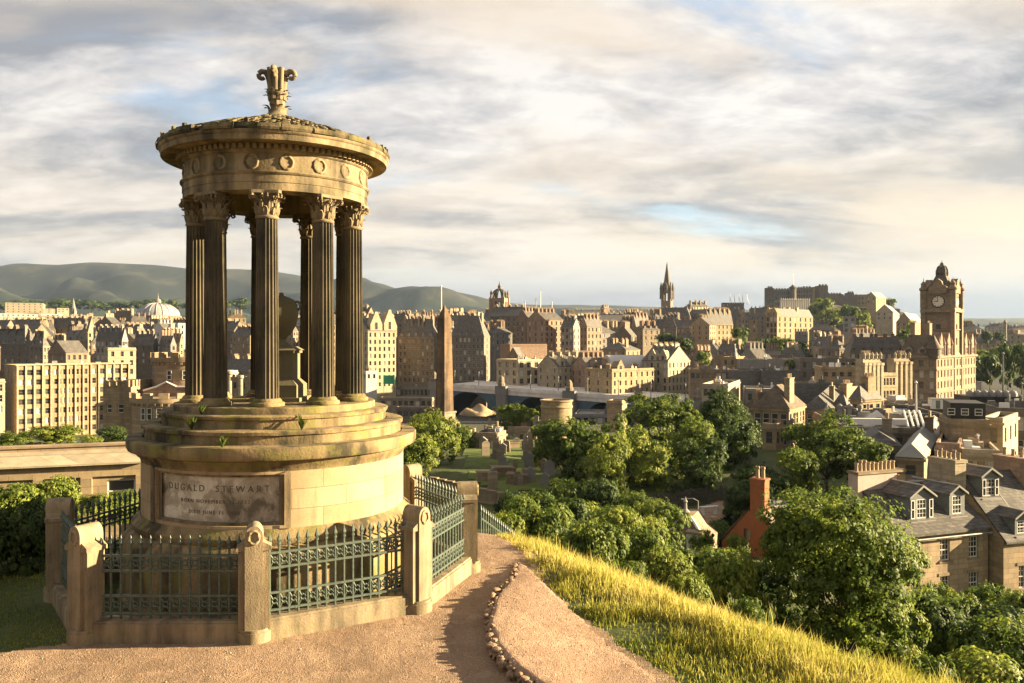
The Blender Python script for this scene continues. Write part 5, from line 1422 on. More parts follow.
def clock_hotel():
    d = 281
    t = thing('clock_tower_hotel', 'grand brown stone hotel with a tall domed clock tower and pinnacled gables', 'hotel', (xat(953, d), d, zat(410, d)), -R(42))
    a = R(17); zb = zat(410, d)
    Z = lambda y: zat(y, d)-zb
    k = 1/F*d
    # tower: square, near right corner at local (0,0); front runs to -x
    Wt = 9.3
    m = MB(); z1 = Z(312)
    fo = [(Wt*.42, Wt*.58, Z(345), Z(338)), (Wt*.42, Wt*.58, Z(330), Z(324))]
    for ox, oy, ux, uy in ((-Wt, 0, 1, 0), (0, 0, 0, 1), (0, Wt, -1, 0), (-Wt, Wt, 0, -1)): wall_face(m, ox, oy, ux, uy, Wt, 0, z1, fo, .5)
    for x in (-Wt, 0):
        for y in (0, Wt): m.box(x-.75, x+.75, y-.75, y+.75, 0, Z(288))
    tw = m.obj('clock_tower', M['brown'], t)
    fill_windows(tw, -Wt, 0, 1, 0, fo, .5, 'dim')
    m = MB(); e = .9
    m.box(-Wt-e, e, -e, Wt+e, z1, z1+1.0); m.box(-Wt-.5, .5, -.5, Wt+.5, z1+1.0, z1+1.5); m.box(-Wt-.4, .4, -.4, Wt+.4, Z(330), Z(329)); m.obj('balcony', M['brown'], tw)
    m = MB(); z2 = Z(287)
    m.box(-Wt+.1, -.1, .1, Wt-.1, z1+1.5, z2)
    for ax in (0, 1, 2, 3):      # pedimented gable over each face
        mx = Matrix.Translation((-Wt/2, Wt/2, 0)) @ Matrix.Rotation(PI/2*ax, 4, 'Z')
        g = Wt/2; m.prism([(-2.8, z2-2), (2.8, z2-2), (2.8, z2+.3), (1.6, z2+.9), (1.1, z2+2.2), (0, z2+3.1), (-1.1, z2+2.2), (-1.6, z2+.9), (-2.8, z2+.3)], 'y', -g-.5, -g+1.6, 0, mx)
    m.obj('clock_stage', M['brown'], tw)
    cz = Z(301)
    for ax in (0, 1, 3, 2):
        mx = Matrix.Translation((-Wt/2, Wt/2, cz)) @ Matrix.Rotation(PI/2*ax, 4, 'Z') @ Matrix.Translation((0, -Wt/2+.02, 0)) @ Matrix.Rotation(PI/2, 4, 'X')
        m = MB(); m.lathe([(0, 0), (1.85, 0), (1.85, .12), (0, .12)], 32, M=mx, cap=False); f = m.obj('clock_face', M['clock'], tw)
        m = MB()
        m.tube([mx @ Vector((1.95*math.cos(q), 1.95*math.sin(q), .1)) for q in np.linspace(0, 2*PI, 29)], .16, 5)
        for q in range(12):
            c_, s_ = math.cos(q*PI/6), math.sin(q*PI/6)
            m.tube([mx @ Vector((1.35*c_, 1.35*s_, .16)), mx @ Vector((1.75*c_, 1.75*s_, .16))], .07, 4)
        m.obj('dial_ring', M['blackmetal'], f)
        m = MB()   # eight minutes to nine as in the picture: hour hand left, minute hand up
        m.tube([mx @ Vector((0, 0, .2)), mx @ Vector((-1.05, .12, .2))], .13, 5); m.tube([mx @ Vector((0, 0, .22)), mx @ Vector((-.25, 1.6, .22))], .09, 5); m.obj('clock_hand', M['blackmetal'], f)
    for x in (-Wt, 0):
        for y in (0, Wt):
            m = MB(); m.lathe([(1.1, z1+1.5), (1.1, z2-1), (1.5, z2-.6), (1.35, z2), (.85, z2+.3), (.8, z2+1.1), (1.0, z2+1.3), (.55, z2+1.9), (.12, z2+2.4), (.08, z2+3.2), (.01, z2+3.4)], 10, x, y); m.obj('corner_turret', M['brown'], tw, 40)
    m = MB(); zr = Z(274.5); c = -Wt/2
    m.frustum(c, Wt/2, z2, z2+(zr-z2)*.5, Wt/2-.9, Wt/2-.9, 2.5, 2.5); m.frustum(c, Wt/2, z2+(zr-z2)*.5+.002, zr, 2.5, 2.5, 1.6, 1.6); m.obj('tower_roof', M['tower_lead'], tw)
    m = MB(); mx = Matrix.Translation((c, Wt/2, 0))
    zt = Z(258); hh = zt-zr
    m.lathe([(r_*.68, zr+hh*q_) for r_, q_ in ((2.2, -.03), (2.5, 0), (2.2, .03), (2.1, .12), (2.6, .18), (2.6, .22), (2.45, .36), (2.1, .5), (1.5, .62), (1.0, .68), (.9, .78), (.5, .82), (.14, .86), (.1, 1))], 16, M=mx)
    for k_ in range(8):
        q = 2*PI*k_/8
        m.tube([mx @ Vector((r_*.68*math.cos(q), r_*.68*math.sin(q), z_)) for r_, z_ in ((2.7, zr), (2.75, zr+hh*.2), (2.65, zr+hh*.36), (2.25, zr+hh*.5), (1.6, zr+hh*.62))], .2, 5)
    m.obj('lantern_dome', M['tower_lead'], tw, 50)
    # body: left wing facing us, right wing with gabled bays
    Lb, Db = 12.0, 49; he = Z(356)
    m = MB(); sk = None
    fo = grid_ops(Lb, he, 5, 4, 3.5, 1.3, 2.2, 1.0); so = grid_ops(Db, he, 5, 13, 3.5, 1.3, 2.2, 1.0)
    x0 = 0.0; y0 = 3.0
    # local body corner at (1.5, y0-6)
    bx, by = 0.5, -21.2
    wall_face(m, bx-Lb, by, 1, 0, Lb, 0, he, fo, .35); wall_face(m, bx, by, 0, 1, Db, 0, he, so, .35); wall_face(m, bx, by+Db, -1, 0, Lb, 0, he, [], .35); wall_face(m, bx-Lb, by+Db, 0, -1, Db, 0, he, so, .35)
    for zz in (he-4.4, he-11.8):
        m.box(bx-Lb-.3, bx+.3, by-.3, by-.003, zz, zz+.35); m.box(bx+.003, bx+.3, by+.003, by+Db, zz, zz+.35)
    m.box(bx-Lb-.6, bx+.6, by-.6, by-.003, he-.4, he+.3); m.box(bx+.003, bx+.6, by, by+Db+.6, he-.4, he+.3)
    wl = m.obj('wall', M['brown'], t)
    fill_windows(wl, bx-Lb, by, 1, 0, fo, .35, 'dim', lit=.25, rr=random.Random(5)); fill_windows(wl, bx, by, 0, 1, so, .35, 'dim')
    m = MB(); hr = Z(335)-he; i = 3.0
    m.add([(bx-Lb, by, he), (bx, by, he), (bx, by+Db, he), (bx-Lb, by+Db, he), (bx-Lb+i, by+i, he+hr), (bx-i, by+i, he+hr), (bx-i, by+Db-i, he+hr), (bx-Lb+i, by+Db-i, he+hr)], ((0, 1, 5, 4), (1, 2, 6, 5), (2, 3, 7, 6), (3, 0, 4, 7), (4, 5, 6, 7), (0, 3, 2, 1)))
    m.obj('mansard_roof', M['slate_brown'], t)
    for q in (.10, .28, .72, .90):
        dm = MB(); yc = by+Db*q; g = 5.6; hz = he-.2
        dm.prism([(yc-g/2, hz), (yc+g/2, hz), (yc+g/2, hz+3.2), (yc+g*.3, hz+3.6), (yc+g*.22, hz+6), (yc, hz+8.2), (yc-g*.22, hz+6), (yc-g*.3, hz+3.6), (yc-g/2, hz+3.2)], 'x', bx-2.6, bx+.25)
        go = dm.obj('gable', M['pink'], t)
        for s in (-1, 1): inst('window', window_mesh(1.1, 2.2, 'dim'), go, (bx+.28, yc+s*1.05, hz+.8), (0, 0, PI/2))
        pm = MB()
        for s in (-1, 1): pm.lathe([(.5, hz), (.5, hz+4), (.7, hz+4.2), (.03, hz+6.5)], 8, bx+.2, yc+s*g/2)
        pm.obj('pinnacle', M['pink'], go)
    for q in (.2, .55):
        xx = bx-Lb*(1-q)+1
        dormer(t, xx, by+.5, he+.1, hr/i, 2.6, 2.4, 'brown', 'dim')
    for x, y in ((bx-Lb+4, by+5), (bx-6, by+14), (bx-3.5, by+34), (bx-4, by+44)): chimney(t, x, y, he, he+hr+4, 1.4, 4, M['brown'], 5)
    m = MB(); m.lathe([(2.2, he-.5), (2.2, he+2.4), (2.6, he+2.6), (2.3, he+3), (.2, he+7)], 14, bx-1.2, by+1.2); m.obj('corner_cap', M['slate_brown'], t, 40)
M['clock'] = plain_mat('clock_dial', (0.62, 0.55, 0.42), .6, 0, .06, 2)
M['tower_lead'] = stone_mat('tower_lead', (0.16, 0.135, 0.105), (0.05, 0.045, 0.04), .35, .5, .4)
clock_hotel()

# ------------------------------------------------------------------ the bridge and station roofs
M['lit_stone'] = plain_mat('lit_bridge_stone', (0.62, 0.565, 0.50), .85, 0, .2, .3)  # colour raised to stand in for light on the bridge's shaded side
def bridge():
    A = Vector((xat(438, 374), 374, zat(382.5, 374))); Bv = Vector((xat(702, 296), 296, zat(401, 296)))
    u = Bv-A; u.z = 0; L = u.length; u.normalize(); rz = math.atan2(u.y, u.x)
    t = thing('road_bridge', 'long stone road bridge with a blue steel arch between its piers', 'bridge', A, rz)
    dz = Bv.z-A.z
    def zc(x): return dz*x/L
    m = MB(); n = 24
    for i in range(n):
        x0, x1 = L*i/n, L*(i+1)/n
        m.add([(x0, 0, zc(x0)-3.2), (x1, 0, zc(x1)-3.2), (x1, 0, zc(x1)-1.2), (x0, 0, zc(x0)-1.2), (x0, 26, zc(x0)-3.2), (x1, 26, zc(x1)-3.2), (x1, 26, zc(x1)-.6), (x0, 26, zc(x0)-.6)], ((0, 1, 2, 3), (4, 7, 6, 5), (3, 2, 6, 7), (0, 4, 5, 1)))
    m.obj('deck', M['lit_stone'], t)
    for y in (-.4, 25.9):
        m = MB()
        for i in range(n):
            x0, x1 = L*i/n, L*(i+1)/n
            m.add([(x0, y, zc(x0)-1.6), (x1, y, zc(x1)-1.6), (x1, y, zc(x1)), (x0, y, zc(x0)), (x0, y+.39, zc(x0)-1.6), (x1, y+.39, zc(x1)-1.6), (x1, y+.39, zc(x1)), (x0, y+.39, zc(x0))], ((0, 1, 2, 3), (4, 7, 6, 5), (3, 2, 6, 7), (0, 4, 5, 1)))
            m.box(x0-.25, x0+.25, y-.12, y-.003, zc(x0)-1.6, zc(x0)+.18)
        m.obj('parapet', M['lit_stone'], t)
    def xb(px): # where a picture column meets the bridge face
        k = (px-512)/F
        return (k*A.y-A.x)/(u.x-k*u.y)
    piers = [xb(436), xb(503), xb(571), xb(640), xb(699)]
    for x in piers:
        p = MB(); p.box(x-2.6, x+2.6, -1.6, 19.5, -30, zc(x)-1.2); p.box(x-2.9, x+2.9, -1.9, -.45, zc(x)-3.4, zc(x)+.5); po = p.obj('pier', M['grey'], t)
        p = MB(); p.lathe([(1.5, zc(x)+.5), (1.6, zc(x)+1.6), (1.2, zc(x)+2), (1.2, zc(x)+3.2), (.9, zc(x)+4.2), (.1, zc(x)+5)], 8, x, -1.1); p.obj('pier_cap', M['dark'], po)
    for x0, x1 in zip(piers[:-1], piers[1:]):
        s = MB(); a, b = x0+2.6, x1-2.6; nn = 20; pts = []
        for i in range(nn+1):
            q = i/nn; x = a+(b-a)*q; pts.append((x, zc(x)-3.3-12.0*abs(2*q-1)**2.3))
        top = [(x, zc(x)-3.2) for x in (b, a)]
        for i in range(nn):
            (xa, za), (xc, zc_) = pts[i], pts[i+1]
            s.add([(xa, .2, za), (xc, .2, zc_), (xc, .2, zc(xc)-3.2), (xa, .2, zc(xa)-3.2), (xa, 17.5, za), (xc, 17.5, zc_), (xc, 17.5, zc(xc)-3.2), (xa, 17.5, zc(xa)-3.2)], ((0, 1, 2, 3), (4, 7, 6, 5), (0, 4, 5, 1)))
        s.obj('steel_arch', M['blue'], t)
    for k in range(26):
        pass
    # street lamps along the near parapet
    for i, x in enumerate(np.linspace(L*.08, L*.95, 9)):
        o = thing('street_lamp', 'slim dark street lamp standing on the bridge parapet', 'street lamp', A+u*x+Vector((0, 0, zc(x))), rz, 'street lamps along the bridge')
        q = MB(); q.tube([(0, -.2, 0), (0, -.2, 5)], [.16, .1], 6); q.obj('post', M['metal'], o); q = MB(); q.lathe([(.1, 5), (.35, 5.2), (.3, 5.8), (.02, 6.1)], 8, 0, -.2); q.obj('lantern', M['metal'], o)
bridge()
flats('low grey market hall with long glazed roof left of the obelisk under the bridge', 396, 436, 440, 388, 395, 6, dep=20, mat='grey', rmat='metal', bays=12, fl=1, fh=5, ww=1.4, wh=2.6, name='market_hall')
flats('white shop front cabin at the bridge end beside the yellow twin gabled building', 437, 463, 466, 379, 428, 6, dep=6, mat='white', rmat='pale_roof', bays=4, fl=1, ww=2.4, wh=2, name='kiosk')
flats('white low terrace awning left of the yellow twin gabled building foot', 366, 377, 378, 372, 380, -10, dep=5, mat='white', rmat='pale_roof', bays=2, fl=1, name='kiosk')
t_ = thing('green_hoarding', 'small green hoarding at the foot of the yellow twin gabled building', 'hoarding', (xat(389, 384), 384, zat(384, 384)), 0)
q_ = MB(); q_.box(-2.6, 2.6, -.15, .1, 0, 4); q_.obj('board', M['green'], t_); q_ = MB(); q_.box(-2.5, -2.3, .1, .3, -4, 4); q_.box(2.3, 2.5, .1, .3, -4, 4); q_.obj('post', M['metal'], t_)
def station_roofs():
    for lab, px0, px1, y, d, dep, mat, rf in (
        ('long low dark station shed roof seen through the bridge arch', 380, 432, 399, 330, 30, 'dark', 'metal'),
        ('pale low roofed hall at the foot of the obelisk', 452, 500, 425, 225, 16, 'grey', 'lead'),
        ('dark flat roofed platform building left of the obelisk foot', 396, 440, 409, 280, 14, 'soot', 'felt'),
        ('long grey station roof right of the drum shaped tomb under the bridge', 575, 640, 416, 290, 20, 'grey', 'metal')):
        flats(lab, px0, px1, px1+2, y, d, 8, dep=dep, mat=mat, rmat=rf, bays=9, fl=1, fh=4, ww=1.6, wh=1.8, name='station_shed')
    d = 320; t = thing('mound', 'sunlit rounded golden mound before the blue bridge arch', 'mound', (xat(477, d), d, zat(415, d)))
    m = MB(); r_ = random.Random(6); m.lathe([(6.6*math.cos(a)+.02, 3.4*math.sin(a)*(1+.12*math.sin(5*a))) for a in np.linspace(0, PI/2, 10)], 28); m.v = [(x*(1+.18*math.sin(3*math.atan2(y, x)+z)), y, z*(1+.25*math.sin(x*.9+y*.4))+r_.uniform(-.12, .12)) for x, y, z in m.v]; m.obj('turf', M['gold'], t, 60)
station_roofs()
# ------------------------------------------------------------------ right middle distance: roofs of the east end
M['louvre'] = wall_mat('louvred_panel', (0.20, 0.185, 0.165), soot=.1)
flats('dark louvred shopping roof with pale stair edges, left of the glass roofs', 728, 768, 775, 372, 300, 14, dep=22, mat='louvre', rmat='lead', bays=0, cornice=False)
flats('second dark louvred block with white sloping stairs beside it', 762, 800, 806, 372, 290, 14, dep=22, mat='louvre', rmat='lead', bays=0, cornice=False)
flats('grey flat roof with pale top between trees and louvred blocks', 740, 790, 798, 361, 340, 10, dep=20, mat='grey', rmat='pale_roof', bays=0, cornice=False)
flats('low dark flat roofs left of the louvred blocks behind the treetops', 690, 732, 738, 371, 310, 10, dep=20, mat='brown', rmat='lead', bays=8, fl=1, ww=1.4)
flats('small gold brown block behind the flat roofs in the middle', 722, 736, 745, 358, 360, 28, mat='gold', bays=2, fl=2)
flats('cream low rendered building at the left of the treetops, small and plain', 702, 728, 740, 386, 230, 22, mat='cream', rmat='lead', bays=4, fl=2, sbays=2)
flats('pale flat roof deck behind the gold hipped house', 745, 796, 803, 391, 235, 14, dep=16, mat='grey', rmat='pale_roof', bays=5, fl=1)
flats('long grey fronted range with lit right end and thin pale parapet', 795, 855, 861, 386, 215, 16, dep=9, mat='louvre', rmat='pale_roof', bays=0, cornice=False, fl=0)
flats('cream block at the right end of the long grey range, brightly lit', 838, 850, 861, 389, 205, 46, mat='cream', rmat='lead', bays=1, fl=1, sbays=1)
flats('dark roofs and plant left of the classical pilastered block', 800, 858, 864, 360, 300, 12, dep=20, mat='soot', rmat='lead', bays=6, fl=2, cornice=False)
flats('flat ochre walled building with two lit windows left of the pilastered block', 822, 862, 866, 369, 232, 12, dep=14, mat='gold', rmat='lead', bays=5, fl=1, wh=1.3, sbays=1)
def classical(label, xl, xc, xr, yt, d, a, n, dep):
    o = B(label, xl, xc, xr, yt, d, a, dep=dep, mat='cream', roof='flat', rmat='lead', chim=2, bays=0, fl=5, sbays=n, fh=4.2, ww=1.2, wh=2.6, drop=1.6, style='dim', name='classical_block')
    L, D, H = o['dims']; m = MB()
    for k in range(n+1):
        y = D*(k+.02)/n*(.96)+.3; m.box(.24, .75, y-.42, y+.42, H-13.5, H-1.2); m.box(.02, .9, y-.55, y+.55, H-1.2, H-.5); m.lathe([(.35, H+.55), (.3, H+1.2), (.45, H+1.5), (.05, H+2.4)], 8, .1, y)
    m.box(.24, .95, 0, D, H-14.6, H-13.6)
    m.obj('pilaster', M['cream'], o)
classical('gold pilastered corner block with tall pillars, left one of two', 861, 863, 880, 361, 215, 66, 4, 14)
classical('gold pilastered corner block with tall pillars, right one beside the clock hotel', 892, 894, 909, 360, 240, 66, 3, 14)
flats('gold low wing with balustrade between the two pilastered blocks', 876, 879, 896, 375, 228, 62, mat='gold', rmat='lead', bays=0, sbays=6, fl=4, ww=1, wh=2)
flats('small white portico at the foot of the right pilastered block', 893, 896, 905, 398, 200, 60, mat='white', rmat='pale_roof', bays=1, sbays=3, fl=1, wh=3.5)
flats('long slate attic range between clock tower hotel and pilastered blocks', 850, 905, 912, 352, 330, 12, dep=14, mat='soot', roof='mansard', rmat='slate', rh=6, bays=9, fl=2, dorm=6, chim=4, cornice=False)
ten('dark house with two white windows and hipped roof right of gold hipped house', 803, 832, 848, 410, 165, 24, mat='brown', bays=2, sbays=4, fl=2, roof='hip', rh=2.6, chim=1, style='sash', name='house')
ten('gold gabled house with lit side behind the dark grey house', 836, 846, 861, 405, 172, 44, mat='gold', bays=2, sbays=4, fl=2, roof='hip', rh=3, chim=2, name='house')
ten('tall gold house with lit right side above the flat roofs with pipes', 858, 861, 881, 400, 158, 60, mat='gold', bays=1, sbays=5, fl=3, roof='hip', rh=3, chim=2, name='house')
flats('low gold colonnaded wing right of the tall gold house', 860, 866, 891, 413, 150, 60, mat='gold', rmat='lead', bays=0, sbays=6, fl=2, ww=.9, wh=2.6)
ten('gold hipped house right of the treetops, left pavilion', 736, 757, 776, 418, 150, 40, mat='gold', bays=3, sbays=5, fl=3, roof='hip', rh=3.2, rmat='slate_brown', chim=1, style='sash', name='house')
ten('gold hipped house right of the treetops, broad right pavilion', 752, 789, 805, 409, 145, 34, mat='gold', bays=4, sbays=5, fl=4, roof='hip', rh=4, rmat='slate_brown', chim=1, style='sash', name='house')
flats('low gold link with railing joining the two hipped pavilions', 770, 776, 792, 427, 143, 40, mat='gold', rmat='lead', bays=1, sbays=4, fl=2)
# flat roofs with pipes and skylight
def roofscape():
    fl1 = flats('broad grey flat roofed building with pipes and a glass pyramid skylight', 846, 936, 946, 432, 120, 10, dep=26, mat='dark', rmat='felt', bays=6, fl=2, ww=1.4, wh=1.6)
    L, D, H = fl1['dims']
    m = MB(); m.frustum(-L*.45, D*.4, H-.1, H+2.2, 2.4, 2.4, .1, .1); m.obj('skylight', M['pale_roof'], fl1)
    m = MB(); m.box(-L*.98, -L*.25, 3, 4.2, H+.6, H+1.5); m.obj('pipe_duct', M['whitepaint'], fl1)
    for k in range(7):
        m = MB(); x = -L*(.1+.11*k); y = 6+(k*5) % 13
        m.box(x-1, x+1, y-.8, y+.8, H-.1, H+1.1+.4*(k % 3)); m.box(x-.7, x+.7, y-.5, y+.5, H+1.1+.4*(k % 3), H+1.35+.4*(k % 3)); m.obj('roof_vent', M[('metal', 'lead', 'felt')[k % 3]], fl1)
    for k in range(4):
        m = MB(); x = -L*(.08+.06*k); m.tube([(x, 2, H+.5), (x+1, 8, H+2.4), (x+1.4, 14, H+.5)], .16, 6); m.obj('pipe', M['whitepaint'], fl1)
    for k in range(3):
        m = MB(); x = -L*(.55+.13*k); m.lathe([(.35, H), (.35, H+2.0), (.5, H+2.1), (.5, H+2.5), (.1, H+2.8)], 10, x, 16); m.obj('roof_cowl', M['lead'], fl1)
    flats('wide dark flat roof behind the roof with the glass pyramid', 870, 945, 960, 417, 150, 10, dep=22, mat='louvre', rmat='metal', bays=0, cornice=False)
    flats('dark flat roofed extension left of the black screened plant box', 905, 966, 975, 409, 185, 10, dep=18, mat='soot', rmat='metal', bays=5, fl=1)
    pole('tall pale pole rising from the flat roofs before the clock tower hotel', 916, 384, 425, 150, .16)
    pole('dark lamp column at the far right edge before the trees', 1003, 355, 405, 160, .16, 'metal', 'lamp_column', 'lamp column')
    pole('second thin column among the dark trees at the right edge', 1022, 385, 412, 150, .14, 'metal', 'lamp_column', 'lamp column')
    d = 140; t = thing('plant_enclosure', 'black screened roof plant box with a row of pale domed vents on top', 'roof plant', (xat(1020, d), d, zat(414, d)), -R(8))
    Lp = (1020-973)/F*d; h = zat(397, d)-zat(414, d)
    m = MB(); m.box(-Lp, 0, 0, 7, -3, h)
    for k in range(40): x = -Lp+Lp*k/40; m.box(x, x+Lp/80, -.06, -.002, .2, h-.1)
    m.obj('louvre_screen', M['blackmetal'], t)
    for k in range(7):
        m = MB(); m.lathe([(.62, h), (.68, h+.45), (.5, h+.85), (.02, h+1.1)], 12, -Lp*(k+.4)/7, 1.5); m.obj('domed_vent', M['lead'], t, 60)
    m = MB(); m.box(-Lp*.68, -Lp*.62, 3, 4, h, h+2.4); m.obj('flue', M['lead'], t)
    d = 185
    t = thing('white_cabin', 'white site cabin on the flat roof in front of the clock tower hotel', 'cabin', (xat(932, d), d, zat(409, d)), -R(8))
    m = MB(); m.box(0, 5, 0, 2.6, 0, 2.2); m.obj('body', M['whitepaint'], t); m = MB(); m.box(-.1, 5.1, -.1, 2.7, 2.2, 2.35); m.obj('roof', M['lead'], t)
    m = MB(); m.box(.8, 1.7, -.05, -.003, .1, 1.9); m.obj('door', M['metal'], t)
roofscape()
def tan_block():
    o = flats('tan stone block with a dark attic and lit bay, above the near dormered houses', 948, 990, 1004, 424, 108, 20, mat='gold', rmat='felt', bays=0, sbays=2, fl=2, ww=.8, wh=2, dep=8, fh=4)
    L, D, H = o['dims']; m = MB(); m.box(-L+.4, -.4, .6, D-.3, H-.3, H+2.6); at_ = m.obj('attic', M['blackmetal'], o)
    for k in range(3):
        inst('window', window_mesh(.9, .9, 'sash'), at_, (-L*.25-k*1.6, .55, H+1.0))
    flats('lit projecting bay of cream stone right of the tan block', 990, 1003, 1018, 422, 112, 40, mat='cream', rmat='lead', bays=2, sbays=3, fl=3, dep=5, fh=4)
    flats('dark flat block with white trim at the right edge beyond the tan block', 1000, 1040, 1060, 412, 128, 14, mat='soot', rmat='felt', bays=4, fl=2, style='sash')
    flats('low cream wing with an arched window below the tan block', 962, 1000, 1012, 455, 100, 24, mat='cream', rmat='lead', bays=3, fl=2, ww=.8, wh=1.8, fh=3)
    ten('small tan hut with slate roof just behind the pink chimney gable', 897, 924, 944, 458, 95, 30, mat='brown', bays=2, sbays=2, fl=2, roof='hip', rh=1.4, chim=1, fh=2.6, wh=1.2, name='house', rmat='lead')
    flats('low roofs with pink walls behind the near dormered roof', 936, 960, 972, 448, 102, 30, mat='pink', rmat='lead', bays=2, sbays=2, fl=1, name='outbuilding')
    ten('brown hut roof left of the tan hut below the flat roofs with pipes', 862, 900, 912, 446, 104, 20, mat='dark', bays=3, sbays=2, fl=1, roof='hip', rh=1.5, chim=1, fh=2.6, name='house', rmat='slate')
tan_block()
# ------------------------------------------------------------------ near dormered houses at lower right
def near_houses():
    d = 70; a = R(-20)
    # house one: eaves at row 533, front from column 903 to 985
    X1 = xat(988, d); kl = (900-512)/F
    ca, sa = math.cos(a), math.sin(a); L = (X1-kl*d)/(ca+kl*sa); D = 9.0
    zb = tz(X1-3, d+3)-1; zb = min(zb, zat(640, d)); H = zat(526, d)-zb
    t = thing('dormered_house', 'rubble stone house with steep slate roof and two grey dormers, left of the near pair', 'house', (X1, d, zb), -a, None)
    m = MB()
    ops = []
    for k in range(3):
        xc = L*(.17+.33*k)
        for r_ in range(3): ops.append((xc-.52, xc+.52, H-.75-1.75-r_*3.0, H-.75-r_*3.0))
    so = [(3, 4, H-3, H-1.2)]
    wall_face(m, -L, 0, 1, 0, L, 0, H, ops, .22); wall_face(m, 0, 0, 0, 1, D, 0, H, [], .2); wall_face(m, 0, D, -1, 0, L, 0, H, [], .2); wall_face(m, -L, D, 0, -1, D, 0, H, [], .2)
    rh = zat(482, d+4.5)-zb-H
    for x in (0, -L): m.add([(x, 0, H), (x, D, H), (x, D/2, H+rh)], ((0, 1, 2),))
    w = m.obj('wall', M['house_rubble'], t); fill_windows(t, -L, 0, 1, 0, ops, .22, 'sash12')
    m = MB()
    for o in ops: m.box(-L+o[0]-.16, -L+o[1]+.16, -.10, -.004, o[2]-.16, o[2]-.003); m.box(-L+o[0]-.2, -L+o[1]+.2, -.05, -.004, o[3]+.003, o[3]+.25)
    m.obj('window_surround', M['gold'], t)
    k = rh/(D/2); rm = MB(); rm.prism([(-.35, H-.35*k+.02), (D/2, H+rh+.02), (D+.35, H-.35*k+.02), (D+.35, H-.35*k+.2), (D/2, H+rh+.24), (-.35, H-.35*k+.2)], 'x', -L-.05, .02); ro = rm.obj('roof', M['slate'], t)
    m = MB(); m.tube([(-L, -.42, H-.45), (.0, -.42, H-.45)], .08, 6); m.obj('gutter', M['metal'], ro)
    m = MB(); m.box(-L-.05, .02, D/2-.18, D/2+.18, H+rh+.2, H+rh+.34); m.obj('ridge', M['lead'], ro)
    for x, y in ((-L*.45, 3.5), (-L*.35, 3.8), (-L*.62, 3.3)):
        m = MB(); zz = H+y*k+.2; m.add([(x-.3, y, zz+.05), (x+.3, y, zz+.05), (x+.3, y+.5, zz+.5*k+.08), (x-.3, y+.5, zz+.5*k+.08), (x-.3, y, zz-.1), (x+.3, y, zz-.1), (x+.3, y+.5, zz+.5*k-.1), (x-.3, y+.5, zz+.5*k-.1)], ((0, 1, 2, 3), (0, 4, 5, 1), (1, 5, 6, 2), (2, 6, 7, 3), (3, 7, 4, 0))); m.obj('rooflight', M['lead'], ro)
    def near_dormer(x, y0, wd, h, side, tt, H_, k_):
        z = H_+y0*k_; o = MB(); dp = (h+.7)/k_
        fo = [(wd*.5-.52, wd*.5+.52, z+.3, z+h-.12)]
        wall_face(o, x-wd/2, y0, 1, 0, wd, z-.2, z+h, fo, .1)
        o.quad((x-wd/2, y0, z-.2), (x-wd/2, y0, z+h), (x-wd/2, y0+dp, z+h), (x-wd/2, y0+dp, z)); o.quad((x+wd/2, y0, z-.2), (x+wd/2, y0, z+h), (x+wd/2, y0+dp, z+h), (x+wd/2, y0+dp, z))
        o.add([(x-wd/2, y0, z+h), (x+wd/2, y0, z+h), (x, y0, z+h+wd*.32)], ((0, 1, 2),))
        g = o.obj('dormer', M['dormer'], tt)
        fill_windows(g, x-wd/2, y0, 1, 0, fo, .1, 'sash12')
        if side:
            for s in (-1, 1): inst('window', window_mesh(.42, h-.45, 'sash'), g, (x+s*(wd/2-.27), y0-.02, z+.3))
        o = MB(); e = .16; hh = wd*.32
        o.prism([(x-wd/2-e, z+h-.06), (x, z+h+hh+.02), (x+wd/2+e, z+h-.06), (x+wd/2+e, z+h+.1), (x, z+h+hh+.18), (x-wd/2-e, z+h+.1)], 'y', y0-.2, y0+dp+hh/k_); o.obj('dormer_roof', M['slate'], g)
        o = MB(); o.prism([(x-wd/2-e-.04, z+h-.02), (x, z+h+hh+.1), (x+wd/2+e+.04, z+h-.02), (x+wd/2+e+.04, z+h+.14), (x, z+h+hh+.28), (x-wd/2-e-.04, z+h+.14)], 'y', y0-.26, y0-.205); o.tube([(x, y0-.2, z+h+hh+.2), (x, y0+dp+hh/k_-.1, z+h+hh+.2)], .1, 6); o.obj('lead_edge', M['lead'], g)
        o = MB(); o.box(x-wd/2-.1, x+wd/2+.1, y0-.25, y0-.003, z-.05, z+.12); o.obj('sill', M['lead'], g)
    near_dormer(-L*.66, .95, 2.5, 2.0, True, t, H, k); near_dormer(-L*.24, 1.05, 1.7, 1.95, False, t, H, k)
    # blank pale pink gable stack on the left
    d2 = 72; X2 = xat(897, d2); kl = (858-512)/F; a2 = R(-22); L2 = (X2-kl*d2)/(math.cos(a2)+kl*math.sin(a2)); zt = zat(472, d2); z2 = tz(X2, d2)-2
    t2 = thing('gable_stack', 'blank pale pink harled gable wall carrying a long row of chimney pots', 'gable wall', (X2, d2, z2), -a2)
    Hs = zt-z2; m = MB(); m.box(-L2, 0, 0, 1.1, 0, Hs); m.obj('wall', M['blush'], t2)
    m = MB(); m.box(.003, .85, -.1, 1.6, 0, Hs-.2); m.obj('stone_edge', M['gold'], t2)
    m = MB(); m.box(-L2-.08, .95, -.12, 1.22, Hs, Hs+.22); cp = m.obj('coping', M['brown'], t2)
    r = random.Random(8)
    for i in range(10): inst('chimney_pot', POT(r.randrange(3)), cp, (-L2+.35+(L2+.2)*i/10, .55, Hs+.22), scale=(1.1, 1.1, 1.15))
    # stack between the houses, standing on the party wall
    d3 = 73; t3 = t
    lx = X1; 
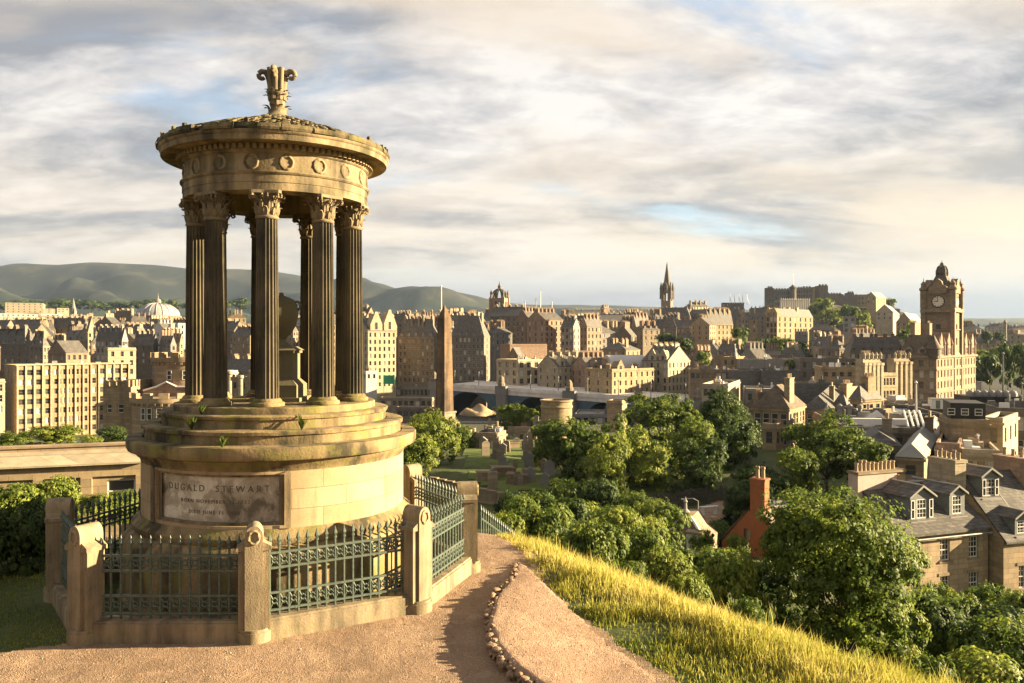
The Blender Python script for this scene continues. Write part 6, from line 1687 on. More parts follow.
    m = MB(); zs0 = H+1; zs1 = zat(462, d3)-zb; m.box(-.75, .5, 2.6, 5.4, H-1, zs1); m.box(-.85, .6, 2.5, 5.5, zs1, zs1+.25)
    ch = m.obj('chimney', M['cream'], t)
    for i in range(6): inst('chimney_pot', POT(i % 3), ch, (-.12, 2.8+i*.48, zs1+.25), scale=1.0)
    # house two to the right
    X3 = xat(1100, d-2); L3 = X3-xat(986, d-2); a3 = R(-16); z3 = zb; D3 = 10; dd = d-3
    t4 = thing('slate_roofed_house', 'rubble stone house with tall white dormer and wallhead window, at right edge', 'house', (xat(988, d)+.6, d-1.2, z3), -a3)
    H3 = zat(546, dd)-z3; m = MB()
    ops = [(1.6, 2.65, H3-4.1, H3-2.2), (5.2, 6.3, H3-4.1, H3-2.2), (8.8, 9.9, H3-4.1, H3-2.2), (1.6, 2.65, H3-7.3, H3-5.3), (5.2, 6.3, H3-7.3, H3-5.3)]
    wall_face(m, 0, 0, 1, 0, L3, 0, H3, ops, .22); wall_face(m, L3, 0, 0, 1, D3, 0, H3, [], .2); wall_face(m, L3, D3, -1, 0, L3, 0, H3, [], .2); wall_face(m, 0, D3, 0, -1, D3, 0, H3, [], .2)
    rh3 = zat(478, dd+5)-z3-H3; k3 = rh3/(D3/2)
    for x in (0, L3): m.add([(x, 0, H3), (x, D3, H3), (x, D3/2, H3+rh3)], ((0, 1, 2),))
    m.obj('wall', M['house_rubble'], t4); fill_windows(t4, 0, 0, 1, 0, ops, .22, 'sash12')
    m = MB()
    for o in ops: m.box(o[0]-.16, o[1]+.16, -.10, -.004, o[2]-.16, o[2]-.003); m.box(o[0]-.2, o[1]+.2, -.05, -.004, o[3]+.003, o[3]+.25)
    m.obj('window_surround', M['gold'], t4)
    rm = MB(); rm.prism([(-.3, H3-.3*k3+.02), (D3/2, H3+rh3+.02), (D3+.3, H3-.3*k3+.02), (D3+.3, H3-.3*k3+.2), (D3/2, H3+rh3+.24), (-.3, H3-.3*k3+.2)], 'x', .02, L3+.1); ro = rm.obj('roof', M['slate'], t4)
    m = MB(); m.tube([(2.9, .1, H3+.15), (2.9, D3/2, H3+rh3+.2)], .09, 6); m.obj('lead_valley', M['lead'], ro)
    near_dormer(1.7, 3.0, 1.9, 1.9, True, t4, H3, k3); near_dormer(2.1, .15, 1.5, 1.5, False, t4, H3, k3)
    m = MB(); m.box(6.0, 7.6, 3.2, 6.8, H3+2, H3+rh3+1.2); m.box(5.9, 7.7, 3.1, 6.9, H3+rh3+1.2, H3+rh3+1.4); c4 = m.obj('chimney', M['pink'], t4)
    for i in range(4): inst('chimney_pot', POT(i % 3), c4, (6.8, 3.6+i*.9, H3+rh3+1.4), scale=1.1)
M['house_rubble'] = wall_mat('house_rubble', (0.52, 0.39, 0.25), (0.16, 0.11, 0.07), .35)
M['dormer'] = plain_mat('dormer_lead', (0.13, 0.138, 0.132), .7, 0, .2, 2)
near_houses()
def orange_gable():
    d = 80; zb = zat(560, d); X = xat(771, d); a = R(38)
    t = thing('orange_brick_house', 'orange brick gable with steep skews and a tall orange chimney among bushes', 'house', (xat(757, d), d, zb-3), -a)
    Z = lambda y: zat(y, d)-zb+3
    W_ = 3.6; m = MB(); m.prism([(-W_, 0), (1.5, 0), (1.5, Z(527)), (.55, Z(512)), (-.9, Z(512)), (-W_, Z(546))], 'y', 0, 5.5); m.obj('wall', M['red'], t)
    m = MB(); m.box(-.72, .72, .1, 1.3, Z(513), Z(481)); m.box(-.8, .8, .02, 1.38, Z(481), Z(479)); c = m.obj('chimney', M['red'], t)
    for x in (-.25, .3): inst('chimney_pot', POT(1), c, (x, .8, Z(479)), scale=(1.25, 1.25, 1.4))
    m = MB(); m.prism([(-W_-.1, Z(546)+.02), (-.92, Z(512)+.02), (-.92, Z(512)+.2), (-W_-.1, Z(546)+.2)], 'y', -.1, 5.6); m.prism([(1.62, Z(527)), (.57, Z(512)), (.57, Z(512)+.2), (1.62, Z(527)+.2)], 'y', -.1, 5.6); m.obj('skew', M['slate_brown'], t)
    m = MB(); m.box(-1.3, -.6, -.05, .1, Z(541), Z(530)); m.obj('slit_window', M['glass'], t)
    t2 = thing('low_wing', 'grey roofed low wing right of the orange brick gable', 'outbuilding', (xat(775, d), d+2, zb-3), -R(20))
    m = MB(); m.box(0, 4.4, 0, 4, 0, Z(514)); m.obj('wall', M['grey'], t2); m = MB(); m.box(-.2, 4.6, -.2, 4.2, Z(514), Z(514)+.25); m.obj('roof', M['lead'], t2)
    # white pedimented gable with finial
    d = 76; zb = zat(575, d); Z = lambda y: zat(y, d)-zb
    t = thing('finialled_gable_house', 'pale stone gable with swept white skews topped by a slim finial', 'house', (xat(685, d), d, zb), -R(24))
    m = MB(); m.prism([(-2.2, 0), (2.2, 0), (2.2, Z(540)), (1.2, Z(532)), (.45, Z(518)), (-.45, Z(518)), (-1.2, Z(532)), (-2.2, Z(540))], 'y', 0, 4.5); m.obj('wall', M['pink'], t)
    m = MB()
    for s in (-1, 1): m.tube([(s*2.5, .2, Z(542)), (s*1.75, .2, Z(535)), (s*1.2, .2, Z(530)), (s*.8, .2, Z(523)), (s*.4, .2, Z(517))], .18, 6)
    m.obj('skew', M['whitepaint'], t)
    m = MB(); m.lathe([(.36, Z(518)), (.3, Z(514)), (.42, Z(512)), (.16, Z(509)), (.13, Z(503)), (.22, Z(502)), (.1, Z(500)), (.02, Z(497))], 10, 0, .2); m.obj('finial', M['lead'], t)
    t = thing('white_chimney', 'small plain white chimney block in the bushes before the finialled gable', 'chimney', (xat(695, 70), 70, zat(560, 70)-1.5), -R(24))
    m = MB(); m.box(-.62, .62, -.5, .5, 0, zat(533, 70)-zat(560, 70)+1.5); m.obj('stack', M['whitepaint'], t); m = MB(); m.box(-.7, .7, -.58, .58, zat(533, 70)-zat(560, 70)+1.5, zat(531, 70)-zat(560, 70)+1.5); m.obj('cap', M['brown'], t)
    t = thing('street_lamp', 'lamp post with bracket arm behind the finialled gable', 'street lamp', (xat(698, 84), 84, zat(528, 84)), 0)
    h = zat(501, 84)-zat(528, 84); m = MB(); m.tube([(0, 0, 0), (0, 0, h), (-.5, 0, h+.25), (-1.3, 0, h+.2)], .07, 6); m.obj('post', M['metal'], t); m = MB(); m.box(-1.7, -1.2, -.12, .12, h+.1, h+.22); m.obj('lamp', M['lead'], t)
    t = thing('bench', 'pale bench beside the path in front of the dark paling fence', 'bench', (xat(709, 92), 92, zat(512, 92)), R(18))
    m = MB(); m.box(-1.1, 1.1, -.25, .25, .55, .65); m.obj('seat', M['whitepaint'], t)
    for s in (-.8, .8): m = MB(); m.box(s-.12, s+.12, -.2, .2, -.3, .55); m.obj('leg', M['whitepaint'], t)
orange_gable()
def palings():
    t = thing('paling_fence', 'dark weathered paling fence of uneven boards under the big trees', 'fence', at(640, 522, 98), 0)
    o = at(640, 522, 98); r = random.Random(1); m = MB(); A = Vector((xat(638, 98), 98)); Bq = Vector((xat(726, 104), 104)); n = 46
    for i in range(n):
        p = A.lerp(Bq, i/(n-1)); zt = zat(497-11*i/n+r.uniform(-2, 2), p.y)-o.z; z0 = zat(526-22*i/n, p.y)-o.z; m.box(p.x-o.x-.085, p.x-o.x+.085, p.y-o.y, p.y-o.y+.06, z0, zt)
    m.obj('boards', M['wood'], t); m = MB()
    for f in (.25, .75):
        m.tube([(A.x-o.x, .12, zat(526, A.y)-o.z+f*2.8), (Bq.x-o.x, Bq.y-o.y+.12, zat(504, Bq.y)-o.z+f*2.3)], .06, 5)
    m.obj('rail', M['wood'], t)
palings()
tag(sheet('footpath', [(xat(690, 88), 86), (xat(722, 88), 90), (xat(745, 100), 101), (xat(720, 104), 104), (xat(690, 96), 96)], lambda X, Y, d: np.interp(Y, [86, 104], [zat(528, 86), zat(500, 104)])+0*X, M['gravel'], .5), kind='structure')
# ------------------------------------------------------------------ left side: block with window grid, castellated house, low building
def grid_block():
    o = flats('pale grid-fronted seven storey block, cream piers between rows of windows, at left', 16, 130, 132, 365, 262, -32, dep=16, mat='gold', rmat='lead', bays=14, fl=7, fh=2.85, ww=1.9, wh=1.6, drop=.9, style='dim', lit=.25, cornice=False, sbays=0)
    L, D, H = o['dims']; m = MB()
    for k in range(15): x = -L+.35+(L-.7)*k/14; m.box(x-.22, x+.22, -.35, -.004, H-21.5, H+.4)
    m.obj('pier', M['cream'], o); m = MB(); m.box(-L-.2, .2, -.6, -.005, H+.4, H+.8); m.obj('cornice', M['cream'], o)
    m = MB(); m.box(-L, 0, -2.4, -.005, H-22.6, H-21.8)
    for k in range(5): x = -L+L*(k+.5)/5; m.box(x-.5, x+.5, -2.3, -.2, H-28, H-22.6)
    m.obj('arcade', M['pink'], o)
    flats('shadowed brown end wall block at the far left edge beside the grid-fronted block', -22, 14, 16, 372, 255, -4, dep=14, mat='pink', rmat='lead', bays=0)
    flats('low cream box with window rows in front of the brown end wall', -25, 5, 6.5, 381, 235, -14, dep=10, mat='cream', rmat='lead', bays=3, fl=3, fh=3, style='sash')
    t = thing('fire_stair', 'thin pale external stair frame beside the grid-fronted block', 'stair', (xat(8, 250), 250, zat(430, 250)))
    m = MB(); h = zat(380, 250)-zat(430, 250)
    for x in (-1.4, 1.4):
        for y in (0, 2.4): m.tube([(x, y, 0), (x, y, h)], .12, 5)
    for k in range(6): z = h*k/5; m.box(-1.5, 1.5, -.1, 2.5, z-.1, z); m.tube([(-1.4, 0, z), (1.4, 0, z+h/5)], .1, 4) if k < 5 else None
    m.obj('frame', M['cream'], t)
grid_block()
def castellated():
    d = 112; t = thing('castellated_house', 'castellated stone house with round towers, crowstep gable and lit bay left of the steps', 'house', (xat(158, d), d, zat(450, d)-3))
    zb = zat(450, d)-3; Z = lambda y: zat(y, d)-zb; X = lambda px: xat(px, d)-xat(158, d)
    def cren_round(cx, cy, r, z0, z1, n, name, mat, ops=()):
        m = MB(); m.lathe([(r, z0), (r, z1-1.6), (r+.25, z1-1.3), (r+.25, z1-.7), (r, z1-.7)], 36, cx, cy, cap=False); m.lathe([(r+.25, z1-.7), (0, z1-.75)], 36, cx, cy, cap=False)
        for k in range(36):
            a = 2*PI*k/36; mx = Matrix.Translation((cx, cy, 0)) @ Matrix.Rotation(a, 4, 'Z'); m.box(r+.05, r+.3, -.12, .12, z1-1.7, z1-1.35, 0, mx)
        for k in range(n):
            a = 2*PI*k/n; mx = Matrix.Translation((cx, cy, 0)) @ Matrix.Rotation(a, 4, 'Z'); wv = PI*r/n*1.15; m.box(r-.3, r+.25, -wv/2, wv/2, z1-.7, z1, 0, mx)
        o = m.obj(name, M[mat], t, 30)
        for az, zc, w, h in ops: inst('window', window_mesh(w, h, 'sash'), o, (cx+(r+.02)*math.cos(az), cy+(r+.02)*math.sin(az), zc), (0, 0, az+PI/2))
        return o
    cren_round(X(166), 8, 4.9, 0, Z(353), 16, 'round_tower', 'brown', [(R(-100), Z(381), .7, 1.3), (R(-75), Z(381), .7, 1.3), (R(-50), Z(372), .6, 1.4)])
    # lower half-round bay with lit crowstep gable behind it
    cren_round(X(166), 1.5, 4.9, 0, Z(392), 14, 'bay', 'brown', [(R(-110), Z(418), .7, 1.6), (R(-99), Z(418), .7, 1.6), (R(-84), Z(418), .7, 1.6), (R(-70), Z(418), .7, 1.6)])
    m = MB(); g = X(160); m.prism([(g-3.2, Z(406)), (g+6, Z(406)), (g+6, Z(388)), (g+1.4, Z(388)), (g, Z(383)), (g-1.4, Z(388)), (g-3.2, Z(392))], 'y', 2.2, 5.2); go = m.obj('gable', M['pink'], t)
    m = MB(); m.tube([(g-3.2, 2.1, Z(391.5)), (g-1.4, 2.1, Z(387.6)), (g, 2.1, Z(382.5)), (g+1.4, 2.1, Z(387.6)), (g+6, 2.1, Z(387.6))], .14, 5); m.obj('skew', M['whitepaint'], go)
    # square block on the left
    m = MB(); x0, x1 = X(103), X(131); zt = Z(387)
    ops = [(1.3, 2.1, Z(412), Z(404)), (2.6, 3.3, Z(412), Z(404)), (.4, 1.1, Z(415), Z(406))]
    ops = [(.5, 1.15, Z(413), Z(404)), (2.0, 2.75, Z(413), Z(404))]
    wall_face(m, x0, 0, 1, 0, x1-x0, 0, zt, ops, .25); wall_face(m, x1, 0, 0, 1, 8, 0, zt, [], .2); wall_face(m, x1, 8, -1, 0, x1-x0, 0, zt, [], .2); wall_face(m, x0, 8, 0, -1, 8, 0, zt, [], .2); m.quad((x0, 0, zt-.8), (x1, 0, zt-.8), (x1, 8, zt-.8), (x0, 8, zt-.8))
    for k in range(4): a = x0+(x1-x0)*k/4; m.box(a+.02, a+.62, .003, .4, zt, zt+.9)
    for k in range(8): m.box(x1-.4, x1-.003, .5+k, 1.1+k, zt, zt+.9)
    o = m.obj('square_block', M['brown'], t); fill_windows(o, x0, 0, 1, 0, ops, .25, 'sash')
    m = MB(); m.box(X(113), X(130), 1.5, 6, zt, Z(381)); uo = m.obj('roof_lodge', M['grey'], t)
    for k in range(2): inst('window', window_mesh(.9, .6, 'sash'), uo, (X(117)+k*1.2, 1.47, zt+.25))
castellated()
def gatehouse():
    d = 260; t = thing('turreted_gatehouse', 'bright golden gatehouse with small round turrets seen between two monument columns', 'gatehouse', (xat(243, d), d, zat(396, d)-6), -R(-10))
    zb = zat(396, d)-6; Z = lambda y: zat(y, d)-zb
    m = MB(); m.box(-4.2, 4.2, 0, 6, 0, Z(377))
    for k in range(8): m.box(-4.2+k*1.08, -3.6+k*1.08, -.1, .5, Z(377), Z(377)+.8)
    o = m.obj('wall', M['cream'], t)
    for x in (-2.4, .2, 2.4): inst('window', window_mesh(.8, 1.8, 'dim'), o, (x, -.02, Z(388)))
    for x, yt in ((-3.9, 371), (3.0, 370), (-.6, 375)):
        m = MB(); m.lathe([(1.0, 0), (1.0, Z(yt)-1.2), (1.25, Z(yt)-.9), (1.25, Z(yt)), (.9, Z(yt)), (.9, Z(yt)-.3)], 14, x, -.2); m.obj('turret', M['cream'], t, 30)
    flats('white clock-like drum pavilion left of the turreted gatehouse', 231, 238, 239, 372, 268, -12, dep=4, mat='white', rmat='pale_roof', bays=1, fl=2, ww=.9, fh=2.6)
gatehouse()
def low_building():
    d = 46; X0, X1 = xat(-60, d), xat(142, d); zt = zat(447, d); zb = zt-5.4
    t = thing('low_stone_building', 'long low golden stone building with sloping lead coping and pilasters at left', 'building', (X1, d, zb), R(19))
    L = X1-X0; H = zt-zb
    m = MB(); ops = [(L-1.75, L-.35, H-3.0, H-1.75), (L-4.45, L-3.75, H-3.1, H-2.0)]
    wall_face(m, -L, 0, 1, 0, L, 0, H-.85, ops, .2); wall_face(m, 0, 0, 0, 1, 9, 0, H-.85, [], .2)
    for x, w in ((-.15, .3), (-2.75, .55), (-5.05, .5), (-8.0, .55), (-10.6, .5)): m.box(x-w/2, x+w/2, -.22, -.004, 0, H-1.5)
    m.box(-L, 0, -.16, -.004, H-1.5, H-1.25)
    o = m.obj('wall', M['gold'], t); fill_windows(t, -L, 0, 1, 0, ops, .2, 'sash')
    m = MB(); m.prism([(-.35, H-.85), (-.35, H-.78), (1.4, H-.2), (1.4, H-.85)], 'x', -L, .2); m.obj('sloping_coping', M['cream'], t)
    m = MB(); m.box(-L, .2, 1.4, 1.9, H-.85, H); m.box(-L, .25, 1.3, 2.0, H, H+.12); m.box(-L, .2, 1.905, 9, H-1.5, H-1.3); m.obj('roof', M['brown'], t)
    for x in (-4.0, -9.0):
        m = MB(); m.box(x-.25, x+.25, -.08, -.003, H-2.6, H-1.55); m.obj('slot', M['blackmetal'], t)
low_building()
# ------------------------------------------------------------------ burial ground
def burial():
    lawn = [(xat(455, 150), 175), (xat(470, 128), 118), (xat(505, 120), 108), (xat(560, 118), 110), (xat(575, 130), 128), (xat(560, 160), 165), (xat(500, 180), 185)]
    t = NT('lawn'); p = t.world(); a = t.noise(p, .3, 6, .6); b = t.noise(p, 3, 5, .7)
    t.bump(b, .6, .1)
    M['lawn'] = t.done(t.ramp(t.math('ADD', t.math('MULTIPLY', a, .55), t.math('MULTIPLY', b, .45)), ((.36, (.04, .065, .012)), (.5, (.085, .115, .022)), (.64, (.15, .15, .04)))), .95)
    sheet('lawn', lawn, lambda X, Y, d: terrain(X, Y)+.10, M['lawn'], 1.0)
    r = random.Random(12); kinds = []
    def stone(k):
        m = MB()
        if k == 0: w, h = .42, 1.25; m.prism([(-w, -.3), (w, -.3), (w, h)]+[(w*math.cos(q), h+w*.6*math.sin(q)) for q in np.linspace(0, PI, 8)[1:-1]]+[(-w, h)], 'y', -.1, .1)
        if k == 1: m.box(-.5, .5, -.12, .12, -.3, 1.1); m.prism([(-.6, 1.1), (.6, 1.1), (0, 1.5)], 'y', -.18, .18)
        if k == 2: m.box(-.5, .5, -.5, .5, -.3, .5); m.frustum(0, 0, .5, 2.6, .32, .32, .2, .2); m.frustum(0, 0, 2.6, 2.95, .2, .2, .01, .01)
        if k == 3: m.box(-1.0, 1.0, -.5, .5, -.3, .7); m.box(-1.1, 1.1, -.6, .6, .7, .85)
        return m.mesh('gravestone', [M['dark'], M['grey'], M['dark'], M['brown']][k])
    ms = [stone(k) for k in range(4)]
    labs = ('round topped gravestone standing on the burial ground lawn', 'pedimented gravestone standing on the burial ground lawn', 'small dark obelisk gravestone standing on the burial ground lawn', 'flat table tomb lying on the burial ground lawn')
    n = 0
    while n < 46:
        px = r.uniform(458, 572); d = r.uniform(110, 172)
        x = xat(px, d)
        if not bool(inpoly(np.array(x), np.array(d), lawn)): continue
        k = r.choice((0, 0, 1, 1, 2, 3))
        o = inst('gravestone', ms[k], None, (x, d, tz(x, d)+.08), (r.uniform(-.06, .06), r.uniform(-.06, .06), r.uniform(-.5, .4)), r.uniform(.9, 1.6))
        tag(o, labs[k], 'gravestone', ('round topped gravestones', 'pedimented gravestones', 'obelisk gravestones', 'table tombs')[k]); n += 1
    # round drum tomb
    d = 170; zb = zat(432, d)-3; t = thing('drum_tomb', 'round drum shaped stone tomb tower, lit on its right side, among treetops', 'tomb', (xat(556.5, d), d, zb))
    Z = lambda y: zat(y, d)-zb; rr = 15.5/F*d
    m = MB(); m.lathe([(rr, 0), (rr, Z(408)), (rr*1.05, Z(407)), (rr*1.05, Z(406)), (rr, Z(405)), (rr, Z(402)), (rr*1.07, Z(401)), (rr*1.07, Z(399.5)), (rr*.9, Z(399.5)), (rr*.88, Z(402))], 40, cap=False); o = m.obj('wall', M['gold'], t, 30)
    m = MB(); m.lathe([(rr*.9, Z(402)), (0, Z(401.5))], 40, cap=False); m.obj('roof', M['felt'], t)
    m = MB(); mx = Matrix.Rotation(R(-100), 4, 'Z'); m.box(rr-.3, rr+.05, -.7, .7, 0, Z(418), 0, mx); m.obj('doorway', M['blackmetal'], t)
    # square tomb
    d = 190; zb = zat(440, d); B('square roofless stone tomb at the right of the drum shaped tomb behind trees', 607, 622, 627, 403, d, 22, mat='brown', roof='flat', chim=0, bays=0, sbays=0, fl=0, name='square_tomb', cat='tomb', rmat='felt')
    # walled tomb enclosures
    for i, (lab, xl, xc, xr, yt, d, a) in enumerate((('dark walled tomb enclosure left end by the lawn', 446, 470, 476, 433, 150, 14), ('walled tomb enclosure with white doorway at the head of the lawn', 476, 498, 506, 436, 148, 16), ('low dark walled tomb enclosure right of the white doorway', 508, 536, 542, 430, 165, 14), ('dark old burial vault under the trees behind the lawn', 520, 556, 562, 424, 178, 10))):
        B(lab, xl, xc, xr, yt, d, a, mat='dark', roof='flat', chim=0, bays=3, sbays=2, fl=1, name='burial_enclosure', cat='tomb', rmat='felt', ww=1.0, wh=2.0, style='dim', dep=5)
    t = thing('burial_ground_wall', 'low stone wall crossing the lawn behind the nearest bushes', 'wall', at(476, 497, 104), 0)
    o = at(476, 497, 104); A = Vector((xat(430, 108), 108, zat(478, 108))); Bq = Vector((xat(548, 100), 100, zat(505, 100))); m = MB(); n = 14
    for i in range(n):
        p, q = A.lerp(Bq, i/n), A.lerp(Bq, (i+1)/n); ang = math.atan2(q.y-p.y, q.x-p.x); mx = Matrix.Translation(p-o) @ Matrix.Rotation(ang, 4, 'Z'); l = (q-p).length; m.box(0, l+.02, -.2, .2, -2.5, 0, 0, mx); m.box(0, l+.02, -.28, .28, .003, .16, 0, mx)
    m.obj('wall', M['brown'], t)
burial()
# ------------------------------------------------------------------ far right town
for i, (lab, xl, xc, xr, yt, d, mat, rf) in enumerate((
    ('pale long classical gallery with columns right of the clock tower, far off', 984, 1028, 1034, 335, 640, 'cream', 'flat'),
    ('grey spired block far right just above the dark trees', 962, 984, 988, 330, 900, 'grey', 'hip'),
    ('pale terrace far right with chimneys below the blue hills', 988, 1012, 1016, 327, 1200, 'cream', 'hip'),
    ('dark terrace at the far right edge below the blue hills', 1008, 1036, 1040, 330, 1000, 'dark', 'hip'),
    ('cream gabled block immediately right of the clock tower hotel roofs', 966, 976, 980, 332, 500, 'cream', 'gable'))):
    ten(lab, xl, xc, xr, yt, d, 8, mat=mat, roof=rf, rh=5, bays=7, fl=3, chim=3)
def column_monument():
    d = 620; t = thing('slim_monument', 'slim pale monument spike far right above the dark trees', 'monument', (xat(1005, d), d, zat(350, d)))
    h = zat(319, d)-zat(350, d); m = MB(); m.box(-2.4, 2.4, -2.4, 2.4, 0, h*.3); m.obj('base', M['grey'], t); m = MB(); m.lathe([(1.3, h*.3), (1.0, h*.85), (1.5, h*.88), (.1, h)], 10); m.obj('spike', M['grey'], t)
column_monument()
# ------------------------------------------------------------------ trees
# far and middle
for i, (px, yt, yb, d, w, kind, lab) in enumerate((
    (822, 300, 326, 900, 24, 'farlime', 'bright sunlit tree on the crag just right of the pale esplanade wall'),
    (834, 308, 330, 890, 22, 'farlime', 'second sunlit tree on the crag slope, a little lower'),
    (812, 306, 326, 910, 16, 'farlime', 'sunlit tree hugging the right end of the pale esplanade wall'),
    (850, 306, 330, 860, 20, 'far', 'green tree on the slope below the castle curtain wall'),
    (862, 312, 334, 850, 20, 'farlime', 'sunlit tree below the brown barrack range of the castle'),
    (884, 316, 336, 800, 16, 'farlime', 'small sunlit tree on the slope left of the clock tower'),
    (890, 298, 312, 980, 12, 'far', 'dark green tree against the sky right of the castle ramparts'),
    (912, 320, 345, 620, 14, 'farlime', 'sunlit bush growing above the roofs beside the clock tower'),
    (905, 330, 350, 600, 18, 'far', 'green bush between the dark gabled house and clock tower hotel'),
    (740, 328, 353, 520, 20, 'far', 'green tree right beside the big orange bank building'),
    (762, 337, 358, 480, 24, 'fardark', 'dark green tree left below the golden college'),
    (782, 338, 358, 470, 26, 'far', 'green tree in front of the golden college foot'),
    (800, 342, 360, 450, 22, 'fardark', 'dark tree right of the golden college foot'),
    (664, 333, 352, 480, 24, 'fardark', 'dark tree clump before the long sooty range, left one'),
    (682, 336, 354, 470, 22, 'fardark', 'dark tree clump before the dark bank wing, right one'),
    (704, 352, 372, 400, 16, 'far', 'small green tree at the foot of the orange bank'),
    (790, 361, 384, 320, 14, 'far', 'narrow green shrub covered corner among the louvred roofs'),
    (972, 352, 392, 330, 22, 'fardark', 'dark tree right beside the clock tower hotel'),
    (990, 350, 394, 320, 26, 'fardark', 'dark tree second from the clock tower hotel at right'),
    (1008, 343, 396, 340, 24, 'fardark', 'tall dark tree near the right edge above the plant box'),
    (1024, 345, 398, 310, 26, 'fardark', 'dark tree cut by the right edge of the view'),
    (980, 349, 366, 420, 18, 'farlime', 'yellow green tree lit above the dark trees right of the hotel'),
    (996, 347, 362, 440, 16, 'farlime', 'second yellow green lit tree further right above the dark trees'),
    (986, 330, 347, 560, 10, 'fardark', 'dark conical tree in front of the pale far right town'),
    (1000, 332, 347, 580, 12, 'fardark', 'dark rounded tree left of the slim monument spike'))):
    tree(kind, i % 4, px, yt, yb, d, w, lab)
for i, px in enumerate(range(-30, 260, 17)):
    tree('fardark', i % 4, px+random.uniform(-4, 4), 300+random.uniform(-2, 3), 312, 1900+random.uniform(-150, 200), random.uniform(18, 28), 'dark woodland tree in the belt between the left roofs and the hills', 'woodland belt trees below the hills')
# around the low building at left
for px, yt, yb, d, w, k, i, lab in (
    (56, 424, 446, 75, 62, 'lime', 0, 'leafy green tree top in the middle behind the low golden building'),
    (14, 432, 447, 80, 44, 'mid', 1, 'dark green tree top at the left edge behind the low golden building'),
    (90, 434, 448, 70, 24, 'lime', 2, 'small lime tree top right of the others behind the low golden building'),
    (112, 424, 447, 90, 34, 'dark', 0, 'dark tree in front of the castellated house square block')):
    tree(k, i, px, yt, yb+8, d, w, lab)
for px, yt, yb, d, w, k, i, lab in (
    (12, 484, 540, 30, 66, 'bushlime', 0, 'yellow green leafy bush at the left edge before the low golden building'),
    (56, 476, 535, 31, 56, 'bushlime', 1, 'yellow green leafy bush in the middle before the low golden building'),
    (94, 494, 532, 28, 48, 'bushlime', 2, 'low sunlit bush nearest the fence post before the low golden building'),
    (120, 492, 530, 29, 46, 'bushlime', 0, 'low sunlit bush beside the drum before the low golden building'),
    (130, 490, 524, 34, 26, 'bushlime', 1, 'slim sunlit shrub touching the edge of the monument drum')):
    tree(k, i, px, yt, yb, d, w, lab)
for px, yt, yb, d, w, i, lab in ((16, 503, 600, 14.4, 90, 0, 'dark clipped looking hedge bush at the left edge in shade'), (-40, 504, 606, 13.6, 90, 1, 'dark hedge bush cut by the left edge of the view'), (46, 508, 594, 15.2, 56, 2, 'dark hedge bush right behind the left rear fence post')):
    tree('bushdark', i, px, yt, yb, d, w, lab)
# central trees
for px, yt, yb, d, w, k, i, lab in (
    (432, 408, 486, 128, 62, 'lime', 0, 'light green tree nearest the monument, before the obelisk foot'),
    (418, 432, 500, 105, 52, 'lime', 1, 'lower lime tree just right of the monument steps'),
    (462, 424, 470, 150, 36, 'mid', 2, 'small green tree right below the obelisk'),
    (517, 402, 448, 172, 54, 'mid', 0, 'green tree left of the round drum tomb'),
    (548, 428, 500, 128, 40, 'mid', 1, 'middle sized tree at the right border of the lawn'),
    (574, 416, 520, 118, 92, 'mid', 2, 'big green tree in the middle, left of the central grove'),
    (622, 424, 520, 116, 70, 'mid', 3, 'big green tree in the central grove beside the left one'),
    (606, 434, 530, 104, 56, 'lime', 2, 'lime lit tree in front of the central grove'),
    (662, 390, 480, 132, 86, 'mid', 0, 'tallest broad tree at the back of the central grove'),
    (648, 428, 512, 112, 62, 'lime', 3, 'lime crowned tree before the tallest tree of the grove'),
    (690, 420, 512, 116, 66, 'mid', 1, 'deep green tree in the middle of the central grove'),
    (722, 388, 470, 134, 62, 'dark', 1, 'dark rounded tree at the right end of the central grove'),
    (736, 412, 500, 124, 62, 'dark', 2, 'dark tree right in the grove beside the gold hipped house'),
    (705, 440, 515, 106, 50, 'dark', 3, 'dark low tree above the paling fence'),
    (758, 462, 545, 92, 74, 'dark', 0, 'dark drooping tree left behind the orange chimney'),
    (826, 416, 500, 100, 92, 'mid', 3, 'broad sunlit tree right before the gold houses, left of the pink gable stack'),
    (800, 444, 520, 92, 54, 'mid', 0, 'green tree between the orange chimney and the broad sunlit tree'),
    (872, 440, 500, 92, 40, 'mid', 2, 'small tree between the broad sunlit tree and pink gable stack')):
    tree(k, i, px, yt, yb, d, w, lab)
# the big near tree
tree('near', 0, 846, 489, 682, 27, 172, 'large rounded leafy bush-like tree standing just beyond the yellow grass at right', rz=1.0)
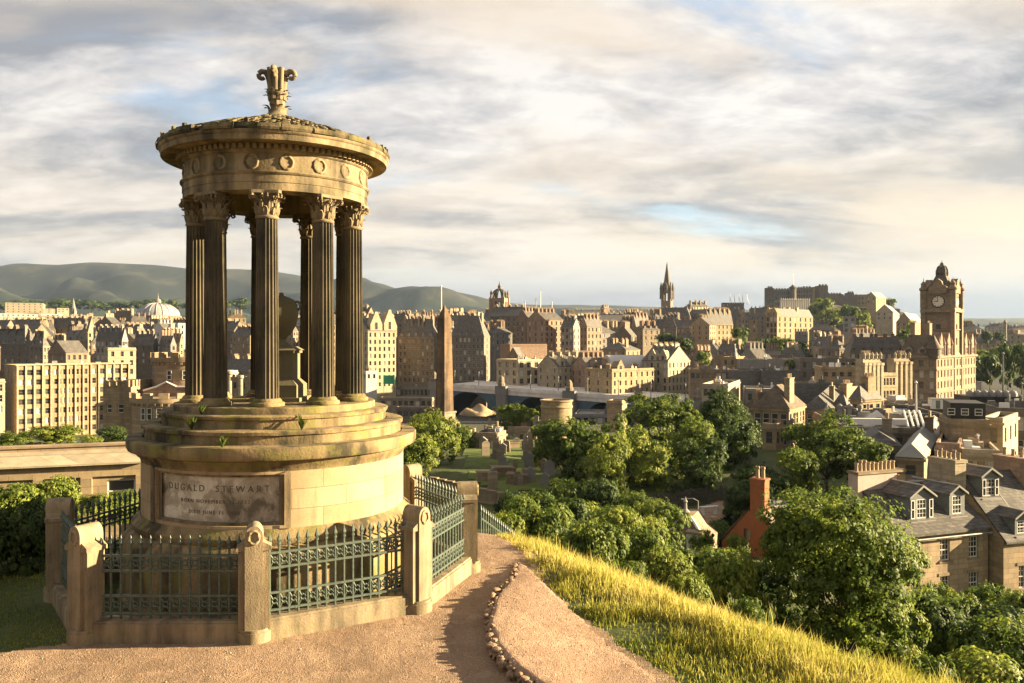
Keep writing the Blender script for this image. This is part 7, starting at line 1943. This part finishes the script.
# bushes down the slope
for px, yt, yb, d, w, k, i, lab in (
    (545, 503, 575, 38, 74, 'bush', 0, 'dense green bush just right of the short spiked fence beyond the grass'),
    (590, 520, 600, 34, 70, 'bush', 1, 'green bush second from the left along the grass edge'),
    (622, 508, 580, 48, 62, 'bushlime', 2, 'light green bush under the central grove'),
    (640, 530, 610, 36, 70, 'bush', 2, 'round green bush in the middle along the grass edge'),
    (668, 548, 620, 30, 64, 'bushlime', 0, 'feathery light bush in front of the finialled gable'),
    (708, 548, 620, 33, 76, 'bush', 0, 'green bush below the finialled gable and white chimney'),
    (735, 552, 640, 28, 70, 'bushlime', 1, 'light green bush below the orange brick gable'),
    (655, 500, 560, 66, 60, 'bush', 1, 'bush left of the finialled gable'),
    (722, 548, 590, 60, 50, 'bushlime', 2, 'pale bush right at the foot of the orange brick gable'),
    (792, 520, 580, 55, 60, 'bushdark', 0, 'dark bush between the orange brick gable and the large rounded tree'),
    (950, 598, 650, 44, 60, 'bush', 2, 'sunlit green bush beneath the near dormered houses'),
    (1000, 612, 670, 40, 72, 'bushdark', 1, 'dark bush at the right edge below the houses'),
    (945, 610, 700, 30, 90, 'bushdark', 2, 'dark undergrowth bush right of the large rounded tree'),
    (1010, 620, 720, 28, 100, 'bush', 1, 'spreading bush in the lower right corner'),
    (985, 652, 730, 24, 110, 'bushlime', 1, 'light green low bush at the bottom right corner'),
    (930, 655, 720, 22, 60, 'bush', 0, 'small bush between the yellow grass and the lower right bushes'),
    (506, 512, 560, 30, 44, 'bushlime', 1, 'lime shrub behind the short spiked fence'),
    (520, 496, 545, 44, 50, 'bush', 1, 'upright green shrub left of the dense green bush'),
    (560, 500, 556, 62, 60, 'bushdark', 1, 'dark bush at the bottom of the burial ground wall'),
    (610, 508, 556, 70, 70, 'bush', 2, 'bush on the slope below the central grove, left of the paling fence'),
    (600, 512, 552, 88, 44, 'bush', 0, 'green bush on the lawn edge under the lime lit grove tree'),
    (636, 524, 570, 62, 54, 'bushdark', 0, 'dark bush left of the finialled gable on the slope'),
    (668, 512, 545, 90, 36, 'bushdark', 1, 'dark bush in front of the paling fence'),
    (716, 522, 560, 84, 44, 'bush', 2, 'green bush between the finialled gable and orange brick gable'),
    (738, 535, 575, 68, 30, 'bushlime', 0, 'pale bush touching the foot of the orange brick gable'),
    (790, 500, 550, 88, 50, 'bush', 1, 'green bush behind the low grey roofed wing'),
    (822, 500, 560, 84, 56, 'bushdark', 2, 'dark bush left of the pink gable stack behind the large rounded tree'),
    (926, 588, 640, 54, 50, 'bush', 1, 'bright bush at the left foot of the near dormered house'),
    (962, 592, 640, 54, 46, 'bushlime', 2, 'light bush under the windows of the near dormered house'),
    (1004, 600, 650, 50, 56, 'bush', 0, 'green bush under the windows of the right edge house'),
    (1040, 592, 650, 50, 50, 'bushdark', 0, 'dark bush at the right edge below the slate roofed house'),
    (908, 596, 665, 38, 56, 'bush', 2, 'green bush between the large rounded tree and the near houses'),
    (975, 628, 690, 34, 80, 'bush', 0, 'mid green bush low on the right slope'),
    (900, 640, 700, 26, 60, 'bushlime', 0, 'light bush at the right foot of the large rounded tree'),
    (690, 575, 640, 24, 50, 'bushlime', 2, 'small light shrub on the crest of the yellow grass'),
    (630, 562, 610, 24, 44, 'bush', 0, 'small green shrub on the crest left of the light shrub'),
    (745, 600, 660, 20, 46, 'bush', 2, 'low shrub merging into the yellow grass below the large rounded tree'),
    (566, 478, 545, 96, 56, 'bush', 0, 'green bush where the lawn meets the central grove'),
    (600, 484, 545, 90, 60, 'bushdark', 1, 'dark bush under the lime lit grove tree'),
    (634, 492, 545, 86, 54, 'bush', 1, 'green bush left of the paling fence under the grove'),
    (580, 500, 560, 72, 64, 'bushlime', 0, 'light bush in the middle of the slope below the grove'),
    (542, 492, 550, 80, 50, 'bush', 2, 'green bush along the burial ground wall'),
    (615, 506, 565, 64, 60, 'bush', 0, 'large bush in the middle of the slope below the grove'),
    (652, 516, 570, 58, 44, 'bushlime', 1, 'light bush left beside the finialled gable'),
    (512, 490, 540, 88, 40, 'bushdark', 0, 'dark bush at the lower edge of the lawn'),
    (700, 530, 570, 70, 36, 'bush', 1, 'bush growing against the right of the finialled gable'),
    (740, 505, 545, 95, 44, 'bushdark', 1, 'dark bush behind the orange brick gable'),
    (682, 486, 510, 108, 40, 'dark', 2, 'dark small tree over the left part of the paling fence'),
    (985, 585, 640, 57, 56, 'bush', 2, 'broad low bush at the foot of the near houses'),
    (1016, 590, 640, 55, 44, 'bushlime', 0, 'lighter low bush at the foot of the right edge house'),
    (935, 582, 632, 60, 40, 'bush', 0, 'green bush against the left end of the near dormered house'),
    (776, 570, 640, 30, 60, 'bushdark', 2, 'dark bush tucked at the left foot of the large rounded tree')):
    tree(k, i, px, yt, yb, d, w, lab)

# ------------------------------------------------------------------ grass
def grass_mat():
    t = NT('grass_blade'); a = t.n('ShaderNodeAttribute', attribute_name='tint')
    c = t.ramp(a.outputs['Fac'], ((0.0, (0.06, 0.095, 0.013)), (0.3, (0.16, 0.19, 0.024)), (0.6, (0.32, 0.30, 0.045)), (1.0, (0.50, 0.42, 0.13))))
    t.put(t.bsdf.inputs['Base Color'], c); t.bsdf.inputs['Roughness'].default_value = .7
    tr = t.n('ShaderNodeBsdfTranslucent'); t.put(tr.inputs[0], c)
    ms = t.n('ShaderNodeMixShader'); ms.inputs[0].default_value = .35
    t.link(t.bsdf.outputs[0], ms.inputs[1]); t.link(tr.outputs[0], ms.inputs[2]); t.link(ms.outputs[0], t.out.inputs[0])
    return t.mat
M['grass'] = grass_mat()
def blades(name, label, X, Y, Z, hgt, wid, tint, seed, lean=.45):
    r = np.random.default_rng(seed); n = len(X)
    az = r.uniform(0, 6.28, n); lx, ly = np.cos(az)*lean, np.sin(az)*lean
    fa = r.uniform(0, 6.28, n); wx, wy = np.cos(fa)*wid/2, np.sin(fa)*wid/2
    h = hgt*np.where(r.random(n) < .05, 1.5, 1.0)*r.uniform(.45, 1.25, n); V = np.zeros((n, 5, 3))
    k = r.uniform(.3, 1.0, n)
    for j, (f, q) in enumerate(((0, 1), (0, -1), (.6, -.7), (.6, .7), (1, 0))):
        V[:, j, 0] = X+wx*q+lx*h*k*f**2; V[:, j, 1] = Y+wy*q+ly*h*k*f**2; V[:, j, 2] = Z+h*f*(1-.25*k*f)
    base = np.arange(n)*5
    Fq = np.concatenate([np.stack([base, base+1, base+2], -1), np.stack([base, base+2, base+3], -1), np.stack([base+3, base+2, base+4], -1)])
    me = np_mesh(name, V.reshape(-1, 3), Fq, M['grass'], np.repeat(tint, 5))
    tag(inst(name, me), label, 'grass', kind='stuff')
def grow():
    r = np.random.default_rng(21)
    EDGE = np.array([(.16, 15.0), (.50, 13.2), (.90, 11.8), (1.58, 9.7), (2.3, 8.4), (3.8, 6.8)])
    n = 330000
    X = r.uniform(-1.5, 13, n); Y = r.uniform(6.5, 26, n)
    # right of the patch edge
    ex = np.interp(Y, EDGE[::-1, 1], EDGE[::-1, 0]); ex = np.where(Y > 15, .30-(Y-15)*.28, ex)
    d, ins = seg_dist(X, Y, TERR); s = np.where(ins, -d, d)
    dens = np.where(s < 4, 1.0, np.exp(-(s-4)/5))*(np.where(Y > 17.4, .8, 1))
    cl = vnoise(X, Y, .55, 51)+.6*vnoise(X, Y, .2, 52)
    edge = ex+.10*vnoise(X, Y, .4, 53)+.06*vnoise(X, Y, .15, 54)
    bare = vnoise(X, Y, 1.3, 61)+.5*vnoise(X, Y, .45, 62)
    k = (X > edge) & (r.random(n) < dens*np.clip(.75+cl, .15, 1)*np.where(bare > .38, .4, 1)) & ((X-ex) < 9.5) & (s < 12)
    X, Y, s, cl, e = X[k], Y[k], s[k], cl[k], (X-edge)[k]
    Z = terrain(X, Y)
    grow_ = sstep((s+2.2)/2.2)            # taller towards the brow
    h = np.where(bare[k] > .38, .45, 1)*(.05+.21*grow_*(.45+1.1*np.clip(cl+.4, 0, 1)))*np.clip(.35+e*1.6, .35, 1)
    patch = vnoise(X, Y, 2.3, 55)+.5*vnoise(X, Y, .8, 56)
    tint = np.clip(.45+.30*grow_+.5*patch+r.uniform(-.22, .22, len(X)), 0, 1)
    blades('tall_grass', 'tall dry yellow grass along the brow of the slope beside the raised path', X, Y, Z, h, .012+.006*r.random(len(X)), tint, 3)
    print('grass', len(X))
    # short mossy turf at left
    n = 60000; X = r.uniform(-12, -3.4, n); Y = r.uniform(8.6, 17.5, n)
    ring = [(-13, 17.5), (-13, 9.3), (-9, 9.55), (-7, 10.35), (-5.3, 10.7), (-4.2, 10.75), (-4.6, 10.95), (-5.6, 11.2), (-7.4, 12.8), (-7.2, 17.5)]
    q, i = seg_dist(X, Y, np.array(ring)); k = i & (r.random(n) < np.clip(q*3, 0, 1)); X, Y = X[k], Y[k]
    blades('short_turf', 'short mossy turf between the gravel and the left side of the railing', X, Y, terrain(X, Y), .025+.03*r.random(len(X)), .010, np.clip(.34+.7*vnoise(X, Y, .9, 57)+r.uniform(-.15, .15, len(X)), 0, .8), 4)
    # rough grass down the nearer slopes
    n = 150000; rad = 17*(55/17)**r.random(n); an = r.uniform(-.75, .75, n)
    X = rad*np.sin(an); Y = rad*np.cos(an); d, ins = seg_dist(X, Y, TERR); k = (~ins) & (d > 2.5); X, Y = X[k], Y[k]
    blades('slope_undergrowth', 'rough green undergrowth covering the hillside below the brow', X, Y, terrain(X, Y), .22+.35*r.random(len(X)), .03+.02*r.random(len(X)), np.clip(.15+.5*vnoise(X, Y, 4, 58)+r.uniform(-.15, .2, len(X)), 0, 1), 5)
grow()
# weeds on the steps and the short spiked fence beyond the path
def weeds():
    for az, rr, z, h, lab in ((247, 1.98, 2.675, .22, 'small yellow green weed sprouting from the middle step joint, left one'), (296, 2.0, 2.675, .26, 'leafy weed sprouting from the steps, right one'), (266, 2.28, 2.47, .18, 'thin pale stalk growing on the drum cornice'), (246, 1.75, 2.87, .16, 'thin stalk growing on the top step edge')):
        a = R(az); x, y = MX+.965*rr*math.cos(a), MY+.965*rr*math.sin(a); t = thing('weed', lab, 'weed', (x, y, z))
        r = np.random.default_rng(int(az)); n = 26; m = MB()
        for i in range(n):
            q = r.uniform(0, 6.28); l = h*r.uniform(.4, 1); k = r.uniform(.2, .7)
            e = Vector((math.cos(q)*l*k, math.sin(q)*l*k, l)); s_ = Vector((-math.sin(q), math.cos(q), 0))*.016
            m.add([Vector((0, 0, -.02)), e*.6+s_, e, e*.6-s_], ((0, 1, 2, 3),))
        m.obj('leaves', M['leaf_lime'], t)
weeds()
def spike_fence():
    t = thing('spiked_fence', 'short black spiked iron fence at the brow beyond the monument railing', 'fence', (xat(481, 19), 19, -1.2))
    m = MB(); n = 22; A = Vector((0, 0, 0)); Bq = Vector((xat(522, 24)-xat(481, 19), 5, -1.9))
    for i in range(n):
        p = A.lerp(Bq, i/(n-1)); m.lathe([(.014, -.6), (.014, 1.25), (.03, 1.3), (.001, 1.42)], 5, p.x, p.y); 
        for j in range(len(m.v)-20, len(m.v)): m.v[j] = (m.v[j][0], m.v[j][1], m.v[j][2]+p.z)
    m.obj('bars', M['iron'], t); m = MB()
    for z in (.15, 1.1): m.tube([A+Vector((0, 0, z)), Bq+Vector((0, 0, z))], .022, 5)
    m.obj('rail', M['iron'], t)
spike_fence()
mon.scale = (.965, .965, 1)
# ------------------------------------------------------------------ the air
def haze():
    me = MB().box(-9900, 9900, -9900, 9900, -75, 720).mesh('haze', [])
    m = bpy.data.materials.new('haze'); m.use_nodes = True; nt = m.node_tree; nt.nodes.clear()
    o = nt.nodes.new('ShaderNodeOutputMaterial'); v = nt.nodes.new('ShaderNodeVolumePrincipled')
    v.inputs['Color'].default_value = (0.55, 0.72, 1.0, 1); v.inputs['Density'].default_value = HAZE; v.inputs['Anisotropy'].default_value = 0.2
    nt.links.new(v.outputs[0], o.inputs['Volume'])
    me.materials.append(m)
    tag(inst('haze', me), 'thin evening haze greying the far hills', 'haze', kind='stuff')
HAZE = 2.6e-5
haze()
